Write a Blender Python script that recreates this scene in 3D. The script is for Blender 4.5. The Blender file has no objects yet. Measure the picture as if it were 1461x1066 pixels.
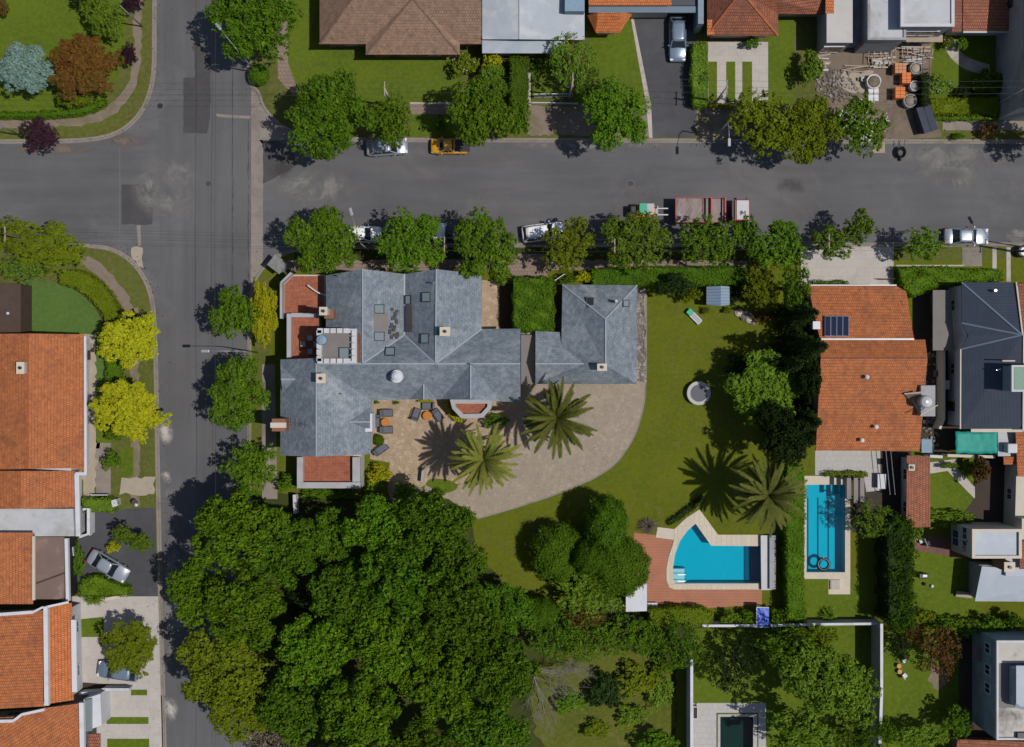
import bpy, bmesh, math, random
import numpy as np
from mathutils import Vector, Matrix
from mathutils.geometry import tessellate_polygon
R=math.radians; PI=math.pi
sc=bpy.context.scene; COL=sc.collection
# ---------------------------------------------------------------- camera, sky, sun, exposure
CH=130.0; S=14.0; CX=730.5; CY=533.0
cam=bpy.data.cameras.new('camera'); camo=bpy.data.objects.new('camera',cam); COL.objects.link(camo)
camo.location=(0,0,CH); cam.sensor_width=36; cam.lens=36*CH/(1461/S); cam.clip_start=1; cam.clip_end=6000
sc.camera=camo
EL=math.atan(1/0.48); SD=Vector((math.cos(EL)*0.986,-math.cos(EL)*0.168,math.sin(EL)))
w=bpy.data.worlds.new('World'); sc.world=w; w.use_nodes=True
nt=w.node_tree; nt.nodes.clear()
sky=nt.nodes.new('ShaderNodeTexSky'); sky.sky_type='NISHITA'; sky.sun_disc=False
sky.sun_elevation=EL; sky.sun_rotation=math.atan2(SD.x,SD.y)
bg=nt.nodes.new('ShaderNodeBackground'); bg.inputs[1].default_value=0.075
wo=nt.nodes.new('ShaderNodeOutputWorld'); nt.links.new(sky.outputs[0],bg.inputs[0]); nt.links.new(bg.outputs[0],wo.inputs[0])
sl=bpy.data.lights.new('sun','SUN'); sl.energy=3.6; sl.angle=R(0.5); sl.color=(1,0.955,0.89)
so=bpy.data.objects.new('sun',sl); COL.objects.link(so); so.rotation_euler=SD.to_track_quat('Z','Y').to_euler(); so.location=(0,0,60)
sc.view_settings.view_transform='Standard'; sc.view_settings.look='None'; sc.view_settings.exposure=0.0; sc.view_settings.gamma=1
sc.render.engine='CYCLES'
# ---------------------------------------------------------------- helpers
def P(px,py,h=0.0):
    k=(1-h/CH)/S
    return Vector(((px-CX)*k,-(py-CY)*k,h))
def PL(pts,h=0.0): return [P(a,b,h) for a,b in pts]
def wl(o):
    v=Vector((0,0,0))
    while o is not None: v=v+o.location; o=o.parent
    return v
def tag(o,label=None,cat=None,group=None,kind=None):
    if label: o['label']=label
    if cat: o['category']=cat
    if group: o['group']=group
    if kind: o['kind']=kind
    return o
def thing(name,label,cat,loc=(0,0,0),group=None,rz=0):
    o=bpy.data.objects.new(name,None); COL.objects.link(o); o.location=loc; o.rotation_euler=(0,0,rz)
    o.empty_display_size=0.3
    return tag(o,label,cat,group)
def link_mesh(name,me,mat,parent=None):
    o=bpy.data.objects.new(name,me); COL.objects.link(o)
    if mat is not None:
        if not me.materials: me.materials.append(mat)
        o.material_slots[0].link='OBJECT'; o.material_slots[0].material=mat
    if parent is not None: o.parent=parent
    return o
class MB:
    def __init__(s): s.v=[]; s.f=[]; s.uv=None
    def add(s,vs,fs):
        n=len(s.v); s.v+= [Vector(v) for v in vs]; s.f+=[[n+i for i in f] for f in fs]; return s
    def box(s,c,d,rz=0,rx=0,ry=0):
        M=Matrix.Rotation(rz,3,'Z')@Matrix.Rotation(ry,3,'Y')@Matrix.Rotation(rx,3,'X'); c=Vector(c)
        vs=[c+M@Vector((x*d[0]/2,y*d[1]/2,z*d[2]/2)) for x in(-1,1) for y in(-1,1) for z in(-1,1)]
        return s.add(vs,[(0,1,3,2),(4,6,7,5),(0,4,5,1),(2,3,7,6),(0,2,6,4),(1,5,7,3)])
    def seg(s,a,b,wd,ht):       # box beam from a to b
        a=Vector(a); b=Vector(b); d=b-a; L=d.length
        if L<1e-6: return s
        x=d/L; up=Vector((0,0,1)) if abs(x.z)<0.95 else Vector((0,1,0))
        y=up.cross(x).normalized(); z=x.cross(y)
        vs=[p+y*(i*wd/2)+z*(j*ht/2) for p in(a,b) for i in(-1,1) for j in(-1,1)]
        return s.add(vs,[(0,1,3,2),(4,6,7,5),(0,4,5,1),(2,3,7,6),(0,2,6,4),(1,5,7,3)])
    def tube(s,a,b,r1,r2,n=8,caps=True):
        a=Vector(a); b=Vector(b); x=(b-a)
        if x.length<1e-6: return s
        x.normalize(); up=Vector((0,0,1)) if abs(x.z)<0.95 else Vector((0,1,0))
        y=up.cross(x).normalized(); z=x.cross(y)
        vs=[a+(y*math.cos(t)+z*math.sin(t))*r1 for t in [2*PI*i/n for i in range(n)]]+[b+(y*math.cos(t)+z*math.sin(t))*r2 for t in [2*PI*i/n for i in range(n)]]
        fs=[(i,(i+1)%n,n+(i+1)%n,n+i) for i in range(n)]
        if caps: fs+=[tuple(range(n))[::-1],tuple(range(n,2*n))]
        return s.add(vs,fs)
    def path(s,pts,r,n=6):
        if not isinstance(r,(list,tuple)): r=[r]*len(pts)
        for i in range(len(pts)-1): s.tube(pts[i],pts[i+1],r[i],r[i+1],n)
        return s
    def lathe(s,c,prof,n=20,sx=1,sy=1):
        c=Vector(c); vs=[];fs=[]
        for r,z in prof:
            for i in range(n):
                t=2*PI*i/n; vs.append(c+Vector((r*sx*math.cos(t),r*sy*math.sin(t),z)))
        for k in range(len(prof)-1):
            for i in range(n): fs.append((k*n+i,k*n+(i+1)%n,(k+1)*n+(i+1)%n,(k+1)*n+i))
        fs.append(tuple(range(n))[::-1]); fs.append(tuple(range((len(prof)-1)*n,len(prof)*n)))
        return s.add(vs,fs)
    def prism(s,pts,z0,z1,holes=(),bottom=False):   # pts world xy
        loops=[[Vector((p[0],p[1],0)) for p in pts]]+[[Vector((p[0],p[1],0)) for p in h] for h in holes]
        flat=[p for l in loops for p in l]; tris=tessellate_polygon(loops)
        def ccw(t):
            a,b,c=[flat[i] for i in t]
            return t if (b-a).cross(c-a).z>0 else (t[0],t[2],t[1])
        tris=[ccw(t) for t in tris]
        s.add([Vector((p.x,p.y,z1)) for p in flat],tris)
        if z0 is not None:
            for li,l in enumerate(loops):
                A=sum(l[i].x*l[(i+1)%len(l)].y-l[(i+1)%len(l)].x*l[i].y for i in range(len(l)))
                if (A<0)==(li==0): l=l[::-1]
                n=len(l); s.add([Vector((p.x,p.y,z1)) for p in l]+[Vector((p.x,p.y,z0)) for p in l],[(i,n+i,n+(i+1)%n,(i+1)%n) for i in range(n)])
            if bottom: s.add([Vector((p.x,p.y,z0)) for p in flat],[t[::-1] for t in tris])
        return s
    def build(s,name,mat,parent=None,world=True,smooth=False,bevel=0,uvf=False):
        off=wl(parent) if (world and parent is not None) else Vector((0,0,0))
        me=bpy.data.meshes.new(name); me.from_pydata([tuple(v-off) for v in s.v],[],s.f)
        if uvf:
            uvl=me.uv_layers.new(name='UVMap')
            for p in me.polygons:
                n=p.normal; u=Vector((-n.y,n.x,0))
                if u.length<1e-3: u=Vector((1,0,0))
                u.normalize(); d=n.cross(u)
                for li in p.loop_indices:
                    co=me.vertices[me.loops[li].vertex_index].co; uvl.data[li].uv=(co.dot(u),co.dot(d))
        if smooth: me.polygons.foreach_set('use_smooth',[True]*len(me.polygons))
        me.update()
        o=link_mesh(name,me,mat,parent)
        if bevel:
            b=o.modifiers.new('bevel','BEVEL'); b.width=bevel; b.segments=2; b.limit_method='ANGLE'
        return o
def struct(name,mb,mat,**k):
    return tag(mb.build(name,mat,**k),kind='structure')
def arc(cx,cy,rx,ry,a0,a1,n):
    return [(cx+rx*math.cos(R(a0+(a1-a0)*i/n)),cy+ry*math.sin(R(a0+(a1-a0)*i/n))) for i in range(n+1)]
def smoothpoly(pts,it=2):
    for _ in range(it):
        q=[]
        for i in range(len(pts)-1):
            a=pts[i];b=pts[i+1]; q+=[(a[0]*.75+b[0]*.25,a[1]*.75+b[1]*.25),(a[0]*.25+b[0]*.75,a[1]*.25+b[1]*.75)]
        pts=[pts[0]]+q+[pts[-1]]
    return pts
def inset(pts,d):  # world xy polygon inset
    pts=[Vector((p[0],p[1])) for p in pts]; n=len(pts)
    A=sum(pts[i].x*pts[(i+1)%n].y-pts[(i+1)%n].x*pts[i].y for i in range(n)); sg=1 if A>0 else -1
    out=[]
    for i in range(n):
        a,b,c=pts[i-1],pts[i],pts[(i+1)%n]; e1=(b-a).normalized(); e2=(c-b).normalized()
        n1=Vector((-e1.y,e1.x))*sg; n2=Vector((-e2.y,e2.x))*sg; m=n1+n2
        k=d*2/max(m.length_squared,0.3); out.append(b+m*k)
    return out
# ---------------------------------------------------------------- materials
def NT(name):
    m=bpy.data.materials.new(name); m.use_nodes=True; nt=m.node_tree
    return m,nt,nt.nodes['Principled BSDF']
def nn(nt,t,ins=None,**k):
    n=nt.nodes.new(t)
    for a,b in k.items(): setattr(n,a,b)
    if ins:
        for a,b in ins.items():
            if isinstance(b,bpy.types.NodeSocket): nt.links.new(b,n.inputs[a])
            else: n.inputs[a].default_value=b
    return n
def rgba(c): return (c[0],c[1],c[2],1)
def noise(nt,vec,scale,detail=4,rough=.55,dist=0):
    return nn(nt,'ShaderNodeTexNoise',{'Vector':vec,'Scale':scale,'Detail':detail,'Roughness':rough,'Distortion':dist}).outputs['Fac']
def ramp(nt,fac,a,b,ca=(0,0,0),cb=(1,1,1)):
    r=nn(nt,'ShaderNodeValToRGB',{'Fac':fac}); e=r.color_ramp.elements
    e[0].position=a;e[1].position=b;e[0].color=rgba(ca);e[1].color=rgba(cb); return r.outputs[0]
def mix(nt,f,a,b,mode='MIX'):
    n=nn(nt,'ShaderNodeMix',data_type='RGBA',blend_type=mode)
    for i,v in ((0,f),(6,a),(7,b)):
        if isinstance(v,bpy.types.NodeSocket): nt.links.new(v,n.inputs[i])
        else: n.inputs[i].default_value=v if i==0 else rgba(v)
    return n.outputs[2]
def coords(nt,kind='Object',scale=None,rot=None):
    v=nn(nt,'ShaderNodeTexCoord').outputs[kind]
    if scale or rot:
        v=nn(nt,'ShaderNodeMapping',{'Vector':v,'Scale':scale or (1,1,1),'Rotation':rot or (0,0,0)}).outputs[0]
    return v
def bump(nt,b,h,strength=.4,dist=.02):
    n=nn(nt,'ShaderNodeBump',{'Height':h,'Strength':strength,'Distance':dist}); nt.links.new(n.outputs[0],b.inputs['Normal'])
M={}
def plain(name,c,c2=None,scale=1.5,rough=.8,metal=0,fine=12,spec=.3,bp=.15,stain=None):
    m,nt,b=NT(name); v=coords(nt); c2=c2 or tuple(x*.78 for x in c)
    f=noise(nt,v,scale,5); g=noise(nt,v,fine,4,.7)
    col=mix(nt,ramp(nt,f,.32,.68),c,c2); col=mix(nt,.35,col,mix(nt,g,tuple(x*.6 for x in c),tuple(min(1,x*1.35) for x in c)))
    if stain is not None:
        s=noise(nt,coords(nt,scale=(1,1,1)),.45,6,.65,.6); col=mix(nt,ramp(nt,s,.5,.68),col,stain)
    nt.links.new(col,b.inputs['Base Color']); b.inputs['Roughness'].default_value=rough; b.inputs['Metallic'].default_value=metal
    b.inputs['Specular IOR Level'].default_value=spec
    if bp: bump(nt,b,g,bp,.02)
    M[name]=m; return m
def tiles(name,c1,c2,mortar,bw,rh,stain,stain_amt=(.5,.75),rough=.75,msize=.03,bstr=.7,off=.5,spec=.3):
    m,nt,b=NT(name); uv=coords(nt,'UV'); ob=coords(nt)
    br=nn(nt,'ShaderNodeTexBrick',{'Vector':uv,'Color1':rgba(c1),'Color2':rgba(c2),'Mortar':rgba(mortar),'Scale':1.0,'Mortar Size':msize,'Mortar Smooth':.3,'Brick Width':bw,'Row Height':rh},offset=off)
    col=br.outputs['Color']
    s=noise(nt,ob,.35,6,.65,.8); col=mix(nt,ramp(nt,s,*stain_amt),col,stain,'MIX')
    ms=noise(nt,ob,1.3,8,.75,.3); col=mix(nt,ramp(nt,ms,.57,.72),col,tuple(x*.5 for x in stain)); s2=noise(nt,ob,2.2,5,.7); col=mix(nt,.8,col,mix(nt,ramp(nt,s2,.3,.7),(.6,.6,.6),(1.3,1.25,1.2)),'MULTIPLY')
    nt.links.new(col,b.inputs['Base Color']); b.inputs['Roughness'].default_value=rough; b.inputs['Specular IOR Level'].default_value=spec
    sepz=nn(nt,'ShaderNodeSeparateXYZ',{0:uv}).outputs
    saw=nn(nt,'ShaderNodeMath',{0:nn(nt,'ShaderNodeMath',{0:sepz[1],1:rh},operation='DIVIDE').outputs[0]},operation='FRACT').outputs[0]
    hh=nn(nt,'ShaderNodeMath',{0:saw,1:br.outputs['Fac']},operation='SUBTRACT').outputs[0]
    bump(nt,b,hh,bstr,.04); M[name]=m; return m
def seam(name,c,stain,step=.45,rough=.5,metal=.2,axis=0):
    m,nt,b=NT(name); uv=coords(nt,'UV'); ob=coords(nt)
    x=nn(nt,'ShaderNodeSeparateXYZ',{0:uv}).outputs[axis]
    fr=nn(nt,'ShaderNodeMath',{0:nn(nt,'ShaderNodeMath',{0:x,1:step},operation='DIVIDE').outputs[0]},operation='FRACT').outputs[0]
    ln=nn(nt,'ShaderNodeMath',{0:fr,1:.12},operation='LESS_THAN').outputs[0]
    s=noise(nt,ob,.6,6,.7,.4); col=mix(nt,ramp(nt,s,.4,.72),c,stain); col=mix(nt,ln,col,mix(nt,.5,col,(0.03,0.035,.04)))
    nt.links.new(col,b.inputs['Base Color']); b.inputs['Roughness'].default_value=rough; b.inputs['Metallic'].default_value=metal
    bump(nt,b,ln,.6,.03); M[name]=m
def leafmat(name,c1,c2,c3,tr=.28):
    m,nt,b=NT(name); isl=nn(nt,'ShaderNodeNewGeometry').outputs['Random Per Island']; ob=coords(nt)
    oi=nn(nt,'ShaderNodeObjectInfo').outputs['Random']
    f=noise(nt,ob,.55,3); col=mix(nt,ramp(nt,f,.38,.64),c1,c2); col=mix(nt,ramp(nt,isl,.35,1.0),col,c3)
    hs=nn(nt,'ShaderNodeHueSaturation',{'Hue':nn(nt,'ShaderNodeMapRange',{0:oi,3:.487,4:.506}).outputs[0],'Saturation':1.0,'Value':nn(nt,'ShaderNodeMapRange',{0:oi,3:.86,4:1.16}).outputs[0],'Color':col}).outputs[0]
    nt.links.new(hs,b.inputs['Base Color']); b.inputs['Roughness'].default_value=.65; b.inputs['Specular IOR Level'].default_value=.06
    t=nn(nt,'ShaderNodeBsdfTranslucent',{'Color':hs}); mx=nn(nt,'ShaderNodeMixShader',{0:tr,1:b.outputs[0],2:t.outputs[0]})
    nt.links.new(mx.outputs[0],nt.nodes['Material Output'].inputs[0]); M[name]=m
def grass(name,c1,c2,c3,sc1=.25,dry=None):
    m,nt,b=NT(name); v=coords(nt)
    f=noise(nt,v,sc1,5,.6); g=noise(nt,v,2.3,5,.7); h=noise(nt,v,14,3,.8)
    col=mix(nt,ramp(nt,f,.35,.65),c1,c2); col=mix(nt,ramp(nt,g,.42,.7),col,c3); 
    col=mix(nt,.6,col,mix(nt,ramp(nt,h,.3,.7),(.55,.55,.5),(1.5,1.45,1.3)),'MULTIPLY')
    if dry: col=mix(nt,ramp(nt,noise(nt,v,.5,8,.75,.5),.54,.74),col,dry)
    nt.links.new(col,b.inputs['Base Color']); b.inputs['Roughness'].default_value=.95; b.inputs['Specular IOR Level'].default_value=.1
    bump(nt,b,h,.8,.05); M[name]=m
def asphalt(name,c,c2,streak=(1,1,1),light=None,lsc=.12,rng=(.55,.75)):
    m,nt,b=NT(name); v=coords(nt); sv=coords(nt,scale=streak)
    f=noise(nt,v,.09,5,.55); g=noise(nt,sv,.9,5,.6); h=noise(nt,v,22,3,.8)
    col=mix(nt,ramp(nt,f,.35,.65),c,c2); col=mix(nt,.5,col,mix(nt,ramp(nt,g,.3,.7),(.8,.8,.8),(1.2,1.2,1.2)),'MULTIPLY')
    col=mix(nt,.35,col,mix(nt,h,(.4,.4,.4),(1.6,1.6,1.6)),'MULTIPLY')
    if light: col=mix(nt,nn(nt,'ShaderNodeMath',{0:ramp(nt,noise(nt,v,lsc,7,.68,.6),*rng),1:.6},operation='MULTIPLY').outputs[0],col,light)
    vo=nn(nt,'ShaderNodeTexVoronoi',{'Vector':nn(nt,'ShaderNodeVectorMath',{0:v,1:nn(nt,'ShaderNodeTexNoise',{'Vector':v,'Scale':.6}).outputs['Color']},operation='ADD').outputs[0],'Scale':.11},feature='DISTANCE_TO_EDGE').outputs[0]
    col=mix(nt,ramp(nt,vo,.0,.003,(.16,.16,.16),(0,0,0)),col,(.035,.035,.035))
    nt.links.new(col,b.inputs['Base Color']); b.inputs['Roughness'].default_value=.9; b.inputs['Specular IOR Level'].default_value=.2
    bump(nt,b,h,.3,.01); M[name]=m
def paving(name,cs,sc_,joint,jw=.03,rough=.85,rand=1):
    m,nt,b=NT(name); v=coords(nt); vo=nn(nt,'ShaderNodeTexVoronoi',{'Vector':v,'Scale':sc_,'Randomness':rand})
    ed=nn(nt,'ShaderNodeTexVoronoi',{'Vector':v,'Scale':sc_,'Randomness':rand},feature='DISTANCE_TO_EDGE').outputs[0]
    x=nn(nt,'ShaderNodeSeparateXYZ',{0:vo.outputs['Color']}).outputs
    col=mix(nt,x[0],cs[0],cs[1]); col=mix(nt,ramp(nt,x[1],.5,.9),col,cs[2]); col=mix(nt,ramp(nt,noise(nt,v,.4,6,.7),.4,.7),col,mix(nt,.5,col,cs[3]))
    col=mix(nt,.5,col,mix(nt,noise(nt,v,7,4,.7),(.5,.5,.5),(1.5,1.5,1.5)),'MULTIPLY')
    col=mix(nt,ramp(nt,ed,jw*.4,jw,(1,1,1),(0,0,0)),col,joint)
    nt.links.new(col,b.inputs['Base Color']); b.inputs['Roughness'].default_value=rough; bump(nt,b,ed,.2,.01); M[name]=m
def slabs(name,c1,c2,joint,bw,rh,stain,msize=.02,rng=(.5,.75),rot=0):
    m,nt,b=NT(name); v=coords(nt,rot=(0,0,rot))
    br=nn(nt,'ShaderNodeTexBrick',{'Vector':v,'Color1':rgba(c1),'Color2':rgba(c2),'Mortar':rgba(joint),'Scale':1.0,'Mortar Size':msize,'Mortar Smooth':.2,'Brick Width':bw,'Row Height':rh})
    col=mix(nt,ramp(nt,noise(nt,v,.5,6,.7,.5),*rng),br.outputs[0],stain); col=mix(nt,.5,col,mix(nt,noise(nt,v,5,5,.7),(.6,.6,.6),(1.4,1.4,1.4)),'MULTIPLY')
    nt.links.new(col,b.inputs['Base Color']); b.inputs['Roughness'].default_value=.8; b.inputs['Specular IOR Level'].default_value=.25; M[name]=m
def gloss(name,c,rough=.25,metal=0,coat=0,spec=.5):
    m,nt,b=NT(name); v=coords(nt); f=noise(nt,v,2.5,4)
    nt.links.new(mix(nt,f,tuple(x*.88 for x in c),tuple(min(1,x*1.1) for x in c)),b.inputs['Base Color'])
    b.inputs['Roughness'].default_value=rough; b.inputs['Metallic'].default_value=metal; b.inputs['Coat Weight'].default_value=coat; b.inputs['Specular IOR Level'].default_value=spec; M[name]=m

asphalt('asphalt',(.086,.085,.090),(.110,.108,.112),(.12,1,1),light=(.17,.16,.155),rng=(.52,.8))
asphalt('asphalt_ns',(.084,.083,.088),(.108,.106,.110),(1,.06,1),light=(.16,.155,.15),rng=(.55,.8))
asphalt('asphalt_dark',(.055,.053,.055),(.066,.063,.064))
asphalt('asphalt_drive',(.050,.052,.058),(.07,.07,.078),light=(.11,.11,.12))
plain('concrete',(.40,.37,.33),(.32,.29,.26),.8,stain=(.24,.21,.18))
plain('concrete_gutter',(.225,.195,.17),(.18,.155,.135),.9,stain=(.15,.13,.11))
plain('concrete_white',(.44,.42,.40),(.37,.355,.34),.6,stain=(.40,.37,.34))
plain('white_paint',(.52,.53,.56),(.46,.47,.51),.8,stain=(.40,.40,.42))
plain('parapet_grey',(.34,.34,.36),(.29,.29,.31),.8,stain=(.24,.24,.24))
plain('ridge_slate',(.26,.29,.33),(.22,.25,.28),2)
plain('wall_white',(.48,.48,.50),(.41,.41,.43),.7,stain=(.4,.4,.4))
plain('wall_cream',(.46,.43,.36),(.40,.37,.31),.7)
plain('wall_grey',(.30,.30,.31),(.24,.24,.26),.7,stain=(.2,.19,.18))
plain('wall_blue',(.20,.26,.30),(.16,.21,.25),.7,stain=(.12,.15,.17))
plain('wall_brick',(.22,.10,.06),(.17,.08,.05),1.2)
plain('wood_dark',(.07,.045,.035),(.05,.03,.025),1.5)
plain('wood_light',(.34,.27,.21),(.24,.19,.15),2)
plain('stone_light',(.50,.44,.36),(.42,.37,.31),1.2)
plain('dirt',(.17,.13,.095),(.12,.09,.065),.8,stain=(.08,.06,.045))
plain('dirt_path',(.20,.155,.125),(.15,.115,.09),1.1,stain=(.12,.11,.05))
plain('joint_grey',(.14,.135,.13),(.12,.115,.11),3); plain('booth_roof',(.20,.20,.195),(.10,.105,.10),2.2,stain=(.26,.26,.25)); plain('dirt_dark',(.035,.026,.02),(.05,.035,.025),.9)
plain('sand',(.33,.28,.22),(.26,.22,.17),1.1)
plain('membrane',(.17,.155,.145),(.14,.13,.12),1.0)
plain('roof_concrete',(.42,.43,.45),(.35,.36,.38),.5,stain=(.30,.29,.28))
plain('roof_stained',(.44,.41,.38),(.34,.32,.30),.5,stain=(.12,.10,.09))
plain('roof_brown_flat',(.17,.115,.10),(.13,.09,.08),.6,stain=(.25,.17,.15))
tiles('tile_orange',(.43,.15,.054),(.36,.12,.044),(.29,.095,.035),.21,.30,(.24,.085,.04),(.50,.72),msize=.035)
tiles('tile_bright',(.54,.175,.055),(.46,.145,.045),(.30,.09,.03),.21,.30,(.36,.13,.05),(.55,.8),msize=.035)
tiles('tile_old',(.34,.125,.065),(.28,.10,.055),(.14,.05,.03),.22,.31,(.17,.07,.048),(.42,.68),msize=.035)
tiles('tile_brown',(.27,.175,.125),(.235,.15,.105),(.15,.093,.066),.26,.28,(.20,.13,.095),(.48,.72),msize=.022,bstr=.4)
tiles('slate',(.185,.218,.258),(.14,.168,.205),(.095,.115,.14),.42,.26,(.26,.29,.32),(.5,.72),msize=.012,rough=.7,bstr=.35)
tiles('terrace_red',(.29,.10,.055),(.26,.088,.048),(.2,.055,.03),.3,.3,(.27,.085,.05),(.5,.75),msize=.012,bstr=.15,off=0)
tiles('brick_floor',(.30,.12,.08),(.22,.085,.06),(.12,.06,.05),.5,.3,(.18,.08,.06),(.5,.75),msize=.02)
plain('metal_grey',(.34,.37,.41),(.28,.31,.35),.5,.5,stain=(.42,.43,.44))
plain('metal_light',(.30,.34,.40),(.26,.30,.355),.5,.5,stain=(.35,.38,.42))
seam('metal_navy',(.026,.036,.058),(.036,.047,.07),.33,rough=.5,metal=.1,axis=1)
seam('metal_shed',(.17,.24,.33),(.20,.27,.36),.3)
seam('deck',(.34,.115,.05),(.27,.09,.04),.16,rough=.6,metal=0,axis=1)
seam('deck_grey',(.34,.29,.26),(.24,.20,.18),.2,rough=.7,metal=0,axis=1)
slabs('drive_slabs',(.40,.37,.34),(.37,.34,.315),(.31,.285,.26),.9,.9,(.31,.285,.26),msize=.012)
slabs('deck_pale',(.38,.365,.355),(.355,.34,.33),(.29,.28,.27),.6,.6,(.32,.31,.3))
slabs('side_walk',(.23,.165,.135),(.20,.145,.12),(.12,.09,.075),.4,.4,(.15,.115,.095))
slabs('coping',(.50,.44,.35),(.46,.40,.32),(.36,.31,.25),.5,3,(.42,.37,.30))
paving('flag_tan',((.33,.245,.16),(.29,.21,.14),(.39,.30,.205),(.20,.15,.105)),2.6,(.235,.17,.125),.03)
paving('flag_grey',((.285,.23,.175),(.25,.205,.16),(.31,.255,.195),(.19,.16,.125)),3.0,(.215,.18,.145),.03)
paving('rubble',((.22,.19,.165),(.12,.10,.085),(.30,.27,.24),(.09,.075,.065)),3,(.05,.04,.035),.08)
grass('lawn_main',(.098,.120,.009),(.068,.094,.008),(.118,.122,.012),dry=(.135,.125,.03))
grass('lawn_green',(.085,.125,.011),(.062,.10,.010),(.108,.142,.016))
grass('lawn_cool',(.075,.135,.03),(.062,.112,.026),(.09,.145,.04))
grass('verge',(.090,.105,.022),(.065,.082,.018),(.12,.12,.035),dry=(.15,.125,.06))
grass('lawn_dry',(.085,.10,.014),(.06,.08,.012),(.115,.115,.025),dry=(.15,.13,.055))
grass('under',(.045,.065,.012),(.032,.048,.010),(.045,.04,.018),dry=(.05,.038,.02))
leafmat('leaf_green',(0.064,0.145,0.007),(0.087,0.176,0.010),(0.135,0.220,0.015))
leafmat('leaf_deep',(0.047,0.116,0.006),(0.070,0.153,0.008),(0.110,0.184,0.013))
leafmat('leaf_wood',(0.060,0.154,0.007),(0.091,0.188,0.007),(0.147,0.229,0.014))
leafmat('leaf_olive',(0.120,0.168,0.007),(0.108,0.138,0.007),(0.160,0.193,0.013))
leafmat('leaf_light',(0.107,0.190,0.013),(0.079,0.158,0.011),(0.168,0.249,0.029))
leafmat('leaf_yellow',(.36,.39,.013),(.29,.34,.013),(.48,.47,.02))
leafmat('leaf_gold',(0.352,0.357,0.010),(0.240,0.289,0.011),(0.440,0.425,0.017))
leafmat('leaf_rust',(0.163,0.082,0.015),(0.102,0.090,0.013),(0.218,0.117,0.025))
leafmat('leaf_redbrown',(0.125,0.067,0.019),(0.086,0.065,0.013),(0.182,0.108,0.032))
leafmat('leaf_purple',(0.034,0.013,0.021),(0.023,0.010,0.017),(0.058,0.023,0.034),.1)
leafmat('leaf_spruce',(0.145,0.230,0.194),(0.102,0.180,0.149),(0.196,0.288,0.248),.15)
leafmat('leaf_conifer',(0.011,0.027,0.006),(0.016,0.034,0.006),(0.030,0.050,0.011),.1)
leafmat('leaf_hedge',(0.061,0.129,0.007),(0.051,0.107,0.006),(0.095,0.163,0.011))
leafmat('leaf_palm',(0.086,0.095,0.016),(0.058,0.075,0.012),(0.121,0.125,0.027),.2)
leafmat('leaf_palm_dark',(0.081,0.095,0.018),(0.062,0.081,0.014),(0.133,0.128,0.030),.15)
leafmat('leaf_palm_pale',(0.148,0.155,0.027),(0.112,0.134,0.022),(0.210,0.204,0.043),.2)
leafmat('leaf_dry',(0.128,0.104,0.080),(0.104,0.080,0.064),(0.192,0.160,0.128),.1)
leafmat('blossom_white',(0.600,0.600,0.500),(0.550,0.600,0.500),(0.750,0.750,0.700))
leafmat('blossom_red',(0.350,0.050,0.030),(0.280,0.040,0.020),(0.400,0.080,0.040))
plain('bark',(.10,.08,.062),(.07,.055,.045),3)
plain('bark_grey',(.20,.18,.16),(.15,.135,.12),3)
gloss('paint_silver',(.27,.30,.35),.32,.3,.5); gloss('paint_white',(.74,.75,.76),.25,0,.7); gloss('paint_bluegrey',(.16,.21,.28),.28,.3,.6)
gloss('paint_yellow',(.55,.27,.015),.3,0,.5); gloss('paint_dark',(.03,.033,.04),.25,.2,.7); gloss('paint_red',(.36,.02,.022),.4,0,.2)
gloss('paint_green',(.01,.30,.17),.45); gloss('paint_orange',(.62,.17,.02),.45); gloss('paint_grey',(.32,.33,.35),.4,.1)
gloss('glass_dark',(.012,.016,.02),.08,0,0,.8); gloss('glass_win',(.05,.07,.085),.1,0,0,.9); gloss('glass_sky',(.16,.20,.21),.15,0,0,.8)
gloss('tyre',(.018,.018,.018),.8); gloss('chrome',(.55,.56,.58),.25,.8); gloss('lamp_red',(.35,.01,.01),.3); gloss('lamp_clear',(.7,.7,.7),.15)
gloss('metal_pole',(.27,.27,.28),.45,.3); gloss('metal_black',(.02,.02,.022),.5,.2); gloss('solar',(.012,.016,.04),.15,0,.5)
gloss('plastic_blue',(.02,.07,.42),.5); gloss('plastic_black',(.015,.015,.018),.4); gloss('wire',(.035,.035,.035),.6)
gloss('pad_pale',(.40,.385,.36),.7,0,0,.2); plain('green_sheet',(.12,.22,.15),(.10,.18,.13),1.5,.5); plain('tarp_green',(.012,.26,.21),(.01,.21,.17),1.5,.6); plain('cushion',(.105,.115,.145),(.075,.085,.11),3); plain('table_orange',(.42,.16,.035),(.34,.12,.03),3)
plain('truck_load',(.24,.195,.185),(.19,.155,.15),1.2,stain=(.30,.28,.29)); plain('brick_orange',(.62,.19,.06),(.50,.14,.045),4); plain('brick_pallet',(.50,.24,.12),(.40,.18,.09),3); plain('sack_white',(.60,.59,.62),(.42,.41,.43),2.5)
plain('tank_blue',(.20,.28,.36),(.16,.23,.31),2); gloss('trampoline_mat',(.12,.12,.14),.9,0,0,.1); plain('dumpster',(.045,.052,.075),(.035,.04,.058),2)
plain('pool_tile',(.095,.48,.55),(.075,.43,.50),1.0,.5,bp=0); plain('pool_lane',(.02,.12,.2)); plain('pool_dark',(.03,.06,.06),(.025,.05,.05),.6,bp=0); plain('pool_step',(.22,.48,.55),(.18,.43,.50),1)
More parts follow.
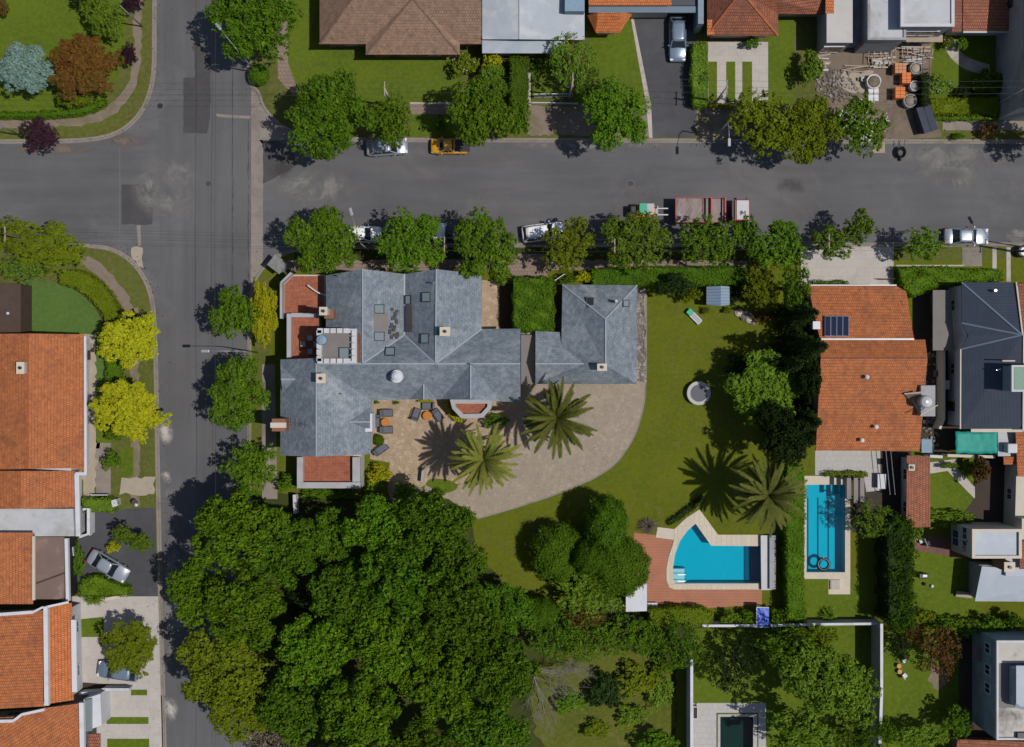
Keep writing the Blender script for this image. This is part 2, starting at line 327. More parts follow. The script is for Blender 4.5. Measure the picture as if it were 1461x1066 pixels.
def stainmat(name,c,amt=.8,sc_=1.6):
    m,nt,b=NT(name); v=coords(nt); gx=nn(nt,'ShaderNodeVectorMath',{0:coords(nt,'Generated'),1:(-.5,-.5,0)},operation='ADD').outputs[0]
    gx=nn(nt,'ShaderNodeVectorMath',{0:gx,1:(1,1,0)},operation='MULTIPLY').outputs[0]
    d=nn(nt,'ShaderNodeVectorMath',{0:gx},operation='LENGTH').outputs['Value']
    big=noise(nt,v,.35,5,.7,.8); e0=nn(nt,'ShaderNodeMapRange',{0:d,1:.1,2:.5,3:1,4:0}).outputs[0]; e=nn(nt,'ShaderNodeMath',{0:e0,1:ramp(nt,big,.34,.58)},operation='MULTIPLY').outputs[0]
    f=nn(nt,'ShaderNodeMath',{0:e,1:nn(nt,'ShaderNodeMath',{0:noise(nt,v,sc_,7,.75,.4),1:1.5},operation='MULTIPLY').outputs[0]},operation='MULTIPLY').outputs[0]
    a=nn(nt,'ShaderNodeMath',{0:ramp(nt,f,.08,.55),1:amt},operation='MULTIPLY').outputs[0]
    b.inputs['Base Color'].default_value=rgba(c); b.inputs['Roughness'].default_value=.9; nt.links.new(a,b.inputs['Alpha']); M[name]=m
stainmat('stain_pale',(.21,.20,.19),.75); stainmat('stain_white',(.40,.37,.34),1.0,2.5); stainmat('stain_brown',(.17,.13,.105),.8); stainmat('stain_dark',(.045,.044,.046),.3)
def water(name,tint,gl=.10):
    m,nt,b=NT(name); nt.nodes.remove(b)
    v=coords(nt); h=noise(nt,v,1.6,3); bp_=nn(nt,'ShaderNodeBump',{'Height':h,'Strength':.15,'Distance':.05}).outputs[0]
    t=nn(nt,'ShaderNodeBsdfTransparent',{'Color':rgba(tint)}); g=nn(nt,'ShaderNodeBsdfGlossy',{'Color':(1,1,1,1),'Roughness':.06,'Normal':bp_})
    fr=nn(nt,'ShaderNodeFresnel',{'IOR':1.33,'Normal':bp_}); mx=nn(nt,'ShaderNodeMixShader',{0:fr.outputs[0],1:t.outputs[0],2:g.outputs[0]})
    nt.links.new(mx.outputs[0],nt.nodes['Material Output'].inputs[0]); M[name]=m
water('water_blue',(.09,.76,.86)); water('water_dark',(.35,.6,.55))
# ---------------------------------------------------------------- foliage
rng=np.random.default_rng(7)
def unit(a): return a/np.maximum(np.linalg.norm(a,axis=1,keepdims=True),1e-6)
def leaves(name,c,n,size,aspect=.55,fold=.0):
    """one quad per row: centre c, normal n"""
    N=len(c); n=unit(n); r=unit(rng.normal(size=(N,3))); u=unit(np.cross(n,r)); v=np.cross(n,u)
    s=(size*rng.lognormal(0,.33,(N,1))) if np.isscalar(size) else size[:,None]*rng.uniform(.75,1.25,(N,1))
    a=u*s; b=v*s*aspect
    V=np.stack([c-a,c+b-a*.1,c+a,c-b-a*.1],1).reshape(-1,3)
    return V
def quads(name,V,extra=None):
    me=bpy.data.meshes.new(name); N=len(V)//4
    ev,ef=([],[]) if extra is None else (extra.v,extra.f)
    if ef:
        vs=[tuple(x) for x in V]+[tuple(x) for x in ev]; fs=[(4*i,4*i+1,4*i+2,4*i+3) for i in range(N)]+[[4*N+i for i in f] for f in ef]
        me.from_pydata(vs,[],fs)
    else:
        me.vertices.add(4*N); me.vertices.foreach_set('co',V.astype(np.float32).ravel())
        me.loops.add(4*N); me.loops.foreach_set('vertex_index',np.arange(4*N,dtype=np.int32))
        me.polygons.add(N); me.polygons.foreach_set('loop_start',np.arange(0,4*N,4,dtype=np.int32)); me.polygons.foreach_set('loop_total',np.full(N,4,dtype=np.int32))
    me.update(calc_edges=True); return me
def sph(n): return unit(rng.normal(size=(n,3)))
def crown_broad(name,Rr,nl,nc,nlv,ls,flat=.55,spread=.72,lob=(.24,.40),clump=.34,tilt=.75,gap=.12):
    """lobes > clumps > leaves; base of the crown at z=0, crown height 2*flat*Rr"""
    C=[];Nn=[]; lobes=[]
    for i in range(nl):
        t=i*2.39996+rng.uniform(-.4,.4); q=math.sqrt((i+.5)/nl)*spread*rng.uniform(.86,1.1)
        lr=Rr*rng.uniform(*lob)
        z=flat*Rr*(1.0+.75*math.sqrt(max(0,1-q*q))*rng.uniform(.6,1.05)-.25)
        lobes.append((q*Rr*math.cos(t),q*Rr*math.sin(t),z,lr))
    for lx,ly,lz,lr in lobes:
        d=sph(nc); d[:,2]=np.where(rng.random(nc)<.75,np.abs(d[:,2]),d[:,2])
        keep=rng.random(nc)>gap; d=d[keep]
        cc=np.array([lx,ly,lz])+d*lr*rng.uniform(.72,1.12,(len(d),1))*np.array([1,1,.8])
        for k in range(len(cc)):
            cr=clump*rng.uniform(.6,1.25); dd=sph(nlv)
            C.append(cc[k]+dd*cr*rng.uniform(.35,1,(nlv,1))); Nn.append(dd*.7+d[k]*.5+np.array([0,0,.45])+rng.normal(size=(nlv,3))*tilt*.6)
    # inner fill
    m=nl*nc//2; dd=sph(m); C.append(np.array([0,0,flat*Rr*.95])+dd*Rr*np.array([.62,.62,flat*.75])*rng.uniform(.5,1,(m,1))); Nn.append(dd+rng.normal(size=(m,3))*.5)
    C=np.concatenate(C);Nn=np.concatenate(Nn)
    return quads(name,leaves(name,C,Nn,ls)),lobes
def crown_ball(name,Rr,n,ls,rough=.06,zs=1.0,shell=.88):
    d=sph(n); d[:,2]=np.abs(d[:,2])*np.where(rng.random(n)<.8,1,-1)
    bumpy=1+rough*np.sin(d[:,0]*9+1)*np.cos(d[:,1]*8)+rng.normal(size=n)*rough*.6
    c=d*(Rr*bumpy*rng.uniform(shell,1.03,n))[:,None]*np.array([1,1,zs])+np.array([0,0,Rr*zs])
    return quads(name,leaves(name,c,d+rng.normal(size=(n,3))*.45,ls))
def crown_conifer(name,Rr,H,levels,ls):
    C=[];Nn=[]
    for k in range(levels):
        f=k/levels; z=H*(.06+.9*f); rr=Rr*(1-f)**.85+.12; nb=max(5,int(13*(1-f))+4)
        for b in range(nb):
            t=rng.uniform(0,2*PI); L=rr*rng.uniform(.75,1.15); m=int(26*L/Rr)+8
            q=np.sqrt(rng.uniform(.02,1,m)); w=(1-q)*.32*L+.06
            off=rng.normal(size=m)*w
            x=np.cos(t)*q*L-np.sin(t)*off; y=np.sin(t)*q*L+np.cos(t)*off
            C.append(np.stack([x,y,z-.28*q*L+rng.normal(size=m)*.06],1)); Nn.append(np.stack([np.cos(t)*.5*np.ones(m),np.sin(t)*.5*np.ones(m),np.ones(m)],1)+rng.normal(size=(m,3))*.5)
    return quads(name,leaves(name,np.concatenate(C),np.concatenate(Nn),ls,.4))
def crown_spiky(name,Rr,n,H,wd=.06,droop=.35):   # long thin blades from the centre
    mb=MB()
    for i in range(n):
        t=rng.uniform(0,2*PI); el=rng.uniform(.15,1.4); L=Rr*rng.uniform(.75,1.1); a=Vector((0,0,H*.15)); prev=a; w0=wd
        side=Vector((-math.sin(t),math.cos(t),0))
        for k in range(1,4):
            q=k/3; hr=L*q*math.cos(el); p=Vector((hr*math.cos(t),hr*math.sin(t),H*.15+L*math.sin(el)*q*.9-droop*L*q*q)); w1=wd*(1-q*.8)
            mb.add([prev-side*w0,prev+side*w0,p+side*w1,p-side*w1],[(0,1,2,3)]); prev=p; w0=w1
    me=bpy.data.meshes.new(name); me.from_pydata([tuple(v) for v in mb.v],[],mb.f); me.update(); return me
def frond_mesh(mb,t,el,L,wd,droop,curl=0,lw=.05,nl=26):
    pts=[];side=Vector((-math.sin(t),math.cos(t),0)); out=Vector((math.cos(t),math.sin(t),0))
    for k in range(9):
        q=k/8; a=el-droop*q; 
        pts.append(None)
    p=Vector((0,0,0)); a=el; pts=[p.copy()]
    for k in range(8):
        d=out*math.cos(a)+Vector((0,0,math.sin(a))); p=p+d*(L/8)+side*curl*(k/8)*.12; pts.append(p.copy()); a-=droop/8
    for k in range(8): mb.seg(pts[k],pts[k+1],.07*(1-k/10),.04)
    for sd in(-1,1):
        for j in range(nl):
            q=.1+.9*j/(nl-1); x=q*8; i=min(7,int(x)); b=pts[i].lerp(pts[i+1],x-i); ax=(pts[i+1]-pts[i]).normalized()
            ll=wd*(math.sin(PI*min(1,.12+q*.86))**.5)*rng.uniform(.85,1.1)
            dirn=(side*sd*.5+ax*.85+Vector((0,0,.12-.25*rng.random()))).normalized(); e=b+dirn*ll
            mb.add([b-ax*lw,b+ax*lw,e+ax*lw*.25,e-ax*lw*.25],[(0,1,2,3)])
def palm_crown(name,Rr,n):
    mb=MB(); 
    for i in range(n):
        f=i/n; t=i*2.39996+rng.uniform(-.28,.28); el=R(-22+92*(f**1.25)+rng.uniform(-7,7)); L=Rr*(1.08-.3*f)*rng.uniform(.78,1.08)
        frond_mesh(mb,t,el,L,.42*Rr/3.6,R(40+30*(1-f)*rng.uniform(.6,1.2)),rng.uniform(-.5,.5),.065,34)
    me=bpy.data.meshes.new(name); me.from_pydata([tuple(v) for v in mb.v],[],mb.f); me.update(); return me
CR={}
for k in range(4): CR['s%d'%k]=crown_broad('crown',3.0,15,28,17,.11,.6,.74,(.22,.38),.30)
for k in range(3): CR['b%d'%k]=crown_broad('crown',5.0,26,38,18,.145,.55,.80,(.15,.30),.44,.75,.14)
for k in range(2): CR['w%d'%k]=crown_broad('crown',5.0,34,34,18,.15,.5,.88,(.12,.25),.46,.8,.14)
for k in range(2): CR['f%d'%k]=crown_broad('crown',3.0,22,16,12,.10,.5,.85,(.16,.30),.34,.9,.2)   # loose feathery
for k in range(2): CR['d%d'%k]=crown_broad('crown',3.0,38,36,13,.085,.62,.80,(.17,.23),.2,.6,.02)   # fine dense
for k in range(3): CR['h%d'%k]=crown_broad('crown',1.0,9,16,10,.075,.62,.7,(.25,.42),.16,.8,.1)   # shrub
CR['ball']=(crown_ball('crown',1.0,6500,.05),[]) ; CR['topi']=(crown_ball('crown',3.0,30000,.085,.085,1.1),[])
CR['con0']=(crown_conifer('crown',2.6,10,26,.13),[]); CR['con1']=(crown_conifer('crown',2.6,10,24,.14),[])
CR['spk']=(crown_spiky('crown',1.0,170,1.0),[]); CR['spk2']=(crown_spiky('crown',1.0,260,1.0,.03),[])
CR['palm0']=(palm_crown('crown',3.9,72),[]); CR['palm2']=(palm_crown('crown',3.9,64),[]); CR['palm1']=(palm_crown('crown',3.9,84),[]) 
CR['blos']=(crown_broad('blossom',3.0,14,5,3,.10,.66,.74,(.3,.42),.2)[0],[])
CSZ={'s':(3.0,.6),'b':(5,.5),'w':(5,.42),'f':(3,.5),'d':(3,.62),'h':(1,.62)}
TMESH={}
def trunk_mesh(key,seed):
    rr=random.Random(seed); mb=MB(); lobes=CR[key][1]; Rr,fl=CSZ[key[0]]
    # unit space: trunk from z=-1 (ground) to 0 (crown base) handled by caller, here limbs inside the crown
    for lx,ly,lz,lr in lobes[:14]:
        a=Vector((rr.uniform(-.05,.05),rr.uniform(-.05,.05),-.15*Rr)); e=Vector((lx,ly,lz*.9)); m=a.lerp(e,.5)+Vector((rr.uniform(-.1,.1)*Rr,rr.uniform(-.1,.1)*Rr,.08*Rr))
        mb.path([a,m,e],[.035*Rr,.022*Rr,.008*Rr],6)
        for q in range(2):
            e2=m+Vector((rr.uniform(-.28,.28)*Rr,rr.uniform(-.28,.28)*Rr,rr.uniform(.1,.3)*Rr)); mb.tube(m,e2,.014*Rr,.005*Rr,5)
    return mb
pidx=[0]
def tree(px,py,rx,ry,h,key,mat,label,name='tree',cat='tree',group=None,bark='bark',rz=None,blossom=None,hc=None,zs=1):
    pidx[0]+=1; rr=random.Random(pidx[0]*13)
    me,lobes=CR[key]; hc=hc if hc is not None else h*.62
    Rr,fl=CSZ.get(key[0],(1,1)); base=P(px,py,hc); base.z=0
    sx=rx*(1-hc/CH)/S/Rr/.96; sy=ry*(1-hc/CH)/S/Rr/.96
    ch=2*fl*Rr; # nominal crown height
    t=thing(name,label,cat,base,group)
    cb=h*.34 if key[0]!='h' else 0.0; szz=(h-cb)/(ch*.98)*zs
    rz=rr.uniform(-.5,.5)+rr.choice((0,PI/2,PI,-PI/2)) if rz is None else rz
    if abs(sx/sy-1)>.12: rz=rr.choice((0,PI)) if abs(sx/sy-1)>.25 else rz
    if abs(rz)%PI>.8 and abs(abs(rz)%PI-PI/2)<.8: sx,sy=sy,sx
    c=link_mesh('crown',me,M[mat],t); c.location=(0,0,cb); c.rotation_euler=(0,0,rz); c.scale=(sx,sy,szz)
    if key[0]!='h':
        k2=key
        if k2 not in TMESH:
            m=trunk_mesh(k2,5); TMESH[k2]=m
        mb=MB(); mb.path([(0,0,-.05),(rr.uniform(-.06,.06),rr.uniform(-.06,.06),cb*.5),(0,0,cb+.1*ch*szz)],[h*.03,h*.024,h*.018],9)
        Mx=Matrix.Translation((0,0,cb))@Matrix.Rotation(rz,4,'Z')@Matrix.Diagonal((sx,sy,szz,1))
        mb.add([Mx@v for v in TMESH[k2].v],TMESH[k2].f)
        for q in range(4):
            a=q*PI/2+rr.uniform(-.3,.3); mb.tube((0,0,.22*h*.1),(math.cos(a)*h*.055,math.sin(a)*h*.055,-.03),h*.018,h*.006,5)
        mb.build('trunk',M[bark],t,world=False,smooth=True)
    if blossom:
        b=link_mesh('blossom',CR['blos'][0],M[blossom],t); b.location=(0,0,cb); b.scale=(sx*Rr/3,sy*Rr/3,szz*fl*Rr/1.8*1.02)
    return t
def shrub(px,py,rx,ry,h,mat,label,key=None,name='shrub',cat='shrub',group=None,blossom=None,rz=0):
    pidx[0]+=1; key=key or 'h%d'%(pidx[0]%3); me=CR[key][0]; hc=h*.5; base=P(px,py,hc); base.z=0
    k=(1-hc/CH)/S; t=thing(name,label,cat,base,group)
    c=link_mesh('foliage',me,M[mat],t); zr={'h':1.24,'ball':2.0,'spk':1.0,'spk2':1.0}.get(key if key in('ball','spk','spk2') else 'h')
    c.scale=(rx*k,ry*k,h/zr); c.rotation_euler=(0,0,rz)
    mb=MB(); r2=random.Random(pidx[0])
    for q in range(6):
        a=r2.uniform(0,6.28); rr=r2.uniform(.2,.55)*min(rx,ry)*k; mb.path([(0,0,-.02),(math.cos(a)*rr*.5,math.sin(a)*rr*.5,h*.3),(math.cos(a)*rr,math.sin(a)*rr,h*.62)],[.03,.02,.008],5)
    mb.build('stem',M['bark'],t,world=False)
    if blossom:
        b=link_mesh('blossom',CR['blos'][0],M[blossom],t); b.scale=(rx*k/3,ry*k/3,h/3.7)
    return t
def topiary(px,py,rx,ry,h,mat,label,rz=0):
    hc=h*.5; base=P(px,py,hc); base.z=0; k=(1-hc/CH)/S; t=thing('clipped_tree',label,'tree',base)
    c=link_mesh('crown',CR['topi'][0],M[mat],t); c.scale=(rx*k/3,ry*k/3,(h-.5)/6.6); c.location.z=.5; c.rotation_euler.z=rz
    mb=MB(); mb.path([(0,0,-.05),(.03,0,.5),(0,0,h*.6)],[.16,.13,.07],8); mb.build('trunk',M['bark'],t,world=False); return t
def conifer(px,py,r,h,label,key='con0',mat='leaf_conifer',group=None,hc=None):
    pidx[0]+=1; hc=hc if hc is not None else h*.35; base=P(px,py,hc); base.z=0; k=(1-hc/CH)/S; t=thing('conifer',label,'conifer',base,group)
    c=link_mesh('crown',CR[key][0],M[mat],t); c.scale=(r*k/2.7,r*k/2.7,h/10); c.rotation_euler.z=pidx[0]*1.3
    mb=MB(); mb.path([(0,0,-.05),(0,0,h*.5),(0,0,h*.97)],[h*.022,h*.014,h*.003],8); mb.build('trunk',M['bark'],t,world=False); return t
def palm(px,py,r,h,key,mat,label,rz=0):
    base=P(px,py,h); base.z=0; t=thing('palm_tree',label,'palm tree',base); k=(1-h/CH)/S
    c=link_mesh('crown',CR[key][0],M[mat],t); c.location.z=h-.6; c.rotation_euler.z=rz; s=r*k/3.75; c.scale=(s,s,s)
    d=link_mesh('dead_fronds',DEAD[int(px)%3],M['leaf_dry'],t); d.location.z=h-.6; d.scale=(s*1.05,s*1.05,s)
    mb=MB(); prof=[]
    z=0
    while z<h-.7: prof+=[(.34,z),(.40,z+.12)]; z+=.2
    mb.lathe((0,0,-.05),[(.5,0)]+prof+[(.5,h-.66),(.5,h-.62),(.2,h-.6)],14); mb.build('trunk',M['bark'],t,world=False); return t
def dead_mesh():
    mb=MB()
    for i in range(9): frond_mesh(mb,rng.uniform(0,2*PI),R(rng.uniform(-50,-20)),rng.uniform(2.6,3.6),.34,R(35),rng.uniform(-.6,.6),.05,24)
    me=bpy.data.meshes.new('dead_fronds'); me.from_pydata([tuple(v) for v in mb.v],[],mb.f); me.update(); return me
DEAD=[dead_mesh() for _ in range(3)]
def hedge(poly,h,mat,label,name='hedge',cat='hedge',dens=150,ls=.075,world=None,wob=.12,group=None,dead=0):
    """poly: pixel outline of the top"""
    pts=world or PL(poly,h); xs=[p[0] for p in pts]; ys=[p[1] for p in pts]; c=Vector((sum(xs)/len(xs),sum(ys)/len(ys),0))
    core=MB().prism([(p[0],p[1]) for p in inset(pts,.16)],0,h-.12)
    loops=[[Vector((p[0],p[1],0)) for p in pts]]; tri=tessellate_polygon(loops); C=[];Nn=[]
    A=np.array([(p[0],p[1]) for p in pts])
    for t in tri:
        a,b,d=A[t[0]],A[t[1]],A[t[2]]; ar=abs((b[0]-a[0])*(d[1]-a[1])-(b[1]-a[1])*(d[0]-a[0]))/2; n=int(ar*dens)+1
        r1=np.sqrt(rng.random(n)); r2=rng.random(n); q=(1-r1)[:,None]*a+(r1*(1-r2))[:,None]*b+(r1*r2)[:,None]*d
        zz=h+wob*np.sin(q[:,0]*2.1+q[:,1]*1.3)*np.cos(q[:,1]*2.7)*.8+rng.normal(size=n)*.06-.05
        C.append(np.column_stack([q,zz])); Nn.append(np.array([0,0,1.])+rng.normal(size=(n,3))*.55)
    n_=len(A); sg=1 if sum(A[i][0]*A[(i+1)%n_][1]-A[(i+1)%n_][0]*A[i][1] for i in range(n_))>0 else -1
    for i in range(n_):
        a=A[i];b=A[(i+1)%n_]; L=np.linalg.norm(b-a); n=int(L*h*dens*.6)+1; u=rng.random(n)[:,None]; q=a+(b-a)*u; nm=np.array([(b-a)[1],-(b-a)[0]])/max(L,1e-6)*sg
        q=q+nm*(rng.normal(size=(n,1))*.06+wob*.6*np.sin(u*L*3)); C.append(np.column_stack([q,rng.uniform(.03,h,n)])); Nn.append(np.append(nm,.35)+rng.normal(size=(n,3))*.5)
    C=np.concatenate(C)-np.array([c.x,c.y,0]); V=leaves('x',C,np.concatenate(Nn),ls)
    core.v=[v-c for v in core.v]; me=quads('foliage',V,core); o=link_mesh(name,me,M[mat]); o.location=c
    return tag(o,label,cat,group)
# ---------------------------------------------------------------- buildings
def roof(parent,mat,V,F,name='roof',thick=.14):
    """V: dict key->(px,py,h); F: list of key strings/lists. Shell with a fascia round its boundary."""
    keys=list(V); W=[P(*V[k]) for k in keys]; ix={k:i for i,k in enumerate(keys)}
    faces=[]
    for f in F:
        g=[ix[k] for k in f]; n=Vector((0,0,0))
        for i in range(len(g)): a=W[g[i]];b=W[g[(i+1)%len(g)]]; n+=a.cross(b)
        faces.append(g if n.z>0 else g[::-1])
    cnt={}
    for g in faces:
        for i in range(len(g)): e=(g[i],g[(i+1)%len(g)]); cnt[frozenset(e)]=cnt.get(frozenset(e),[])+[e]
    mb=MB(); n=len(W); mb.v=W+[w-Vector((0,0,thick)) for w in W]
    mb.f=[list(g) for g in faces]+[[n+i for i in g][::-1] for g in faces]
    for e in cnt.values():
        if len(e)==1: a,b=e[0]; mb.f.append([b,a,n+a,n+b])
    return mb.build(name,M[mat],parent,uvf=True)
def caps(parent,segs,mat,V=None,name='ridge_cap',w=.14,h=.08):
    mb=MB()
    for a,b in segs:
        A=P(*(V[a] if V else a)); B=P(*(V[b] if V else b)); mb.seg(A+Vector((0,0,.035)),B+Vector((0,0,.035)),w,h)
    return mb.build(name,M[mat],parent)
def win(parent,c,nrm,w=1.1,h=1.2,name='window',pane='glass_win',frame='white_paint'):
    n=Vector((nrm[0],nrm[1],0)).normalized(); u=Vector((-n.y,n.x,0)); c=Vector(c); mb=MB()
    def bar(o,dw,dh):
        vs=[c+u*(o[0]+i*dw/2)+Vector((0,0,o[1]+j*dh/2))+n*k for i in(-1,1) for j in(-1,1) for k in(-.05,.05)]
        mb.add(vs,[(0,1,3,2),(4,6,7,5),(0,4,5,1),(2,3,7,6),(0,2,6,4),(1,5,7,3)])
    bar((-w/2,0),.08,h+.08); bar((w/2,0),.08,h+.08); bar((0,h/2),w-.08,.08); bar((0,-h/2),w-.08,.08); bar((0,0),.05,h-.08)
    f=mb.build(name,M[frame],parent); p=MB(); vs=[c+u*i*(w/2-.03)+Vector((0,0,j*(h/2-.03)))+n*k for i in(-1,1) for j in(-1,1) for k in(-.04,.02)]
    p.add(vs,[(0,1,3,2),(4,6,7,5),(0,4,5,1),(2,3,7,6),(0,2,6,4),(1,5,7,3)]); p.build('pane',M[pane],f); return f
def door(parent,c,nrm,mat='wood_dark',w=.95,h=2.1):
    n=Vector((nrm[0],nrm[1],0)).normalized(); a=math.atan2(n.y,n.x)-PI/2+PI
    c=Vector(c); d=MB().box((c.x,c.y,h/2+.02),(w,.1,h),rz=math.atan2(n.y,n.x)+PI/2).build('door',M[mat],parent)
    u=Vector((-n.y,n.x,0)); hc=c+u*w*.38+n*.09; MB().box((hc.x,hc.y,1.05),(.05,.08,.14),rz=math.atan2(n.y,n.x)+PI/2).build('handle',M['chrome'],d); return d
def walls(parent,poly,h,mat,ins=.35,wins=True,floors=None,skip=(),top=None,gables=(),dr=True,facing=.15,z0=-.1):
    """poly in pixels at eave height h"""
    W=[P(a,b,h) for a,b in poly]; I=inset(W,ins); mb=MB().prism([(p.x,p.y) for p in I],z0,(top or h)-.16)
    for A,B,C in gables:
        a,b,c=P(*A),P(*B),P(*C); m=(a+b)/2; cen=sum((Vector((p.x,p.y,0)) for p in I),Vector())/len(I); dn=Vector((b.y-a.y,a.x-b.x,0)).normalized()
        if dn.dot(cen-Vector((m.x,m.y,0)))<0: dn=-dn
        sh=dn*ins; u=(b-a).normalized()
        tri=[a+sh+u*ins-Vector((0,0,.2)),b+sh-u*ins-Vector((0,0,.2)),c+sh-Vector((0,0,.25))]; tri2=[p+dn*.2 for p in tri]
        mb.add(tri+tri2,[(0,1,2),(5,4,3),(0,3,4,1),(1,4,5,2),(2,5,3,0)])
    o=mb.build('wall',M[mat],parent)
    if wins:
        n=len(I); A=sum(I[i].x*I[(i+1)%n].y-I[(i+1)%n].x*I[i].y for i in range(n)); sg=1 if A>0 else -1; first=True
        fl=floors or max(1,int((h+.4)/2.8))
        for i in range(n):
            if i in skip: continue
            a=I[i];b=I[(i+1)%n]; e=b-a; L=e.length
            if L<2.4: continue
            nm=Vector((e.y,-e.x)).normalized()*sg; m=(a+b)/2
            if nm.dot(-m.normalized())<facing: continue
            k=max(1,int(L/3.0))
            for q in range(k):
                c=a+e*((q+.5)/k)
                for f in range(fl):
                    if first and f==0 and dr and k>1: door(o.parent,(c.x+nm.x*.02,c.y+nm.y*.02,0),nm); first=False; continue
                    win(parent,(c.x+nm.x*.02,c.y+nm.y*.02,1.5+f*2.8),nm)
    return o
def rect(x0,y0,x1,y1): return [(x0,y0),(x1,y0),(x1,y1),(x0,y1)]
def slab(parent,name,mat,poly,h0,h1,hp=None,uvf=False,bevel=0):
    """vertical prism, pixel outline given at height hp (default h1)"""
    W=PL(poly,h1 if hp is None else hp); return MB().prism([(p.x,p.y) for p in W],h0,h1).build(name,M[mat],parent,uvf=uvf,bevel=bevel)
def ring(parent,name,mat,poly,wd,h0,h1,z=None):
    W=PL(poly,h1); I=inset(W,wd); return MB().prism([(p.x,p.y) for p in W],h0,h1,holes=[[(p.x,p.y) for p in I]],bottom=True).build(name,M[mat],parent)
def chimney(parent,px,py,h0,h1,w=.7,d=.7,mat='wall_cream',name='chimney'):
    p=P(px,py,h1); c=MB().box((p.x,p.y,(h0+h1)/2),(w,d,h1-h0)).build(name,M[mat],parent)
    k=MB(); k.box((p.x,p.y,h1+.06),(w+.16,d+.16,.12)); k.build('cap',M['stone_light'],c)
    f=MB(); f.lathe((p.x,p.y,h1+.12),[(.16,0),(.15,.22),(.10,.22)],12); f.build('flue',M['metal_black'],c); return c
def skylight(parent,px,py,h,w,d,slope_dir,ang,lab=None,pane='glass_sky'):
    p=P(px,py,h); ax={'e':(0,ang),'w':(0,-ang),'n':(-ang,0),'s':(ang,0),'u':(0,0)}[slope_dir]
    f=MB(); f.box(p,(w,d,.16),rx=ax[0],ry=ax[1]); fr=f.build('skylight',M['metal_black'],parent)
    g=MB(); g.box(p+Vector((0,0,.07)),(w-.16,d-.16,.08),rx=ax[0],ry=ax[1]); g.build('pane',M[pane],fr); return fr
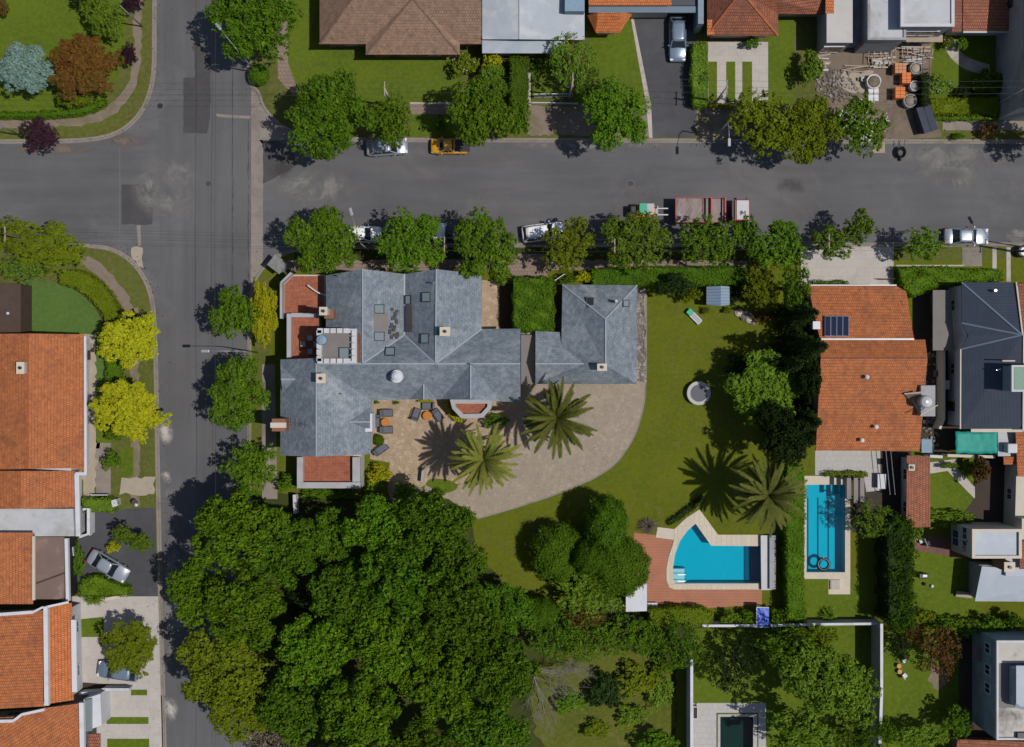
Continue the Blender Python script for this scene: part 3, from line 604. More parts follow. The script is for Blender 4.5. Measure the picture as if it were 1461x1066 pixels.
# ---------------------------------------------------------------- vehicles
def car(px,py,rot,label,paint,L=4.3,W=1.75,H=1.45,style='hatch',group=None,cat='car',name='parked_car',z=-.115):
    """nose towards +x before rotation (degrees, counter-clockwise seen from above)"""
    p=P(px,py,.8); t=thing(name,label,cat,(p.x,p.y,z),group,rz=R(rot)); pm=M[paint]
    hl=L/2; hw=W/2
    if style=='sedan': cab=(-1.55,-.85,.35,1.0); deck=.92; hood=.88
    elif style=='pickup': cab=(-.35,-.15,.55,1.1); deck=.95; hood=1.0
    elif style=='suv': cab=(-hl+.12,-hl+.5,.45,1.05); deck=1.0; hood=1.0
    else: cab=(-hl+.22,-hl+.75,.35,1.05); deck=.95; hood=.9
    belt=hood+.02
    xs=[-hl,-hl+.06,-hl+.25,-hl+.6,cab[0]+.05,-.6,0,.6,cab[3],hl-.75,hl-.35,hl-.1,hl]; xs=sorted(set(round(x,3) for x in xs)); V=[];Fc=[]
    def wid(x):
        e=(abs(x)/hl); return hw*(1-.13*e**6-.10*max(0,(e-.85)/.15)**2)
    def top(x):
        if x>cab[3]: q=(x-cab[3])/(hl-cab[3]); return hood-.18*q**2-.1*max(0,(q-.85)/.15)
        if x<cab[0]: q=(cab[0]-x)/max(.01,hl+cab[0]); return deck-.05*q-.12*max(0,(q-.8)/.2)
        return belt
    ns=9
    for x in xs:
        w_=wid(x); zt=top(x); V+= [(x,-w_*.93,.28),(x,-w_,.55),(x,-w_*.97,zt-.12),(x,-w_*.86,zt),(x,0,zt+.045),(x,w_*.86,zt),(x,w_*.97,zt-.12),(x,w_,.55),(x,w_*.93,.28)]
    for i in range(len(xs)-1):
        for j in range(ns-1): Fc.append((i*ns+j,(i+1)*ns+j,(i+1)*ns+j+1,i*ns+j+1))
        Fc.append((i*ns+ns-1,(i+1)*ns+ns-1,(i+1)*ns,i*ns))
    Fc.append(tuple(range(ns))); Fc.append(tuple((len(xs)-1)*ns+j for j in range(ns))[::-1])
    b=MB().add(V,Fc).build('body',pm,t,world=False,smooth=True)
    e=b.modifiers.new('edge','BEVEL'); e.width=.05; e.segments=2; e.limit_method='ANGLE'; e.angle_limit=R(35)
    if style=='pickup':
        MB().box((-1.25,0,deck+.02),(1.5,W*.78,.06)).build('load_bed',M['plastic_black'],b,world=False)
    # greenhouse
    x0,x1,x2,x3=cab; wb=hw*.86; wt=hw*.70; zb=belt-.02; zt=H-.05
    gv=[(x0,-wb,zb),(x3,-wb,zb),(x3,wb,zb),(x0,wb,zb),(x1,-wt,zt),(x2,-wt,zt),(x2,wt,zt),(x1,wt,zt)]
    def quad(nm,ids,mat='glass_dark',k=.0): return MB().add([gv[i] for i in ids],[(0,1,2,3)]).build(nm,M[mat],t,world=False)
    cv=MB().add(gv,[(0,3,2,1),(4,5,6,7),(0,1,5,4),(1,2,6,5),(2,3,7,6),(3,0,4,7)])
    cv.build('cabin_glass',M['glass_dark'],t,world=False)
    rf=MB(); nx=7; rv=[]
    for i in range(nx):
        x=x1-.1+(x2-x1+.22)*i/(nx-1); zz=zt+.035+.035*math.sin(PI*i/(nx-1))
        for j in range(7):
            y=(j/6*2-1); rv.append((x-.07*y*y*(1 if i>nx/2 else -1),y*wt*1.04,zz-.06*y**4))
    rf.add(rv,[(i*7+j,(i+1)*7+j,(i+1)*7+j+1,i*7+j+1) for i in range(nx-1) for j in range(6)])
    r_=rf.build('roof',pm,t,world=False,smooth=True); so_=r_.modifiers.new('s','SOLIDIFY'); so_.thickness=.04
    for s in(-1,1):
        for a,b2 in (((x0,wb),(x1,wt)),((x3,wb),(x2,wt))): MB().seg((a[0],s*a[1],zb+.02),(b2[0],s*b2[1],zt+.03),.09,.07).build('pillar',pm,t,world=False)
        xm=(x1+x2)/2-.05; MB().seg((xm,s*(wb+.005),zb+.02),(xm,s*(wt+.005),zt+.02),.09,.05).build('pillar',pm,t,world=False)
    wx=hl-.82
    for x in(-wx+.05,wx-.02):
        for s in(-1,1):
            wh=MB().tube((x,s*(hw-.22),.32),(x,s*(hw-.005),.32),.32,.32,18).build('wheel',M['tyre'],t,world=False)
            MB().tube((x,s*(hw-.02),.32),(x,s*(hw+.008),.32),.2,.19,12).build('rim',M['chrome'],wh,world=False)
    for s in(-1,1):
        MB().box((hl-.2,s*hw*.68,.70),(.24,.34,.14),rz=-s*.35).build('headlight',M['lamp_clear'],t,world=False,bevel=.03)
        MB().box((-hl+.12,s*hw*.72,.78),(.14,.28,.16),rz=s*.3).build('taillight',M['lamp_red'],t,world=False,bevel=.03)
        MB().box((x3-.28,s*(hw+.04),belt+.06),(.13,.2,.12)).build('mirror',pm,t,world=False,bevel=.03)
    MB().box((hl-.01,0,.45),(.06,W*.6,.16)).build('grille',M['plastic_black'],t,world=False)
    if style=='suv':
        for s in(-1,1): MB().seg((x1,s*wt*.96,H+.07),(x2,s*wt*.96,H+.07),.05,.04).build('roof_rail',M['plastic_black'],t,world=False)
    return t
def lamp(bx,by,dx,dy,h,label,group=None,head='metal_pole',arm=2.4,dark=False):
    b=P(bx,by,0); m=M['metal_black' if dark else 'metal_pole']; t=thing('street_lamp',label,'street lamp',(b.x,b.y,0),group); d=Vector((dx,-dy,0)).normalized()
    MB().path([(0,0,-.1),(0,0,h*.9)],[.08,.05],10).path([(0,0,h*.9),d*.5+Vector((0,0,h-.1)),d*arm+Vector((0,0,h+.15))],[.045,.035,.03],8).build('pole',m,t,world=False,smooth=True)
    hd=MB(); e=d*arm+Vector((0,0,h+.15)); hd.box(e+d*.35,(.8,.3,.14),rz=math.atan2(d.y,d.x)); hd.build('lamp_head',m,t,world=False,bevel=.06)
    MB().box(e+d*.38+Vector((0,0,-.085)),(.55,.22,.04),rz=math.atan2(d.y,d.x)).build('lens',M['lamp_clear'],t,world=False)
    return t
def pole(bx,by,h,label,name='utility_pole',mat='concrete',arms=None,group=None,r=.13):
    b=P(bx,by,0); t=thing(name,label,'utility pole',(b.x,b.y,0),group)
    MB().path([(0,0,-.1),(0,0,h)],[r,r*.65],10).build('pole',M[mat],t,world=False,smooth=True)
    a=math.radians(arms) if arms is not None else 0; u=Vector((math.cos(a),math.sin(a),0))
    MB().seg(-u*.7+Vector((0,0,h-.35)),u*.7+Vector((0,0,h-.35)),.09,.1).build('crossarm',M['wood_light'],t,world=False)
    for k in(-.6,0,.6): MB().lathe(u*k+Vector((0,0,h-.3)),[(.035,0),(.06,.05),(.03,.1),(.05,.15),(.02,.18)],8).build('insulator',M['paint_grey'],t,world=False)
    return t
def wire(A,B,label,sag=.5,r=.016,group='overhead wires'):
    A=Vector(A);B=Vector(B); pts=[]; n=10
    for i in range(n+1):
        q=i/n; p=A.lerp(B,q); p.z-=sag*4*q*(1-q); pts.append(p)
    return tag(MB().path(pts,r,5).build('overhead_wire',M['wire'],None),label,'wire',group)
# ================================================================ SETTING
B=900
def sheet(name,poly,mat,l=1,holes=(),z=None,label=None):
    z=.004*l if z is None else z
    W=PL(poly,0); H=[[(p.x,p.y) for p in PL(h,0)] for h in holes]
    if mat in('asphalt_dark','dirt_path','dirt','sand','lawn_dry','rubble') or (mat=='under'):
        rg=.035 if mat=='asphalt_dark' else .09; rj=random.Random(int(W[0].x*10)); o=[]
        for i in range(len(W)):
            a=W[i];b=W[(i+1)%len(W)]; n=max(1,min(400,int((b-a).length/.45)))
            for k in range(n): q=a.lerp(b,k/n); o.append(q+Vector((rj.gauss(0,rg),rj.gauss(0,rg),0)))
        W=o
    return tag(MB().prism([(p.x,p.y) for p in W],None,z,holes=H).build(name,M[mat]),label=label,kind='structure')
def strip(name,pts,wd,z0,z1,mat,side=0):
    W=[P(a,b,0) for a,b in pts]; W=[Vector((p.x,p.y)) for p in W]; L=[];Rr=[]
    for i,p in enumerate(W):
        a=W[max(0,i-1)];b=W[min(len(W)-1,i+1)]; e=(b-a).normalized(); n=Vector((-e.y,e.x)); L.append(p+n*wd*(.5+side*.5)); Rr.append(p-n*wd*(.5-side*.5))
    mb=MB(); n=len(W)
    mb.add([(p.x,p.y,z1) for p in L]+[(p.x,p.y,z1) for p in Rr]+[(p.x,p.y,z0) for p in L]+[(p.x,p.y,z0) for p in Rr],
      [(i,n+i,n+i+1,i+1) for i in range(n-1)]+[(i,i+1,2*n+i+1,2*n+i) for i in range(n-1)]+[(n+i,3*n+i,3*n+i+1,n+i+1) for i in range(n-1)])
    return struct(name,mb,M[mat])

nw_e=smoothpoly([(-B,201),(60,201),(137,198),(172,187),(197,165),(211,138),(218,105),(219,60),(219,-B)],2)
ne_e=smoothpoly([(357,-B),(357,60),(357,115),(364,126),(370,132),(374,148),(384,163),(402,180),(430,192),(470,198),(700,198.5),(1250,200.5),(2400,202)],2)
sw_e=smoothpoly([(-B,346),(60,350),(140,352),(168,360),(190,376),(208,402),(218,437),(221,520),(223,650),(226,790),(230,950),(234,1100),(250,2000)],2)
se_e=smoothpoly([(357,2000),(357,700),(357,450),(360,412),(370,388),(392,368),(425,356),(480,352),(900,351),(1461,350),(2400,349)],2)
pool1=[(992.6,746.5),(1014.8,778),(1087.4,778.8),(1087,833),(963,833),(960,828),(959.5,811),(962.6,790),(970,771),(981,756)]
pool2=rect(1150,691,1206,817); pool3=rect(1027,1022,1075,1180)
HOL=(pool1,pool2,pool3)
g=MB().prism([(-3000,-3000),(3000,-3000),(3000,3000),(-3000,3000)],None,-.4,holes=[[(p.x,p.y) for p in PL(h)] for h in HOL]); struct('ground',g,M['verge'])
sheet('road',rect(-B,-B,2400,2000),'asphalt',z=-.12,holes=HOL)
def block(name,poly,mat,holes=()):
    W=PL(poly); H=[[(p.x,p.y) for p in PL(h)] for h in holes]
    return struct(name,MB().prism([(p.x,p.y) for p in W],-.35,0,holes=H),M[mat])
block('grass_verge',nw_e+[(-B,-B)],'verge'); block('grass_verge',ne_e+[(2400,-B)],'verge')
block('grass_verge',sw_e+[(-B,2000)],'verge')
block('ground_plot',se_e+[(2400,2000)],'lawn_main',HOL)
for e,s in ((nw_e,1),(ne_e,1),(sw_e,-1),(se_e,-1)):
    strip('kerb',e,.24,-.12,.02,'concrete_gutter',s*.0)
    strip('gutter',[(a,b) for a,b in e],.62,-.2,-.108,'concrete_gutter',0)
# cross gutter, patches and joints on the road
def z_(n): return -.12+.004*n
sheet('gutter',[(358,128),(369,133),(375,165),(375,395),(362,405),(357,430),(358,300)],'concrete_gutter',z=z_(1))
sheet('road_apron',[(361,128),(371,134),(376,152),(388,168),(405,183),(430,197),(400,200),(374,200),(362,170)],'concrete_gutter',z=z_(2))
sheet('road_patch',[(173,263),(220,262),(216,321),(173,320)],'asphalt_dark',z=z_(2))
sheet('road_patch',[(272,66),(285,62),(300,80),(300,168),(295,190),(261,189),(261,111),(277,110),(277,74)],'asphalt_dark',z=z_(2))
sheet('road_patch',[(187,352),(203,354),(204,384),(196,381),(187,368)],'sand',z=z_(2))
sheet('road_patch',[(194,321),(200,321),(201,350),(197,352)],'concrete_gutter',z=z_(3))
sheet('road_patch',[(308,162),(330,164),(357,165),(357,169),(325,168),(309,166)],'concrete_gutter',z=z_(2))
sheet('road_joint',rect(170,212,171,345),'joint_grey',z=z_(3))
sheet('road_joint',rect(331,100,332,400),'asphalt_dark',z=z_(3)); sheet('road_joint',rect(353.5,170,354.5,400),'asphalt_dark',z=z_(3))
for i,(a,b,c,d,m) in enumerate(((224,585,250,640,'stain_white'),(225,660,250,695,'stain_white'),(226,690,258,720,'stain_pale'),(228,990,256,1035,'stain_white'),(1255,196,1461,250,'stain_pale'),(1300,205,1420,280,'stain_pale'),(226,720,262,1000,'stain_pale'),
  (175,205,300,330,'stain_pale'),(375,235,520,300,'stain_pale'),(130,188,220,215,'stain_brown'),(0,203,150,222,'stain_brown'),(1245,345,1300,372,'stain_pale'),(1430,320,1475,352,'stain_pale'),(1100,250,1160,280,'stain_dark'),(1320,235,1390,262,'stain_dark'),(232,800,275,960,'stain_pale'),(380,225,425,262,'stain_dark'),(700,198,1000,215,'stain_pale'))):
    sheet('road_stain',rect(a,b,c,d),m,z=z_(5+i*.5))
sheet('road_patch',[(362,200),(395,200),(420,215),(421,238),(375,262),(375,200)],'asphalt_dark',z=z_(1))
sheet('road',[(226,-B),(352,-B),(352,2000),(238,2000),(228,440),(226,110)],'asphalt_ns',z=z_(.5))
# --- NW corner garden
sheet('lawn',smoothpoly([(-B,162),(0,163),(60,162),(118,157),(150,143),(165,118),(176,85),(180,50),(181,-B)])+[(-B,-B)],'lawn_green',1)
sheet('path',smoothpoly([(-B,172),(40,172),(110,170),(150,158),(172,136),(187,108),(192,70),(192,-B)])+smoothpoly([(203,-B),(203,70),(198,115),(182,145),(158,168),(115,181),(40,183),(-B,182)]),'dirt_path',2)
# --- NE block
sheet('lawn',[(412,-B),(655,-B),(655,148),(588,148),(500,148),(425,132),(412,118)],'lawn_green',1)
sheet('path',[(396,-60),(411,-60),(411,90),(424,125),(440,140),(440,150),(412,130),(397,112),(396,90)],'side_walk',2)
sheet('pavement',rect(585,150,760,163),'side_walk',2); sheet('garden_kerb',rect(585,146,655,149),'concrete',3)
sheet('pavement',rect(752,150,930,193),'dirt_path',1); sheet('lawn',rect(757,60,806,137),'lawn_green',3); sheet('lawn',[(850,20),(900,20),(918,130),(916,150),(840,150),(840,60)],'lawn_green',4)
sheet('path',rect(752,88,757,150),'concrete',4); sheet('lawn',rect(586,163,660,194),'lawn_green',2)
sheet('driveway',[(902,-40),(992,-40),(992,196),(930,196),(926,150),(903,30)],'asphalt_drive',5)
sheet('garden_kerb',[(900,26),(904,26),(929,150),(931,197),(926,197),(922,150)],'concrete',6)
sheet('forecourt',rect(1010,60,1096,150),'drive_slabs',2)
for a,b in ((1011,1023),(1036,1049),(1059,1073)): sheet('lawn',rect(a,88,b,146),'lawn_green',3)
sheet('lawn',rect(1096,20,1132,150),'lawn_green',3); sheet('pavement',rect(995,152,1260,196),'dirt_path',2)
sheet('yard',[(1165,60),(1330,60),(1330,160),(1345,196),(1255,199),(1250,160),(1165,150)],'dirt',4)
sheet('yard',[(1205,100),(1245,102),(1240,132),(1215,134),(1196,120)],'sand',5)
sheet('lawn',rect(1328,50,1700,150),'lawn_green',1)
sheet('path',smoothpoly([(1347,55),(1350,75),(1365,92),(1385,103),(1412,106)])+smoothpoly([(1412,92),(1392,87),(1370,76),(1362,55)]),'concrete',3)
sheet('pavement',rect(1345,173,1700,186),'concrete_gutter',2); sheet('ramp',[(1250,198),(1263,197),(1263,218),(1245,218)],'wood_light',z=-.09)
# --- SW block
sheet('lawn',smoothpoly([(30,400),(92,402),(120,425),(142,445),(150,480),(150,560)])+[(142,640),(125,640),(120,480),(30,480)],'lawn_cool',2)
sheet('path',smoothpoly([(112,366),(135,368),(158,392),(178,414),(192,440),(193,470)])+smoothpoly([(181,470),(176,440),(160,418),(142,396),(115,376)]),'dirt_path',2)
sheet('path',[(119,478),(136,480),(137,620),(137,712),(119,712)],'sand',3)
sheet('pavement',[(186,440),(198,440),(200,722),(186,722)],'dirt_path',2)
sheet('forecourt',rect(137,628,158,704),'concrete_gutter',2); sheet('entrance_path',rect(172,681,221,706),'sand',3)
sheet('lawn',rect(172,638,190,680),'lawn_green',3); sheet('lawn',rect(137,590,160,632),'lawn_green',3)
sheet('driveway',[(112,735),(140,728),(222,724),(224,851),(180,851),(150,858),(112,852)],'asphalt_drive',2)
sheet('forecourt',[(103,851),(226,851),(231,992),(104,992)],'drive_slabs',3); sheet('lawn',[(109,884),(148,880),(148,909),(109,909)],'lawn_green',4)
sheet('forecourt',[(104,992),(231,992),(234,1120),(104,1120)],'drive_slabs',5); sheet('lawn',rect(152,1023,212,1033),'lawn_green',6); sheet('lawn',rect(153,1054,213,1110),'lawn_green',6)
sheet('lawn',rect(187,984,210,992),'lawn_green',6); sheet('driveway',[(110,973),(150,976),(184,980),(184,986),(108,986)],'dirt_dark',6)
# --- SE block: main villa garden
sheet('pavement',[(400,372),(660,370),(1065,372),(1065,384),(660,386),(400,386)],'side_walk',1)
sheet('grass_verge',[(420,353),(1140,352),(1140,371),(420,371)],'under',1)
sheet('grass_verge',[(362,395),(385,395),(385,700),(362,700)],'verge',1); sheet('pavement',[(374,520),(392,520),(396,712),(374,712)],'concrete_gutter',2)
sheet('driveway',[(728,362),(781,362),(781,397),(728,397)],'side_walk',2)
sheet('courtyard',rect(686,400,735,475),'flag_tan',2); sheet('flower_bed',rect(712,402,735,473),'dirt_dark',3); sheet('courtyard',rect(735,455,805,560),'flag_grey',2)
terr=[(528,566),(760,566),(760,600),(735,640),(700,660),(660,690),(606,692),(600,696),(606,700),(560,720),(553,700),(556,660),(528,655)]
sheet('terrace',terr,'flag_tan',2)
drv=[(745,540),(908,540),(908,405),(921,405),(921,545)]+smoothpoly([(921,545),(917,585),(902,630),(868,672),(800,702),(740,722),(681,739)])+[(665,728),(640,712),(606,702),(606,692),(655,692),(690,665),(740,620)]
sheet('driveway',drv,'flag_grey',3)
sheet('garden_kerb',smoothpoly([(921,420),(921,545),(917,585),(902,630),(868,672),(800,702),(740,722),(681,739)])+smoothpoly([(682,741),(741,724),(801,704),(870,674),(904,631),(919,586),(923,545),(923,420)]),'concrete_gutter',4)
sheet('lawn',smoothpoly([(607,692),(612,682),(640,684),(655,692),(650,700),(632,705)]),'lawn_green',5)
sheet('rubble_path',[(909,410),(920,410),(921,545),(909,545)],'rubble',6)
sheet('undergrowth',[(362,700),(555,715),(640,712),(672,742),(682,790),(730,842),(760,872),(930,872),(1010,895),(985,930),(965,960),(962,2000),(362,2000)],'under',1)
sheet('rough_grass',smoothpoly([(770,950),(800,920),(880,925),(965,945),(965,1080),(770,1080),(755,1000)]),'lawn_dry',2)
# pool terraces and basins
cop=[(998,727),(1024.5,763),(1088,763),(1088,841),(962,841),(955,838),(951,828),(951,812),(954,794),(961,773),(962,755),(979,739)]
def basin(outer,mat,depth,name='swimming_pool',label=None,cat='pool',coping=None,cmat='coping',wmat='water_blue',extra=None,wl_=-.16):
    c=P(*[sum(p[i] for p in outer)/len(outer) for i in(0,1)],0); t=thing(name,label,cat,(c.x,c.y,0))
    W=[(p.x,p.y) for p in PL(outer)]; A=sum(W[i][0]*W[(i+1)%len(W)][1]-W[(i+1)%len(W)][0]*W[i][1] for i in range(len(W))); W=W if A>0 else W[::-1]
    mb=MB(); n=len(W); tri=tessellate_polygon([[Vector((p[0],p[1],0)) for p in W]])
    mb.add([(p[0],p[1],-depth) for p in W],tri); mb.add([(p[0],p[1],-depth) for p in W]+[(p[0],p[1],.0) for p in W],[(i,(i+1)%n,n+(i+1)%n,n+i) for i in range(n)])
    mb.build('basin',M[mat],t)
    MB().prism(W,None,wl_).build('water',M[wmat],t)
    if coping:
        CW=[(p.x,p.y) for p in PL(coping)]; MB().prism(CW,0,.05,holes=[[(p.x,p.y) for p in inset([Vector((q[0],q[1])) for q in W],.04)]],bottom=True).build('coping',M[cmat],t)
    return t
p1=basin(pool1,'pool_tile',1.5,label='kidney edged bright blue pool with pointed corner beside the timber deck',coping=cop)
stp=MB(); 
for k in range(3): a=P(968+0*k,822,0); stp.box((a.x+.35*k*0,a.y,-.32-.33*k),(1.25+.28*k,1.45,.33))
stp.build('steps',M['pool_step'],p1)
for y in(-.35,.3):
    a=P(974,823,0)+Vector((0,y,0)); rl=MB().path([a+Vector((-.6,0,.05)),a+Vector((-.55,0,.65)),a+Vector((.2,0,.6)),a+Vector((.7,0,-.3))],.025,6); rl.build('handrail',M['chrome'],p1)
fl=MB(); a=P(1076,806); fl.box((a.x,a.y-.0,-1.44),(1.5,3.7,.1)); fl.build('deep_step',M['pool_lane'],p1)
sheet('deck',[(905,760),(940,764),(961,770),(953,795),(951,828),(955,838),(962,841),(1087,841),(1087,862),(1007,868),(923,860),(915,835),(900,830)],'deck',5)
sheet('path',[(938,752),(962,755),(961,770),(936,767)],'stone_light',6)
def uvsheet(o):
    me=o.data; uv=me.uv_layers.new(name='UVMap')
    for l in me.loops: c=me.vertices[l.vertex_index].co; uv.data[l.index].uv=(c.x,c.y)
for o in list(COL.objects):
    if o.type=='MESH' and o.name.startswith('deck') and not o.data.uv_layers: uvsheet(o)
p2=basin(pool2,'pool_tile',1.4,label='long rectangular turquoise lap pool with dark lane lines behind the tiled house',coping=[(1147,679),(1213,679),(1213,826),(1147,826)],cmat='stone_light')
ln=MB()
for x in(1157,1171.5,1186.5): ln.seg(P(x,712,0)+Vector((0,0,-1.38)),P(x,815,0)+Vector((0,0,-1.38)),.13,.03)
ln.build('lane_line',M['pool_lane'],p2); 
p3=basin(pool3,'pool_dark',1.5,label='small dark green pool sunk into the pale stone deck at the bottom edge',coping=[(1024,1019),(1080,1019),(1080,1182),(1024,1182)],cmat='deck_pale',wmat='water_dark')
sheet('pool_deck',[(986,1003),(1093,1003),(1093,1200),(986,1200)],'deck_pale',4,holes=(rect(1022,1017,1082,1184),))
# --- east neighbours
sheet('driveway',[(1143,352),(1275,352),(1275,408),(1143,408)],'drive_slabs',1)
sheet('pavement',rect(1280,353,1461+B,371),'verge',1); sheet('driveway',rect(1373,353,1401,380),'concrete_gutter',2)
for a,b in ((1416,1422),(1436,1442)): sheet('path',rect(a,353,b,402),'concrete',2)
sheet('garden_kerb',rect(1278,378,1375,380),'concrete',3)
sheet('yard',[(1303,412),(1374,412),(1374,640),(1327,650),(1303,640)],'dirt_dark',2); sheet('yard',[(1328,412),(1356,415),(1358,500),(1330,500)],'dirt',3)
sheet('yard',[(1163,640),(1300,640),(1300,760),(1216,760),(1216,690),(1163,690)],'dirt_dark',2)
sheet('patio',[(1163,643),(1256,643),(1256,700),(1236,702),(1232,678),(1163,678)],'deck_pale',3)
for o in list(COL.objects):
    if o.type=='MESH' and o.name.startswith('patio') and not o.data.uv_layers: uvsheet(o)
sheet('lawn',[(1325,655),(1400,655),(1400,740),(1325,740)],'lawn_green',3)
sheet('path',[(1325,660),(1363,655),(1367,670),(1391,695),(1391,712),(1352,672),(1325,676)],'drive_slabs',4)
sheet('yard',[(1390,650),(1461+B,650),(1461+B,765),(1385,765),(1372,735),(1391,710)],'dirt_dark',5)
sheet('lawn',[(1300,785),(1400,800),(1400,880),(1300,880)],'lawn_green',3); sheet('patio',[(1305,765),(1375,765),(1375,797),(1305,785)],'brick_floor',4)
sheet('lawn',[(1150,826),(1240,826),(1240,895),(1150,895)],'lawn_green',3)
sheet('lawn',[(990,897),(1247,897),(1247,1003),(990,1003)],'lawn_green',3); sheet('lawn',[(1094,1003),(1247,1003),(1247,1300),(1094,1300)],'lawn_green',3)
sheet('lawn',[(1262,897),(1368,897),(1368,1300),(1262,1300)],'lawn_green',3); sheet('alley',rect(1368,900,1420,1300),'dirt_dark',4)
sheet('bare_patch',[(1330,945),(1348,958),(1352,975),(1338,985),(1325,970)],'dirt_path',5)
sheet('patio',[(1182,826),(1213,826),(1213,848),(1182,848)],'stone_light',5)
# ================================================================ BUILDINGS
def bld(label,x,y,name='house',cat='house',group=None): 
    p=P(x,y); return thing(name,label,cat,(p.x,p.y,0),group)
# ---- main slate villa
v=bld('large slate roofed villa of many gables wrapped round the tan terrace',560,520,'villa')
E=5.2;Q=7.9
V=dict(a=(465,393,E),b=(517.5,384,Q),c=(577.4,391,5.4),d=(622.7,384,Q),e=(687.3,392,E),
 f=(465,519,E+.25),g=(517.5,519,Q),h=(577,478,5.4),i=(621.5,519,Q),j=(687.3,469.5,E),k=(742.5,469,E),l=(742.5,519,Q),m=(742.5,573.5,E),
 n=(687.3,519,Q),o=(714.5,573,E),p=(671.5,519,Q),q=(671.5,569,Q-.4),r=(630,569.5,E),s=(623,569.8,E),t=(604.5,548,6.4),u=(604.5,570,6.3),w=(584,569.8,E),
 x=(530,571.5,E),z=(451.4,519,Q))
roof(v,'slate',V,['abgf','bchg','cdih','deji','jkli','ghi','lmop','pqo','prq','tsu','tuw','zgx','gwx','gtw','git','ist','irs','ipr'])
caps(v,[('b','g'),('d','i'),('z','l'),('p','q'),('t','u')],'ridge_slate',V); caps(v,[('g','h'),('h','i'),('i','j')],'ridge_slate',V,'hip_cap',.16,.07)
gu=MB(); gu.seg(P(577.4,391,5.42),P(577,478,5.42),.22,.06); gu.build('valley_gutter',M['paint_grey'],v)
# south west wing
W_=dict(a=(400,513,E),b=(451.4,511,Q),c=(530,571.5,E),d=(529,648,E),e=(451.4,651.5,Q),f=(400,650,E),z=(451.4,519,Q),
 g=(498,602,6.34),h=(528,582,E+.12),i=(528,614,E+.12),j=(527.5,602,6.28),k=(400,520,E+.1),l=(421,541,6.36),m=(403,560,E+.2),n=(401,541,6.3))
roof(v,'slate',W_,['abef','zcde']); roof(v,'slate',{k:W_[k] for k in 'ghij'},['hgj','gij'],name='dormer_roof'); roof(v,'slate',{k:W_[k] for k in 'klmn'},['kln','nlm'],name='dormer_roof')
caps(v,[('b','e'),('g','j'),('n','l')],'ridge_slate',W_)
walls(v,[(465,393),(687,392),(687,469.5),(742,469.5),(742,573),(530,571),(529,648),(400,650),(400,513),(465,513)],E,'wall_cream',.3,
  gables=[((465,393,E),(577,391,E),(517.5,384,Q)),((577,391,E),(687,392,E),(622.7,384,Q)),((742.5,469,E),(742.5,573.5,E),(742.5,519,Q)),((400,650,E),(529,648,E),(451.4,651.5,Q))])
# roof tower with white crenellations
tw=MB(); 
slab(v,'tower',"wall_white",rect(453,469,509,518),5,8.1); slab(v,'flat_roof','membrane',rect(459.5,475.5,500,512.5),8.1,8.13,8.13)
ring(v,'parapet','wall_white',rect(453,469,509,518),.42,8.1,8.45)
mer=MB()
for k in range(5):
    for y in(472,515): a=P(457+k*9.3,y,8.6); mer.box(a,(.52,.46,.34))
    for x in(455.5,505.5): a=P(x,475+k*9.2,8.6); mer.box(a,(.46,.5,.34))
mer.build('battlement',M['wall_white'],v)
a=P(459,485,9); tk=MB().lathe((a.x,a.y,8.15),[(.02,0),(.48,.02),(.5,.9),(.45,1.1),(.2,1.2),(.18,1.26)],20); tk.build('water_tank',M['tank_blue'],v,smooth=False)
skylight(v,491,504,8.2,1.0,1.1,'u',0)
slab(v,'brick_strip','tile_old',rect(509.5,476,515.5,516),5,7.75)
# terraces on the west and south
ter1=[(418,391),(446,385),(465,400),(465,455),(404,455),(404,405)]
slab(v,'terrace','wall_cream',[(405,405),(418,392),(463,392),(463,452),(405,452)],-.1,2.7); 
slab(v,'terrace_floor','terrace_red',[(406,406),(418,394),(462,394),(462,450),(406,450)],2.7,2.72,2.72,uvf=True)
pr=MB()
pr.seg(P(402.5,455,3.3),P(402.5,404,3.3),.22,1.2); pr.seg(P(402.5,404,3.32),P(417,390,3.32),.22,1.2); pr.build('parapet',M['parapet_grey'],v)
cr=MB(); pts=[P(439+26*q,407+14*(math.sin(q*1.5)),3.4) for q in (0,.25,.5,.75,1)]
for A_,B_ in zip(pts,pts[1:]): cr.seg(A_,B_,.12,.1)
cr.build('handrail',M['white_paint'],v)
slab(v,'terrace','wall_cream',rect(410,447,455,513),-.1,3.3); slab(v,'terrace_floor','terrace_red',rect(416,453,455,513),3.3,3.32,3.32,uvf=True)
p_=MB(); p_.seg(P(413.2,511,3.7),P(413.2,448,3.7),.42,.85); p_.seg(P(416.5,450,3.71),P(452,450,3.71),.42,.85); p_.build('parapet',M['parapet_grey'],v)
for x,y in((433,491),(443,482.5),(443,502),(452,491)):
    a=P(x,y,3.5); MB().box((a.x,a.y,3.58),(.5,.5,.5)).build('roof_vent_block',M['wall_grey'],v)
slab(v,'terrace','wall_cream',rect(425,648,515,696),-.1,3.0); slab(v,'terrace_floor','terrace_red',rect(433,650,504,688),3.0,3.02,3.02,uvf=True)
p_=MB(); p_.seg(P(429,652,3.35),P(429,696,3.35),.6,.8); p_.seg(P(425,692,3.37),P(515,692,3.37),.6,.8); p_.seg(P(509,652,3.35),P(509,687,3.35),.75,.8); p_.build('parapet',M['parapet_grey'],v)
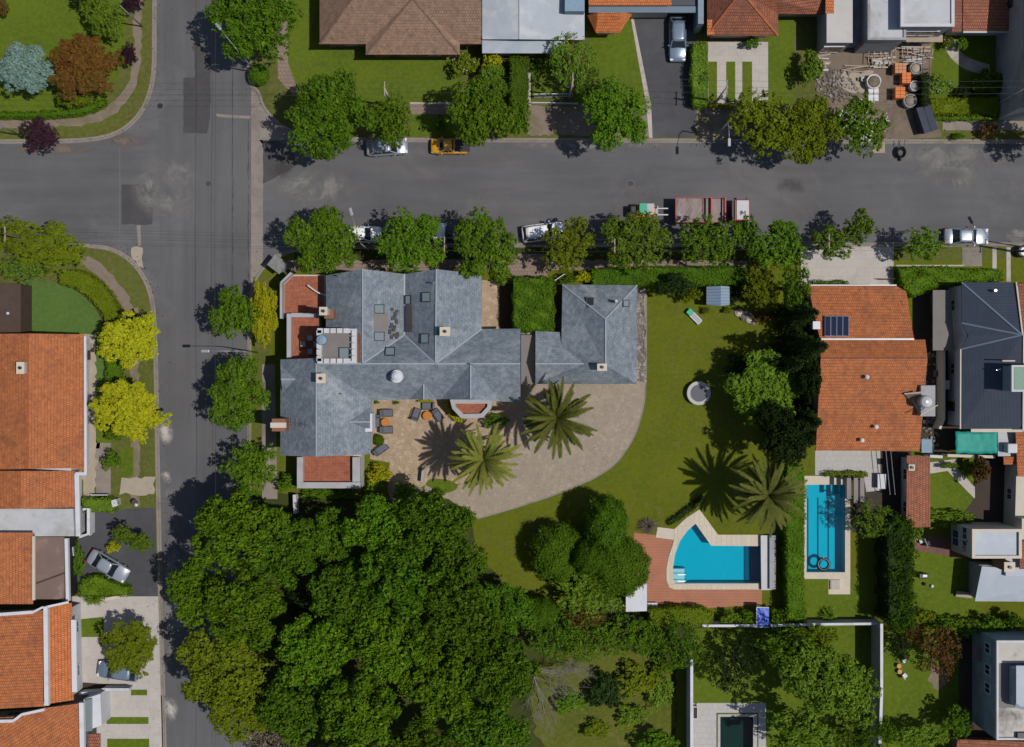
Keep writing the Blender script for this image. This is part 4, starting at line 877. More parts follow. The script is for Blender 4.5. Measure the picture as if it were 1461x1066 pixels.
# octagonal bay
oc=[(642,570),(702,570),(701,583),(689,596),(658,597),(645,583)]
slab(v,'bay','wall_cream',oc,-.1,3.0); slab(v,'bay_floor','terrace_red',[(649,570),(696,570),(695,580),(686,590),(661,590),(651,580)],3.0,3.02,3.02,uvf=True)
W=PL(oc,3.5); I=inset(W,.42); MB().prism([(p.x,p.y) for p in W],2.9,3.5,holes=[[(p.x,p.y) for p in I]],bottom=True).build('parapet',M['parapet_grey'],v)
# balcony on the terrace side
slab(v,'balcony','white_paint',rect(521,590,531,616),2.7,5.55)
# chimneys, skylights, cowl
chimney(v,461.5,444,5.5,9.2,.62,.62,'wall_cream'); MB().box(P(471,449,6.6),(.9,.85,1.5)).build('chimney_shoulder',M['wall_brick'],v)
chimney(v,458,540,6.8,9.0,.75,.75); chimney(v,635,473,6.6,9.0,.85,.7); 
c=P(400,606,7); MB().box((c.x,c.y,3.9),(1.3,1.2,8)).build('chimney',M['wall_brick'],v); MB().box((c.x,c.y,8.0),(1.5,.5,.3)).build('chimney_cap',M['stone_light'],v)
a=P(566,537,8.2); MB().lathe((a.x,a.y,6.9),[(.55,0),(.5,1.0),(.62,1.1),(.62,1.2),(.3,1.25),(.28,1.6),(.45,1.62),(.2,1.8)],18).build('chimney_cowl',M['white_paint'],v)
for x,y,w_,d_,s in((541,441,1.05,.9,'e'),(541,480,1.1,.9,'e'),(608,424,1.0,.95,'w'),(582,428,.65,.9,'w'),(606,483,.95,.95,'w'),(556.5,501.5,.95,1.0,'n')):
    z={541:6.85,608:7.15,582:5.85,606:7.1,556.5:6.9}[x]; skylight(v,x,y,z+.06,w_,d_,s,R(31) if s!='n' else R(38))
mt=MB(); a=P(543.5,461,6.8); mt.box(a+Vector((0,0,.07)),(1.4,1.7,.06),ry=R(31)); mt.build('roof_patch',M['membrane'],v)
mt=MB(); a=P(583.5,455,6.0); mt.box(a+Vector((0,0,.1)),(.75,2.6,.06),ry=-R(31)); mt.build('roof_patch',M['asphalt_dark'],v)
rr=random.Random(3); mt=MB()
for k in range(24):
    x=rr.uniform(556,568);y=rr.uniform(440,482); z=5.4+(577-x)/60*2.5+.16; mt.box(P(x,y,z),(.3,.28,.05),ry=R(31),rz=rr.uniform(-.2,.2))
mt.build('missing_slates',M['asphalt_dark'],v)
for x,y,z in((483,394,6.3),(618,404,7.9),(487,562,6.4),(672,520,8.1)):
    a=P(x,y,z); MB().path([a-Vector((0,0,.4)),a+Vector((0,0,.7)),a+Vector((.25,0,.85))],.06,8).build('vent_pipe',M['chrome'],v)
an=MB(); a=P(410,606,8.3); an.seg(a,a+Vector((2.3,-.1,-.1)),.03,.03)
for k in range(6): an.seg(a+Vector((.3+.35*k,-.4,0)),a+Vector((.3+.35*k,.35,0)),.02,.02)
an.build('antenna',M['metal_black'],v)
# ---- slate annex (coach house)
v=bld('square slate roofed annex with hipped roof beside the curved driveway',850,480,'annex','annex')
E2=3.4;Q2=5.8
A=dict(a=(802.5,406,E2),b=(909,407,E2),c=(864,455,Q2),d=(864,521,Q2-.1),f=(908.7,548,E2),g=(764,548,E2),h=(764,519,4.65),i=(833,519,4.65),j=(764,472.5,E2),k=(802.5,474,E2),l=(801,493,3.95))
roof(v,'slate',A,['acb','acdilk','cbfd','ghi','gid','gdf','jkl','jlh','lih'])
caps(v,[('c','d'),('h','i'),('a','c'),('b','c')],'ridge_slate',A); walls(v,[(802.5,406),(909,407),(908.7,548),(764,548),(764,472.5),(802.5,473)],E2,'wall_cream',.3,gables=[((764,472.5,E2),(764,548,E2),(764,519,4.9))])
chimney(v,859,524,4.8,6.4,.8,.55,'wall_brick')
a=P(879,430,5.4); MB().path([a-Vector((0,0,.9)),a+Vector((0,0,.4))],.13,10).build('vent_pipe',M['chrome'],v); skylight(v,893,433,4.5,.7,.7,'e',R(25)); skylight(v,842,432,4.75,.75,1.1,'u',R(20),pane='glass_dark')
slab(v,'link_roof','membrane',rect(743.5,478,763,548),2.6,2.8); gt=MB(); gt.box((P(753.5,476,1.2).x,P(753.5,476,1.2).y,1.2),(1.5,.2,2.4)); gt.build('gate_wall',M['wall_grey'],v)
# ---- east orange tiled house
v=bld('big orange tiled house with solar panels beside the lap pool',1240,530)
E3=4.6;Q3=6.4
A=dict(a=(1153,408,3.6),b=(1279,408,3.6),c=(1293,416,3.7),d=(1304,484,5.0),e=(1170,484,5.0))
roof(v,'tile_orange',A,['abcde'])
A=dict(a=(1170,484.5,5.2),b=(1320,484.5,5.2),c=(1323.5,511,6.3),d=(1312,643.5,4.2),e=(1164,643,4.2),f=(1171,511,6.3))
roof(v,'tile_orange',A,['abcf','fcde']); caps(v,[('f','c')],'tile_old',A)
walls(v,[(1170,486),(1319,486),(1322,511),(1311,641),(1166,641),(1171,511)],4.2,'wall_white',.4); walls(v,[(1156,410),(1278,410),(1291,418),(1301,483),(1170,483)],3.6,'wall_white',.4,wins=False)
gt=MB(); gt.seg(P(1170,484,5.22),P(1304,484,5.22),.16,.12); gt.build('gutter',M['paint_grey'],v); MB().seg(P(1153,407,3.6),P(1279,407,3.6),.12,.12).build('gutter',M['paint_grey'],v)
for k in range(4):
    a=P(1181+8.6*k,465.5,5.0); fr=MB().box(a,(.58,2.1,.07),rx=R(-14),rz=R(-4)).build('solar_panel',M['chrome'],v); MB().box(a+Vector((0,0,.045)),(.50,2.0,.05),rx=R(-14),rz=R(-4)).build('cell_surface',M['solar'],fr)
a=P(1163,464.5,5.1); cb=MB().box(a,(.6,.65,1.1)).build('roof_box',M['wall_grey'],v); MB().box(a+Vector((0,0,.58)),(.72,.76,.08)).build('lid',M['paint_grey'],cb)
for x,y,z in((1236,538,6.1),(1249,609,5.0),(1229,628,4.7)):
    a=P(x,y,z); MB().path([a-Vector((0,0,.4)),a+Vector((0,0,.35))],.11,9).lathe(a+Vector((0,0,.35)),[(.2,0),(.2,.06),(.02,.16)],10).build('roof_vent',M['white_paint'],v)
st=MB(); a=P(1323,572,5.9); st.box((a.x-.1,a.y,3.2),(1.3,2.9,5.6)); st.box((a.x,a.y,6.05),(1.4,3.0,.2)); st.build('tank_tower',M['wall_grey'],v)
a=P(1318.5,573,6.4); MB().lathe((a.x,a.y,6.15),[(.62,0),(.62,.95),(.5,1.1),(.15,1.18)],20).build('water_tank',M['paint_grey'],v)
st=MB(); a=P(1290,562,5.75);b=P(1313,590,5.3);c=P(1313,560,6.5); st.add([a,b,c,a-Vector((0,0,.5)),b-Vector((0,0,.9)),c-Vector((0,0,1.2))],[(0,1,2),(0,3,4,1),(1,4,5,2),(2,5,3,0)]); st.build('dormer',M['roof_brown_flat'],v)  # dark wedge shaped after the triangular shadow left of the tank
ax=MB(); ax.seg(a+Vector((0,0,.1)),c+Vector((0,0,.1)),.14,.1); ax.seg(a+Vector((.5,.1,.12)),b+Vector((0,0,.1)),.16,.1); ax.seg(P(1313,593,7),P(1338,578,7),.07,.06); ax.build('dormer_trim',M['stone_light'],v)
# ---- narrow red outbuilding, pergola
v=bld('long narrow red tiled outbuilding between the dark yard and the back lawn',1310,700,'outbuilding','outbuilding')
A=dict(a=(1294,650,3.2),b=(1327,651,2.8),c=(1327.5,752,2.8),d=(1293,753,3.2)); roof(v,'tile_old',A,['abcd']); walls(v,[(1294,651),(1326,651),(1326,752),(1294,752)],2.8,'wall_white',.25,facing=-2)
chimney(v,1300.5,667,2.9,4.0,.45,.45,'wall_grey')
p=P(1226,702); v=thing('pergola','row of weathered timber beams over the terrace by the lap pool','pergola',(p.x,p.y,0))
for k,x in enumerate((1211,1221,1230)): 
    bm=MB(); bm.seg(P(x,682,2.4),P(x,(712,718,716)[k],2.4),.42,.12); bm.build('beam',M['deck_grey'],v)
    MB().seg(P(x,(712,718,716)[k]-4,0),P(x,(712,718,716)[k]-4,2.34),.12,.12).build('post',M['wood_light'],v)
for x in(1211,1221,1230): MB().seg(P(x,685,0),P(x,685,2.34),.12,.12).build('post',M['wood_light'],v)
# ---- navy metal roofed house
v=bld('dark navy metal roofed house at the right edge of the picture',1415,510)
A=dict(a=(1372,403,4.6),b=(1449,403,4.6),c=(1458,478,6.6),d=(1372,461,4.6),e=(1382,479,5.0),f=(1372,498,4.6),g=(1371,612,4.6),h=(1456,612,6.3),i=(1520,403,4.6),j=(1545,478,4.6),k=(1545,612,4.6))
roof(v,'metal_navy',A,['abc','acd','dce','ecf','fchg']); roof(v,'tile_old',dict(b=(1452,404,5.0),c=(1461,478,5.9),i=(1560,404,5.0),j=(1560,478,5.9)),['bijc'],name='side_roof')
roof(v,'wall_white',dict(a=(1460,478,5.9),b=(1560,478,5.9),c=(1560,615,5.9),d=(1459,615,5.9)),['abcd'],name='side_roof')
caps(v,[('a','c'),('d','c'),('f','c')],'metal_shed',A,w=.16,h=.08); walls(v,[(1372,403),(1555,403),(1555,612),(1371,612),(1372,498),(1377,479),(1372,461)],4.6,'wall_white',.25)
tr=MB(); tr.seg(P(1370.5,498,4.55),P(1370,612,4.55),.12,.14); tr.build('gutter',M['stone_light'],v); MB().seg(P(1385,614,4.6),P(1459,614,4.6),.35,.2).build('parapet',M['stone_light'],v); MB().seg(P(1450,403,4.8),P(1459,478,6.7),.16,.12).build('verge_trim',M['stone_light'],v)
b_=slab(v,'stair_head','wall_blue',rect(1444,522,1500,558),5.5,8.3); slab(v,'glass_roof','green_sheet',rect(1447,525,1500,556),8.3,8.38,8.38)
ring(v,'parapet','wall_white',rect(1443.5,521,1500,559),.2,8.2,8.5)
a=P(1420,528,6.4); MB().path([a-Vector((0,0,.7)),a+Vector((0,0,.5)),a+Vector((.3,.1,.6))],.07,8).build('vent_pipe',M['chrome'],v)
a=P(1418,415,5.2); MB().path([a-Vector((0,0,.5)),a+Vector((0,0,.5))],.13,8).build('vent_pipe',M['chrome'],v)
for y in(518,): MB().seg(P(1430,y-3,7.4),P(1448,y-3,7.4),.12,.12).build('rail',M['stone_light'],v)
# side wall, carport strip
p=P(1345,450); v=thing('carport','grey flat carport roof in the dark side yard','carport',(p.x,p.y,0)); slab(v,'roof','roof_concrete' if 0 else 'membrane',[(1331,414),(1356,414),(1362,500),(1331,500)],2.5,2.62); 
for x,y in((1335,420),(1354,420),(1335,496),(1358,496)): MB().seg(P(x,y,0),P(x,y,2.5),.12,.12).build('post',M['paint_grey'],v)
def gwall(label,pts,h,mat,wd=.22,name='garden_wall',cat='wall',cap=None):
    A_=P(*pts[0]); v=thing(name,label,cat,(A_.x,A_.y,0)); W=[P(a,b,h) for a,b in pts]; mb=MB()
    n=len(W); 
    def offs(d):
        o=[]
        for i,p in enumerate(W):
            a=W[max(0,i-1)];b=W[min(n-1,i+1)]; e=(b-a).normalized(); o.append(Vector((p.x-e.y*d,p.y+e.x*d)))
        return o
    L_=offs(wd/2);R_=offs(-wd/2); mb.prism([(p.x,p.y) for p in L_+R_[::-1]],-.1,h-.06); mb.build('wall_body',M[mat],v)
    L_=offs(wd/2+.04);R_=offs(-wd/2-.04); MB().prism([(p.x,p.y) for p in L_+R_[::-1]],h-.06,h,bottom=True).build('coping',M[cap or mat],v); return v
gwall('thin tan wall down the middle of the dark side yard',[(1347,500),(1347,598),(1341,612)],2.2,'stone_light',.16)
gwall('low curved wall beside the grey carport',[(1361,447),(1366,480),(1367,503)],1.2,'stone_light',.18)
gwall('thin white wall with coping along the north of the back lawn with the white trees',[(1002,893),(1080,893)],2.2,'wall_white',.16,cap='white_paint')
gwall('white topped wall running east from the blue tarpaulin to the tall concrete wall',[(1100,893),(1160,891),(1258,890)],2.2,'wall_white',.16,cap='white_paint')
gwall('tall grey concrete wall between the two back lawns',[(1258,890),(1258,990),(1254,1110)],3.4,'wall_grey',.2,cap='white_paint')
gwall('tall white concrete wall beside the rough grass and the pale pool deck',[(987,941),(987,1110)],3.2,'wall_white',.2,cap='white_paint')
gwall('short white wall closing the south of the outbuilding yard',[(1327,651),(1345,652)],2,'wall_white',.2)
gwall('pale wall under the green tarpaulin',[(1352,650),(1420,652)],1.8,'stone_light',.2)
gwall('white wall with a white post at the foot of the villa side garden',[(420,706),(421,733)],1.6,'wall_white',.25)
gwall('low stone wall beside the terrace steps and small lawn',[(604,668),(602,688)],.9,'wall_grey',.2)
gwall('pale stone ledge at the end of the bright blue pool',[(1093,764),(1094,842)],.5,'stone_light',1.0,cap='wall_white')
p=P(1100,800); v=thing('pump_bench','long grey service bench behind the stone ledge of the bright pool','bench',(p.x,p.y,0)); slab(v,'top','wall_grey',rect(1098,764,1107,841),.75,.85,.85); slab(v,'base','wall_blue',rect(1099,766,1106,839),0,.75,.75)
# ---- tarp patio
v=bld('small patio roof covered with a green tarpaulin',1395,630,'tarp_shelter','shelter')
t_=MB(); nx,ny=14,8; rt=random.Random(4); vs=[]
for i in range(nx):
    for j in range(ny): vs.append(P(1363.5+60*i/(nx-1)+rt.uniform(-.8,.8),616+31*j/(ny-1)+rt.uniform(-.6,.6),2.7+rt.uniform(-.09,.09)-.15*math.sin(PI*i/(nx-1))))
t_.add(vs,[(i*ny+j,i*ny+j+1,(i+1)*ny+j+1,(i+1)*ny+j) for i in range(nx-1) for j in range(ny-1)]); o=t_.build('tarpaulin',M['tarp_green'],v,smooth=True); s_=o.modifiers.new('s','SOLIDIFY'); s_.thickness=.03
for x,y in((1365,618),(1422,618),(1365,645),(1422,645)): MB().seg(P(x,y,0),P(x,y,2.6),.08,.08).build('post',M['paint_grey'],v)
v=bld('flat grey roof with white water tank beside the green tarpaulin',1440,632,'outbuilding','outbuilding'); slab(v,'wall','wall_grey',rect(1425,616,1448,650),0,2.6); slab(v,'roof','roof_concrete',rect(1424,615,1449,651),2.6,2.75)
a=P(1445.5,640,4); MB().box((a.x,a.y,3.35),(1.0,.95,1.1)).build('water_tank',M['white_paint'],v,bevel=.12)
v=bld('orange tiled roof corner below the navy roofed house at the right edge',1456,650); roof(v,'tile_orange',dict(a=(1449,615,3.8),b=(1560,615,3.8),c=(1560,680,3.2),d=(1452,680,3.2)),['abcd']); roof(v,'tile_orange',dict(a=(1432,652,3.1),b=(1452,652,3.1),c=(1452,663,2.8),d=(1432,663,2.8)),['abcd'],name='lean_to_roof')
walls(v,[(1452,617),(1558,617),(1558,790),(1445,790),(1448,680)],3.2,'wall_cream',.2,facing=.1)
# ---- cream house with grey roofs (right)
v=bld('cream rendered house with framed flat roof and wide grey lower roof',1425,805)
slab(v,'wall','wall_cream',rect(1387,755,1458,797),-.1,6.0); ring(v,'parapet','stone_light',rect(1387,755,1458,797),.28,5.9,6.35); slab(v,'flat_roof','metal_light',rect(1391,759,1455,793),6.0,6.05,6.05,uvf=True)
W=PL(rect(1387,755,1458,797),6); c=sum(W,Vector())/4
for y in(765,783): a=P(1387,y,6); win(v,(a.x-.02,a.y,4.1),(-1,0),1.3,1.3)
a=P(1387,776,6); win(v,(a.x-.02,a.y,1.5),(-1,0),1.6,1.8)
roof(v,'metal_light',dict(a=(1401,808,3.4),b=(1560,820,3.6),c=(1560,859,3.0),d=(1391,858,3.0)),['abcd'],name='lower_roof'); slab(v,'lower_wall','wall_grey',rect(1397,806,1555,856),-.1,2.95)
slab(v,'link_roof','metal_light',rect(1435,785,1500,822),2.9,3.9,uvf=True); chimney(v,1440,809,3,6.4,.9,.8,'wall_brick'); roof(v,'tile_old',dict(a=(1455,772,5.2),b=(1560,772,5.2),c=(1560,812,4.6),d=(1455,812,4.6)),['abcd'],name='side_roof')
slab(v,'side_wall','wall_cream',rect(1458,740,1560,811),-.1,4.5)
# ---- bottom right white building
v=bld('tall blue grey rendered building with concrete roofs in the bottom right corner',1440,985,'apartment_building','building')
slab(v,'wall','wall_blue',rect(1422,914,1560,1056),-.1,6.6); slab(v,'roof','roof_stained',rect(1424,916,1560,946),6.6,6.75,6.75); ring(v,'parapet','wall_white',rect(1422,914,1560,1056),.2,6.6,6.95)
slab(v,'roof_terrace','roof_stained',rect(1425,1010,1560,1053),6.6,6.66,6.66); slab(v,'roof_well','membrane',rect(1425,947,1448,1009),6.6,6.62,6.62); 
slab(v,'upper_block','wall_blue',[(1449,955),(1560,955),(1560,1020),(1455,1012),(1449,1008)],6.6,8.2); slab(v,'upper_roof','metal_light',[(1450,950),(1560,950),(1560,1012),(1456,1008),(1450,1004)],8.2,8.35,uvf=True)
for y in(932,963,990):
    a=P(1422,y,6.6); win(v,(a.x-.02,a.y,4.3),(-1,0),1.0,1.3,pane='glass_dark')
slab(v,'rooftop_unit','metal_black',rect(1452,1046,1470,1054),6.7,7.1)
v=bld('strip of old brick tiled roof along the bottom right edge',1420,1062,'outbuilding','outbuilding'); roof(v,'tile_old',dict(a=(1366,1055,3.0),b=(1560,1062,3.2),c=(1560,1110,2.4),d=(1362,1110,2.4)),['abcd']); walls(v,[(1366,1057),(1560,1063),(1560,1110),(1364,1110)],2.4,'wall_brick',.25,wins=False)
v=bld('dark lean-to canopy over the alley beside the blue grey building',1400,935,'canopy','canopy'); slab(v,'canopy_sheet','roof_brown_flat',[(1388,922),(1402,925),(1404,942),(1394,944),(1388,934)],2.6,2.7); MB().seg(P(1390,940,0),P(1390,940,2.6),.08,.08).build('post',M['metal_black'],v)
# ---- top row
v=bld('broad brown tiled hipped house at the top behind the green lawn',570,20)
E4=3.3
A=dict(a=(456,63,E4),b=(522,63,E4),c=(522,78,E4),d=(656,78,E4),e=(656,63,E4),f=(687,63,E4),g=(589,-3,5.95),h=(514,-18,6.5),i=(687,-18,6.5),j=(456,-95,E4),k=(687,-95,E4),m=(589,-18,6.5))
roof(v,'tile_brown',A,['jah','abgmh','bcg','cdg','deg','efimg','hmikj'])
caps(v,[('a','h'),('c','g'),('d','g'),('h','i')],'tile_brown',A,w=.18,h=.08)
walls(v,[(456,63),(522,63),(522,78),(656,78),(656,63),(687,63),(687,-95),(456,-95)],E4,'wall_brick',.55,facing=.1)
v=bld('light grey metal roofed building at the top between the brown and orange houses',760,25,'house')
A=dict(a=(688,-90,4.4),b=(741,-60,5.0),c=(741,56,4.4),d=(688,56,3.9),e=(834,-60,4.4),f=(834,57,4.0),g=(741,-90,5.0),h=(834,-90,4.4)); roof(v,'metal_grey',A,['agcd','ghfc']); caps(v,[('g','c')],'paint_grey',A,w=.14,h=.08)
roof(v,'metal_light',dict(a=(688,57.5,3.4),b=(806,57.5,3.4),c=(806,76,3.0),d=(688,76,3.0)),['abcd'],name='lower_roof'); walls(v,[(690,-88),(832,-88),(832,56),(804,56),(804,74),(690,74)],3.1,'wall_brick',.3,facing=.1)
slab(v,'roof_tank','tank_blue',rect(806,-6,834,16),4.2,5.4)
v=bld('house with bright orange tiled bay and blue grey gutter strip at the top',870,10)
A=dict(a=(838,17,2.9),b=(904,17,2.9),c=(901,20,2.7),d=(884,47,2.5),e=(850,47,2.5),f=(838,24,2.6),g=(852,19,3.2),h=(882,19,3.2))
roof(v,'tile_bright',dict(g=(853,18,3.6),h=(884,18,3.6),d=(884,47,2.6),e=(850,47,2.6),f=(838,22,2.6),c=(904,18,2.6)),['ghde','gef','hcd'],name='bay_roof')
roof(v,'tile_bright',dict(a=(838,-80,4.5),b=(958,-80,4.5),c=(958,8,3.6),d=(840,8,3.6)),['abcd']); slab(v,'box_gutter','metal_shed',rect(840,9,1000,18),2.9,3.2); slab(v,'wall','wall_cream',rect(843,-80,955,14),-.1,2.9); slab(v,'bay_wall','wall_white',[(846,16),(896,16),(880,40),(854,40)],0,2.5); slab(v,'carport_roof','metal_navy',rect(958,-80,998,8),2.9,3.1)
slab(v,'side_wall','wall_blue',rect(996,-80,1004,34),-.1,3.6)
for x,y in((962,10),(995,14)): MB().seg(P(x,y,0),P(x,y,2.85),.14,.14).build('post',M['wall_grey'],v)
v=bld('brown tiled house with an orange edge above the striped forecourt',1090,20)
A=dict(a=(1009,51,3.1),b=(1110,51,3.1),c=(1058,-12,5.3),d=(1009,-80,3.1),e=(1110,20,3.1),f=(1189,20,3.1),g=(1189,-12,4.2),h=(1189,-80,3.1),i=(1058,-80,5.3))
roof(v,'tile_old',A,['abc','acid','bec','efgc','ghic']); caps(v,[('a','c'),('b','c')],'tile_bright',A,w=.2); slab(v,'verge_tiles','tile_bright',rect(1009,28,1019,50),3.3,3.42,uvf=True)
slab(v,'verge_tiles','tile_bright',rect(1178,-40,1190,19),4.3,4.42,uvf=True); walls(v,[(1012,49),(1107,49),(1107,18),(1187,18),(1187,-80),(1012,-80)],3.1,'wall_grey',.45,facing=.1)
# construction house
v=bld('unfinished grey concrete house with stepped flat roofs above the building yard',1260,20)
slab(v,'west_wing','wall_grey',rect(1180,-80,1216,60),-.1,4.2); slab(v,'west_roof','concrete_white',rect(1179.5,-80,1216.5,61),4.2,4.35)
slab(v,'recess','wall_blue',rect(1216,-80,1240,60),-.1,2.4); slab(v,'middle_block','wall_grey',rect(1240,-80,1292,56),-.1,5.6); slab(v,'middle_roof','roof_concrete',rect(1238,-80,1293,57),5.6,5.8); ring(v,'parapet','wall_grey',rect(1238,-90,1293,57),.25,5.8,5.95)
slab(v,'east_block','wall_grey',rect(1287,-80,1360,36),-.1,7.0); slab(v,'east_roof','roof_concrete',rect(1285,-80,1362,38),7.0,7.2); ring(v,'parapet','wall_white',rect(1285,-90,1362,38),.3,7.2,7.38)
a=P(1196,61,4.2); win(v,(a.x,a.y-.0,1.6),(0,-1),2.0,2.2,pane='glass_dark'); a=P(1325,37,7); win(v,(a.x,a.y,4.3),(0,-1),3.4,1.6,pane='glass_dark'); win(v,(a.x,a.y,1.3),(0,-1),2.4,2.0,pane='glass_dark')
slab(v,'scaffold_deck','wood_light',rect(1293,50,1345,60),2.6,2.75); 
v=bld('red brown tiled house in the top right corner above the curved path',1415,10); roof(v,'tile_old',dict(a=(1374,-80,4.2),b=(1461,-80,4.2),c=(1455,45,3.4),d=(1374,45,3.4)),['abcd']); roof(v,'tile_old',dict(a=(1362,-80,4.0),b=(1376,-80,4.0),c=(1372,46,3.3),d=(1358,46,3.3)),['abcd'],name='side_roof')
walls(v,[(1360,-80),(1455,-80),(1453,43),(1360,43)],3.4,'wall_white',.35,facing=.1); MB().seg(P(1374,46,3.35),P(1454,46,3.35),.16,.14).build('gutter',M['paint_grey'],v)
a=P(1449,2,4.6); MB().lathe((a.x,a.y,3.6),[(.5,0),(.5,.8),(.2,.95)],14).build('water_tank',M['plastic_black'],v)
v=bld('tall dark unseen building outside the right edge, added to shade the garden near the top',1462,100,'unseen_building','building'); slab(v,'wall','wall_grey',rect(1463,-80,1600,150),-.1,7.5); slab(v,'roof','metal_black',rect(1462,-82,1602,151),7.5,7.7)  # kept out of frame, its height set by the shade it throws on the garden
# ---- west side houses
v=bld('long orange tiled house with white gutter beside the yellow trees',60,580)
A=dict(a=(-120,477,3.8),b=(40,476,6.3),c=(119,477,3.6),d=(119.5,672,3.6),e=(105,668,4.0),f=(40,669,6.3),g=(-120,672,3.8)); roof(v,'tile_orange',A,['abfg','bcdef'])
caps(v,[('b','f')],'tile_bright',A); A=dict(a=(-120,672,3.0),b=(29,672,5.0),c=(108,672,3.1),d=(107,724,3.1),e=(29,726,5.0),f=(-120,724,3.0)); roof(v,'tile_orange',A,['abef','bcde'],name='lower_roof'); caps(v,[('b','e')],'tile_bright',A)
walls(v,[(-118,479),(117,479),(117,671),(105,672),(105,722),(-118,722)],3.3,'wall_white',.3); tr=MB(); tr.seg(P(121.5,480,3.3),P(122.5,676,3.3),.3,.3); tr.seg(P(108,676,3.3),P(124,676,3.3),.3,.25); tr.seg(P(110,676,3.28),P(112,765,3.28),.45,.3); tr.build('parapet',M['white_paint'],v)
c=chimney(v,29.5,525,5.2,7.0,.62,1.0,'wall_white')
for k in range(3): a=P(7+4*k,517-2*k,5.6); MB().seg(a-Vector((0,0,.5)),a+Vector((.1,.1,.5)),.03,.03).build('antenna_rod',M['chrome'],v)
slab(v,'flat_roof','roof_concrete',[(-120,726),(104,726),(106,765),(-120,766)],-.1,3.5) 
slab(v,'timber_roof','wood_dark',rect(-120,405,29.5,475.5),-.1,3.0); a=P(11,447,3.1); MB().lathe((a.x,a.y,3.0),[(.14,0),(.14,.12),(.02,.16)],10).build('dome_vent',M['white_paint'],v)
v=bld('square orange tiled house with brown flat roof beside the silver car',45,810)
roof(v,'tile_orange',dict(a=(-120,760,5.0),b=(47,760,4.6),c=(47,862,4.6),d=(-120,862,5.0)),['abcd']); walls(v,[(-118,762),(46,762),(46,860),(-118,860)],4.6,'wall_white',.2); MB().seg(P(48.5,765,4.7),P(48.5,856,4.7),.25,.3).build('parapet',M['stone_light'],v)
slab(v,'flat_roof','roof_brown_flat',rect(50.5,766,92,855),-.1,3.4); pr=MB(); pr.seg(P(95.5,768,3.6),P(97.5,857,3.6),.32,.5); pr.build('parapet_wall',M['white_paint'],v); rr_=MB(); rr_.seg(P(51,833,3.5),P(92,818,3.5),.12,.1); rr_.build('roof_seam',M['wood_dark'],v)
slab(v,'veranda','metal_black',rect(92.5,768,95,855),-.1,3.2)
v=bld('wide bright orange tiled house with white parapets beside the paved forecourt',50,940)
roof(v,'tile_orange',dict(a=(-120,880,4.9),b=(63,871,4.9),c=(64,1008,4.4),d=(-120,1018,4.4)),['abcd']); roof(v,'tile_bright',dict(a=(70,867,4.6),b=(102,860,3.6),c=(105,999,3.6),d=(71,1004,4.6)),['abcd'],name='front_roof')
walls(v,[(-118,882),(64,873),(101,865),(104,998),(65,1005),(-118,1010)],3.7,'wall_white',.25); tr=MB(); tr.seg(P(66,865,5.1),P(67.5,1006,5.1),.42,.5); tr.seg(P(66,866,5.12),P(98,859,4.5),.2,.3); tr.seg(P(-120,885,5.1),P(48,873,5.1),.3,.4); tr.seg(P(48,873,5.1),P(62,866,5.1),.2,.3); tr.seg(P(105.5,884,3.7),P(107,987,3.7),.5,.3); tr.build('parapet',M['white_paint'],v)
v=bld('orange tiled house with glass awning in the bottom left corner',60,1040)
roof(v,'tile_orange',dict(a=(-120,1030,4.4),b=(30,1022,4.4),c=(65,1010,4.4),d=(112,1004,4.1),e=(114,1110,4.0),f=(-120,1110,4.3)),['abcdef']); walls(v,[(-118,1032),(28,1024),(110,1008),(112,1108),(-118,1108)],4.1,'wall_white',.25)
tr=MB(); tr.seg(P(-120,1032,4.7),P(20,1028,4.7),.3,.4); tr.seg(P(20,1028,4.7),P(32,1019,4.7),.25,.35); tr.seg(P(32,1019,4.7),P(64,1012,4.7),.25,.35); tr.seg(P(117,1002,4.3),P(119,1110,4.3),.45,.5); tr.build('parapet',M['white_paint'],v)
slab(v,'porch_wall','white_paint',[(119,998),(143,990),(145,1035),(120,1044)],-.1,3.0); a=MB(); a.prism([(p.x,p.y) for p in PL([(121,999),(131,997),(131,1043),(122,1044)],3.3)],3.1,3.3); a.build('glass_awning',M['glass_sky'],v); slab(v,'porch_roof','tile_old',rect(126,1047,143,1110),2.8,2.95,uvf=True)
# ================================================================ TREES AND PLANTS
ST='street trees along the kerb'
# NW corner garden
tree(38,102,42,39,6,'d0','leaf_spruce','silvery blue spruce on the corner lawn',name='spruce_tree',cat='spruce')
tree(122,96,54,50,6,'d1','leaf_rust','wide rust orange and brown tree on the corner lawn',name='maple_tree')
tree(108,138,26,20,3.4,'s1','leaf_olive','low olive green tree under the south side of the rust orange tree')
tree(155,32,26,34,4.5,'s2','leaf_light','fresh green tree mass beside the curved dirt path at the top left',name='tree')
shrub(135,8,22,20,3,'leaf_light','bright green shrub at the top edge left of the curved dirt path')
tree(61,193,27,27,3.6,'s0','leaf_purple','dark purple leaved tree overhanging the road kerb at left',name='plum_tree')
tree(187,79,11,17,3.2,'s3','leaf_purple','small dark purple tree by the curved dirt path',name='plum_tree')
tree(192,4,17,14,3.6,'s0','leaf_purple','dark purple tree cut by the top edge beside the north road',name='plum_tree')
shrub(110,3,13,9,1.8,'leaf_conifer','small dark shrub on the lawn at the top edge'); shrub(3,12,11,17,2,'leaf_redbrown','dark brown shrub in the top left corner')
shrub(82,105,14,14,1.6,'leaf_dry','grey brown shrub between the blue spruce and the rust orange tree'); shrub(100,148,12,8,1.2,'leaf_light','pale green clump at the lawn edge under the rust orange tree')
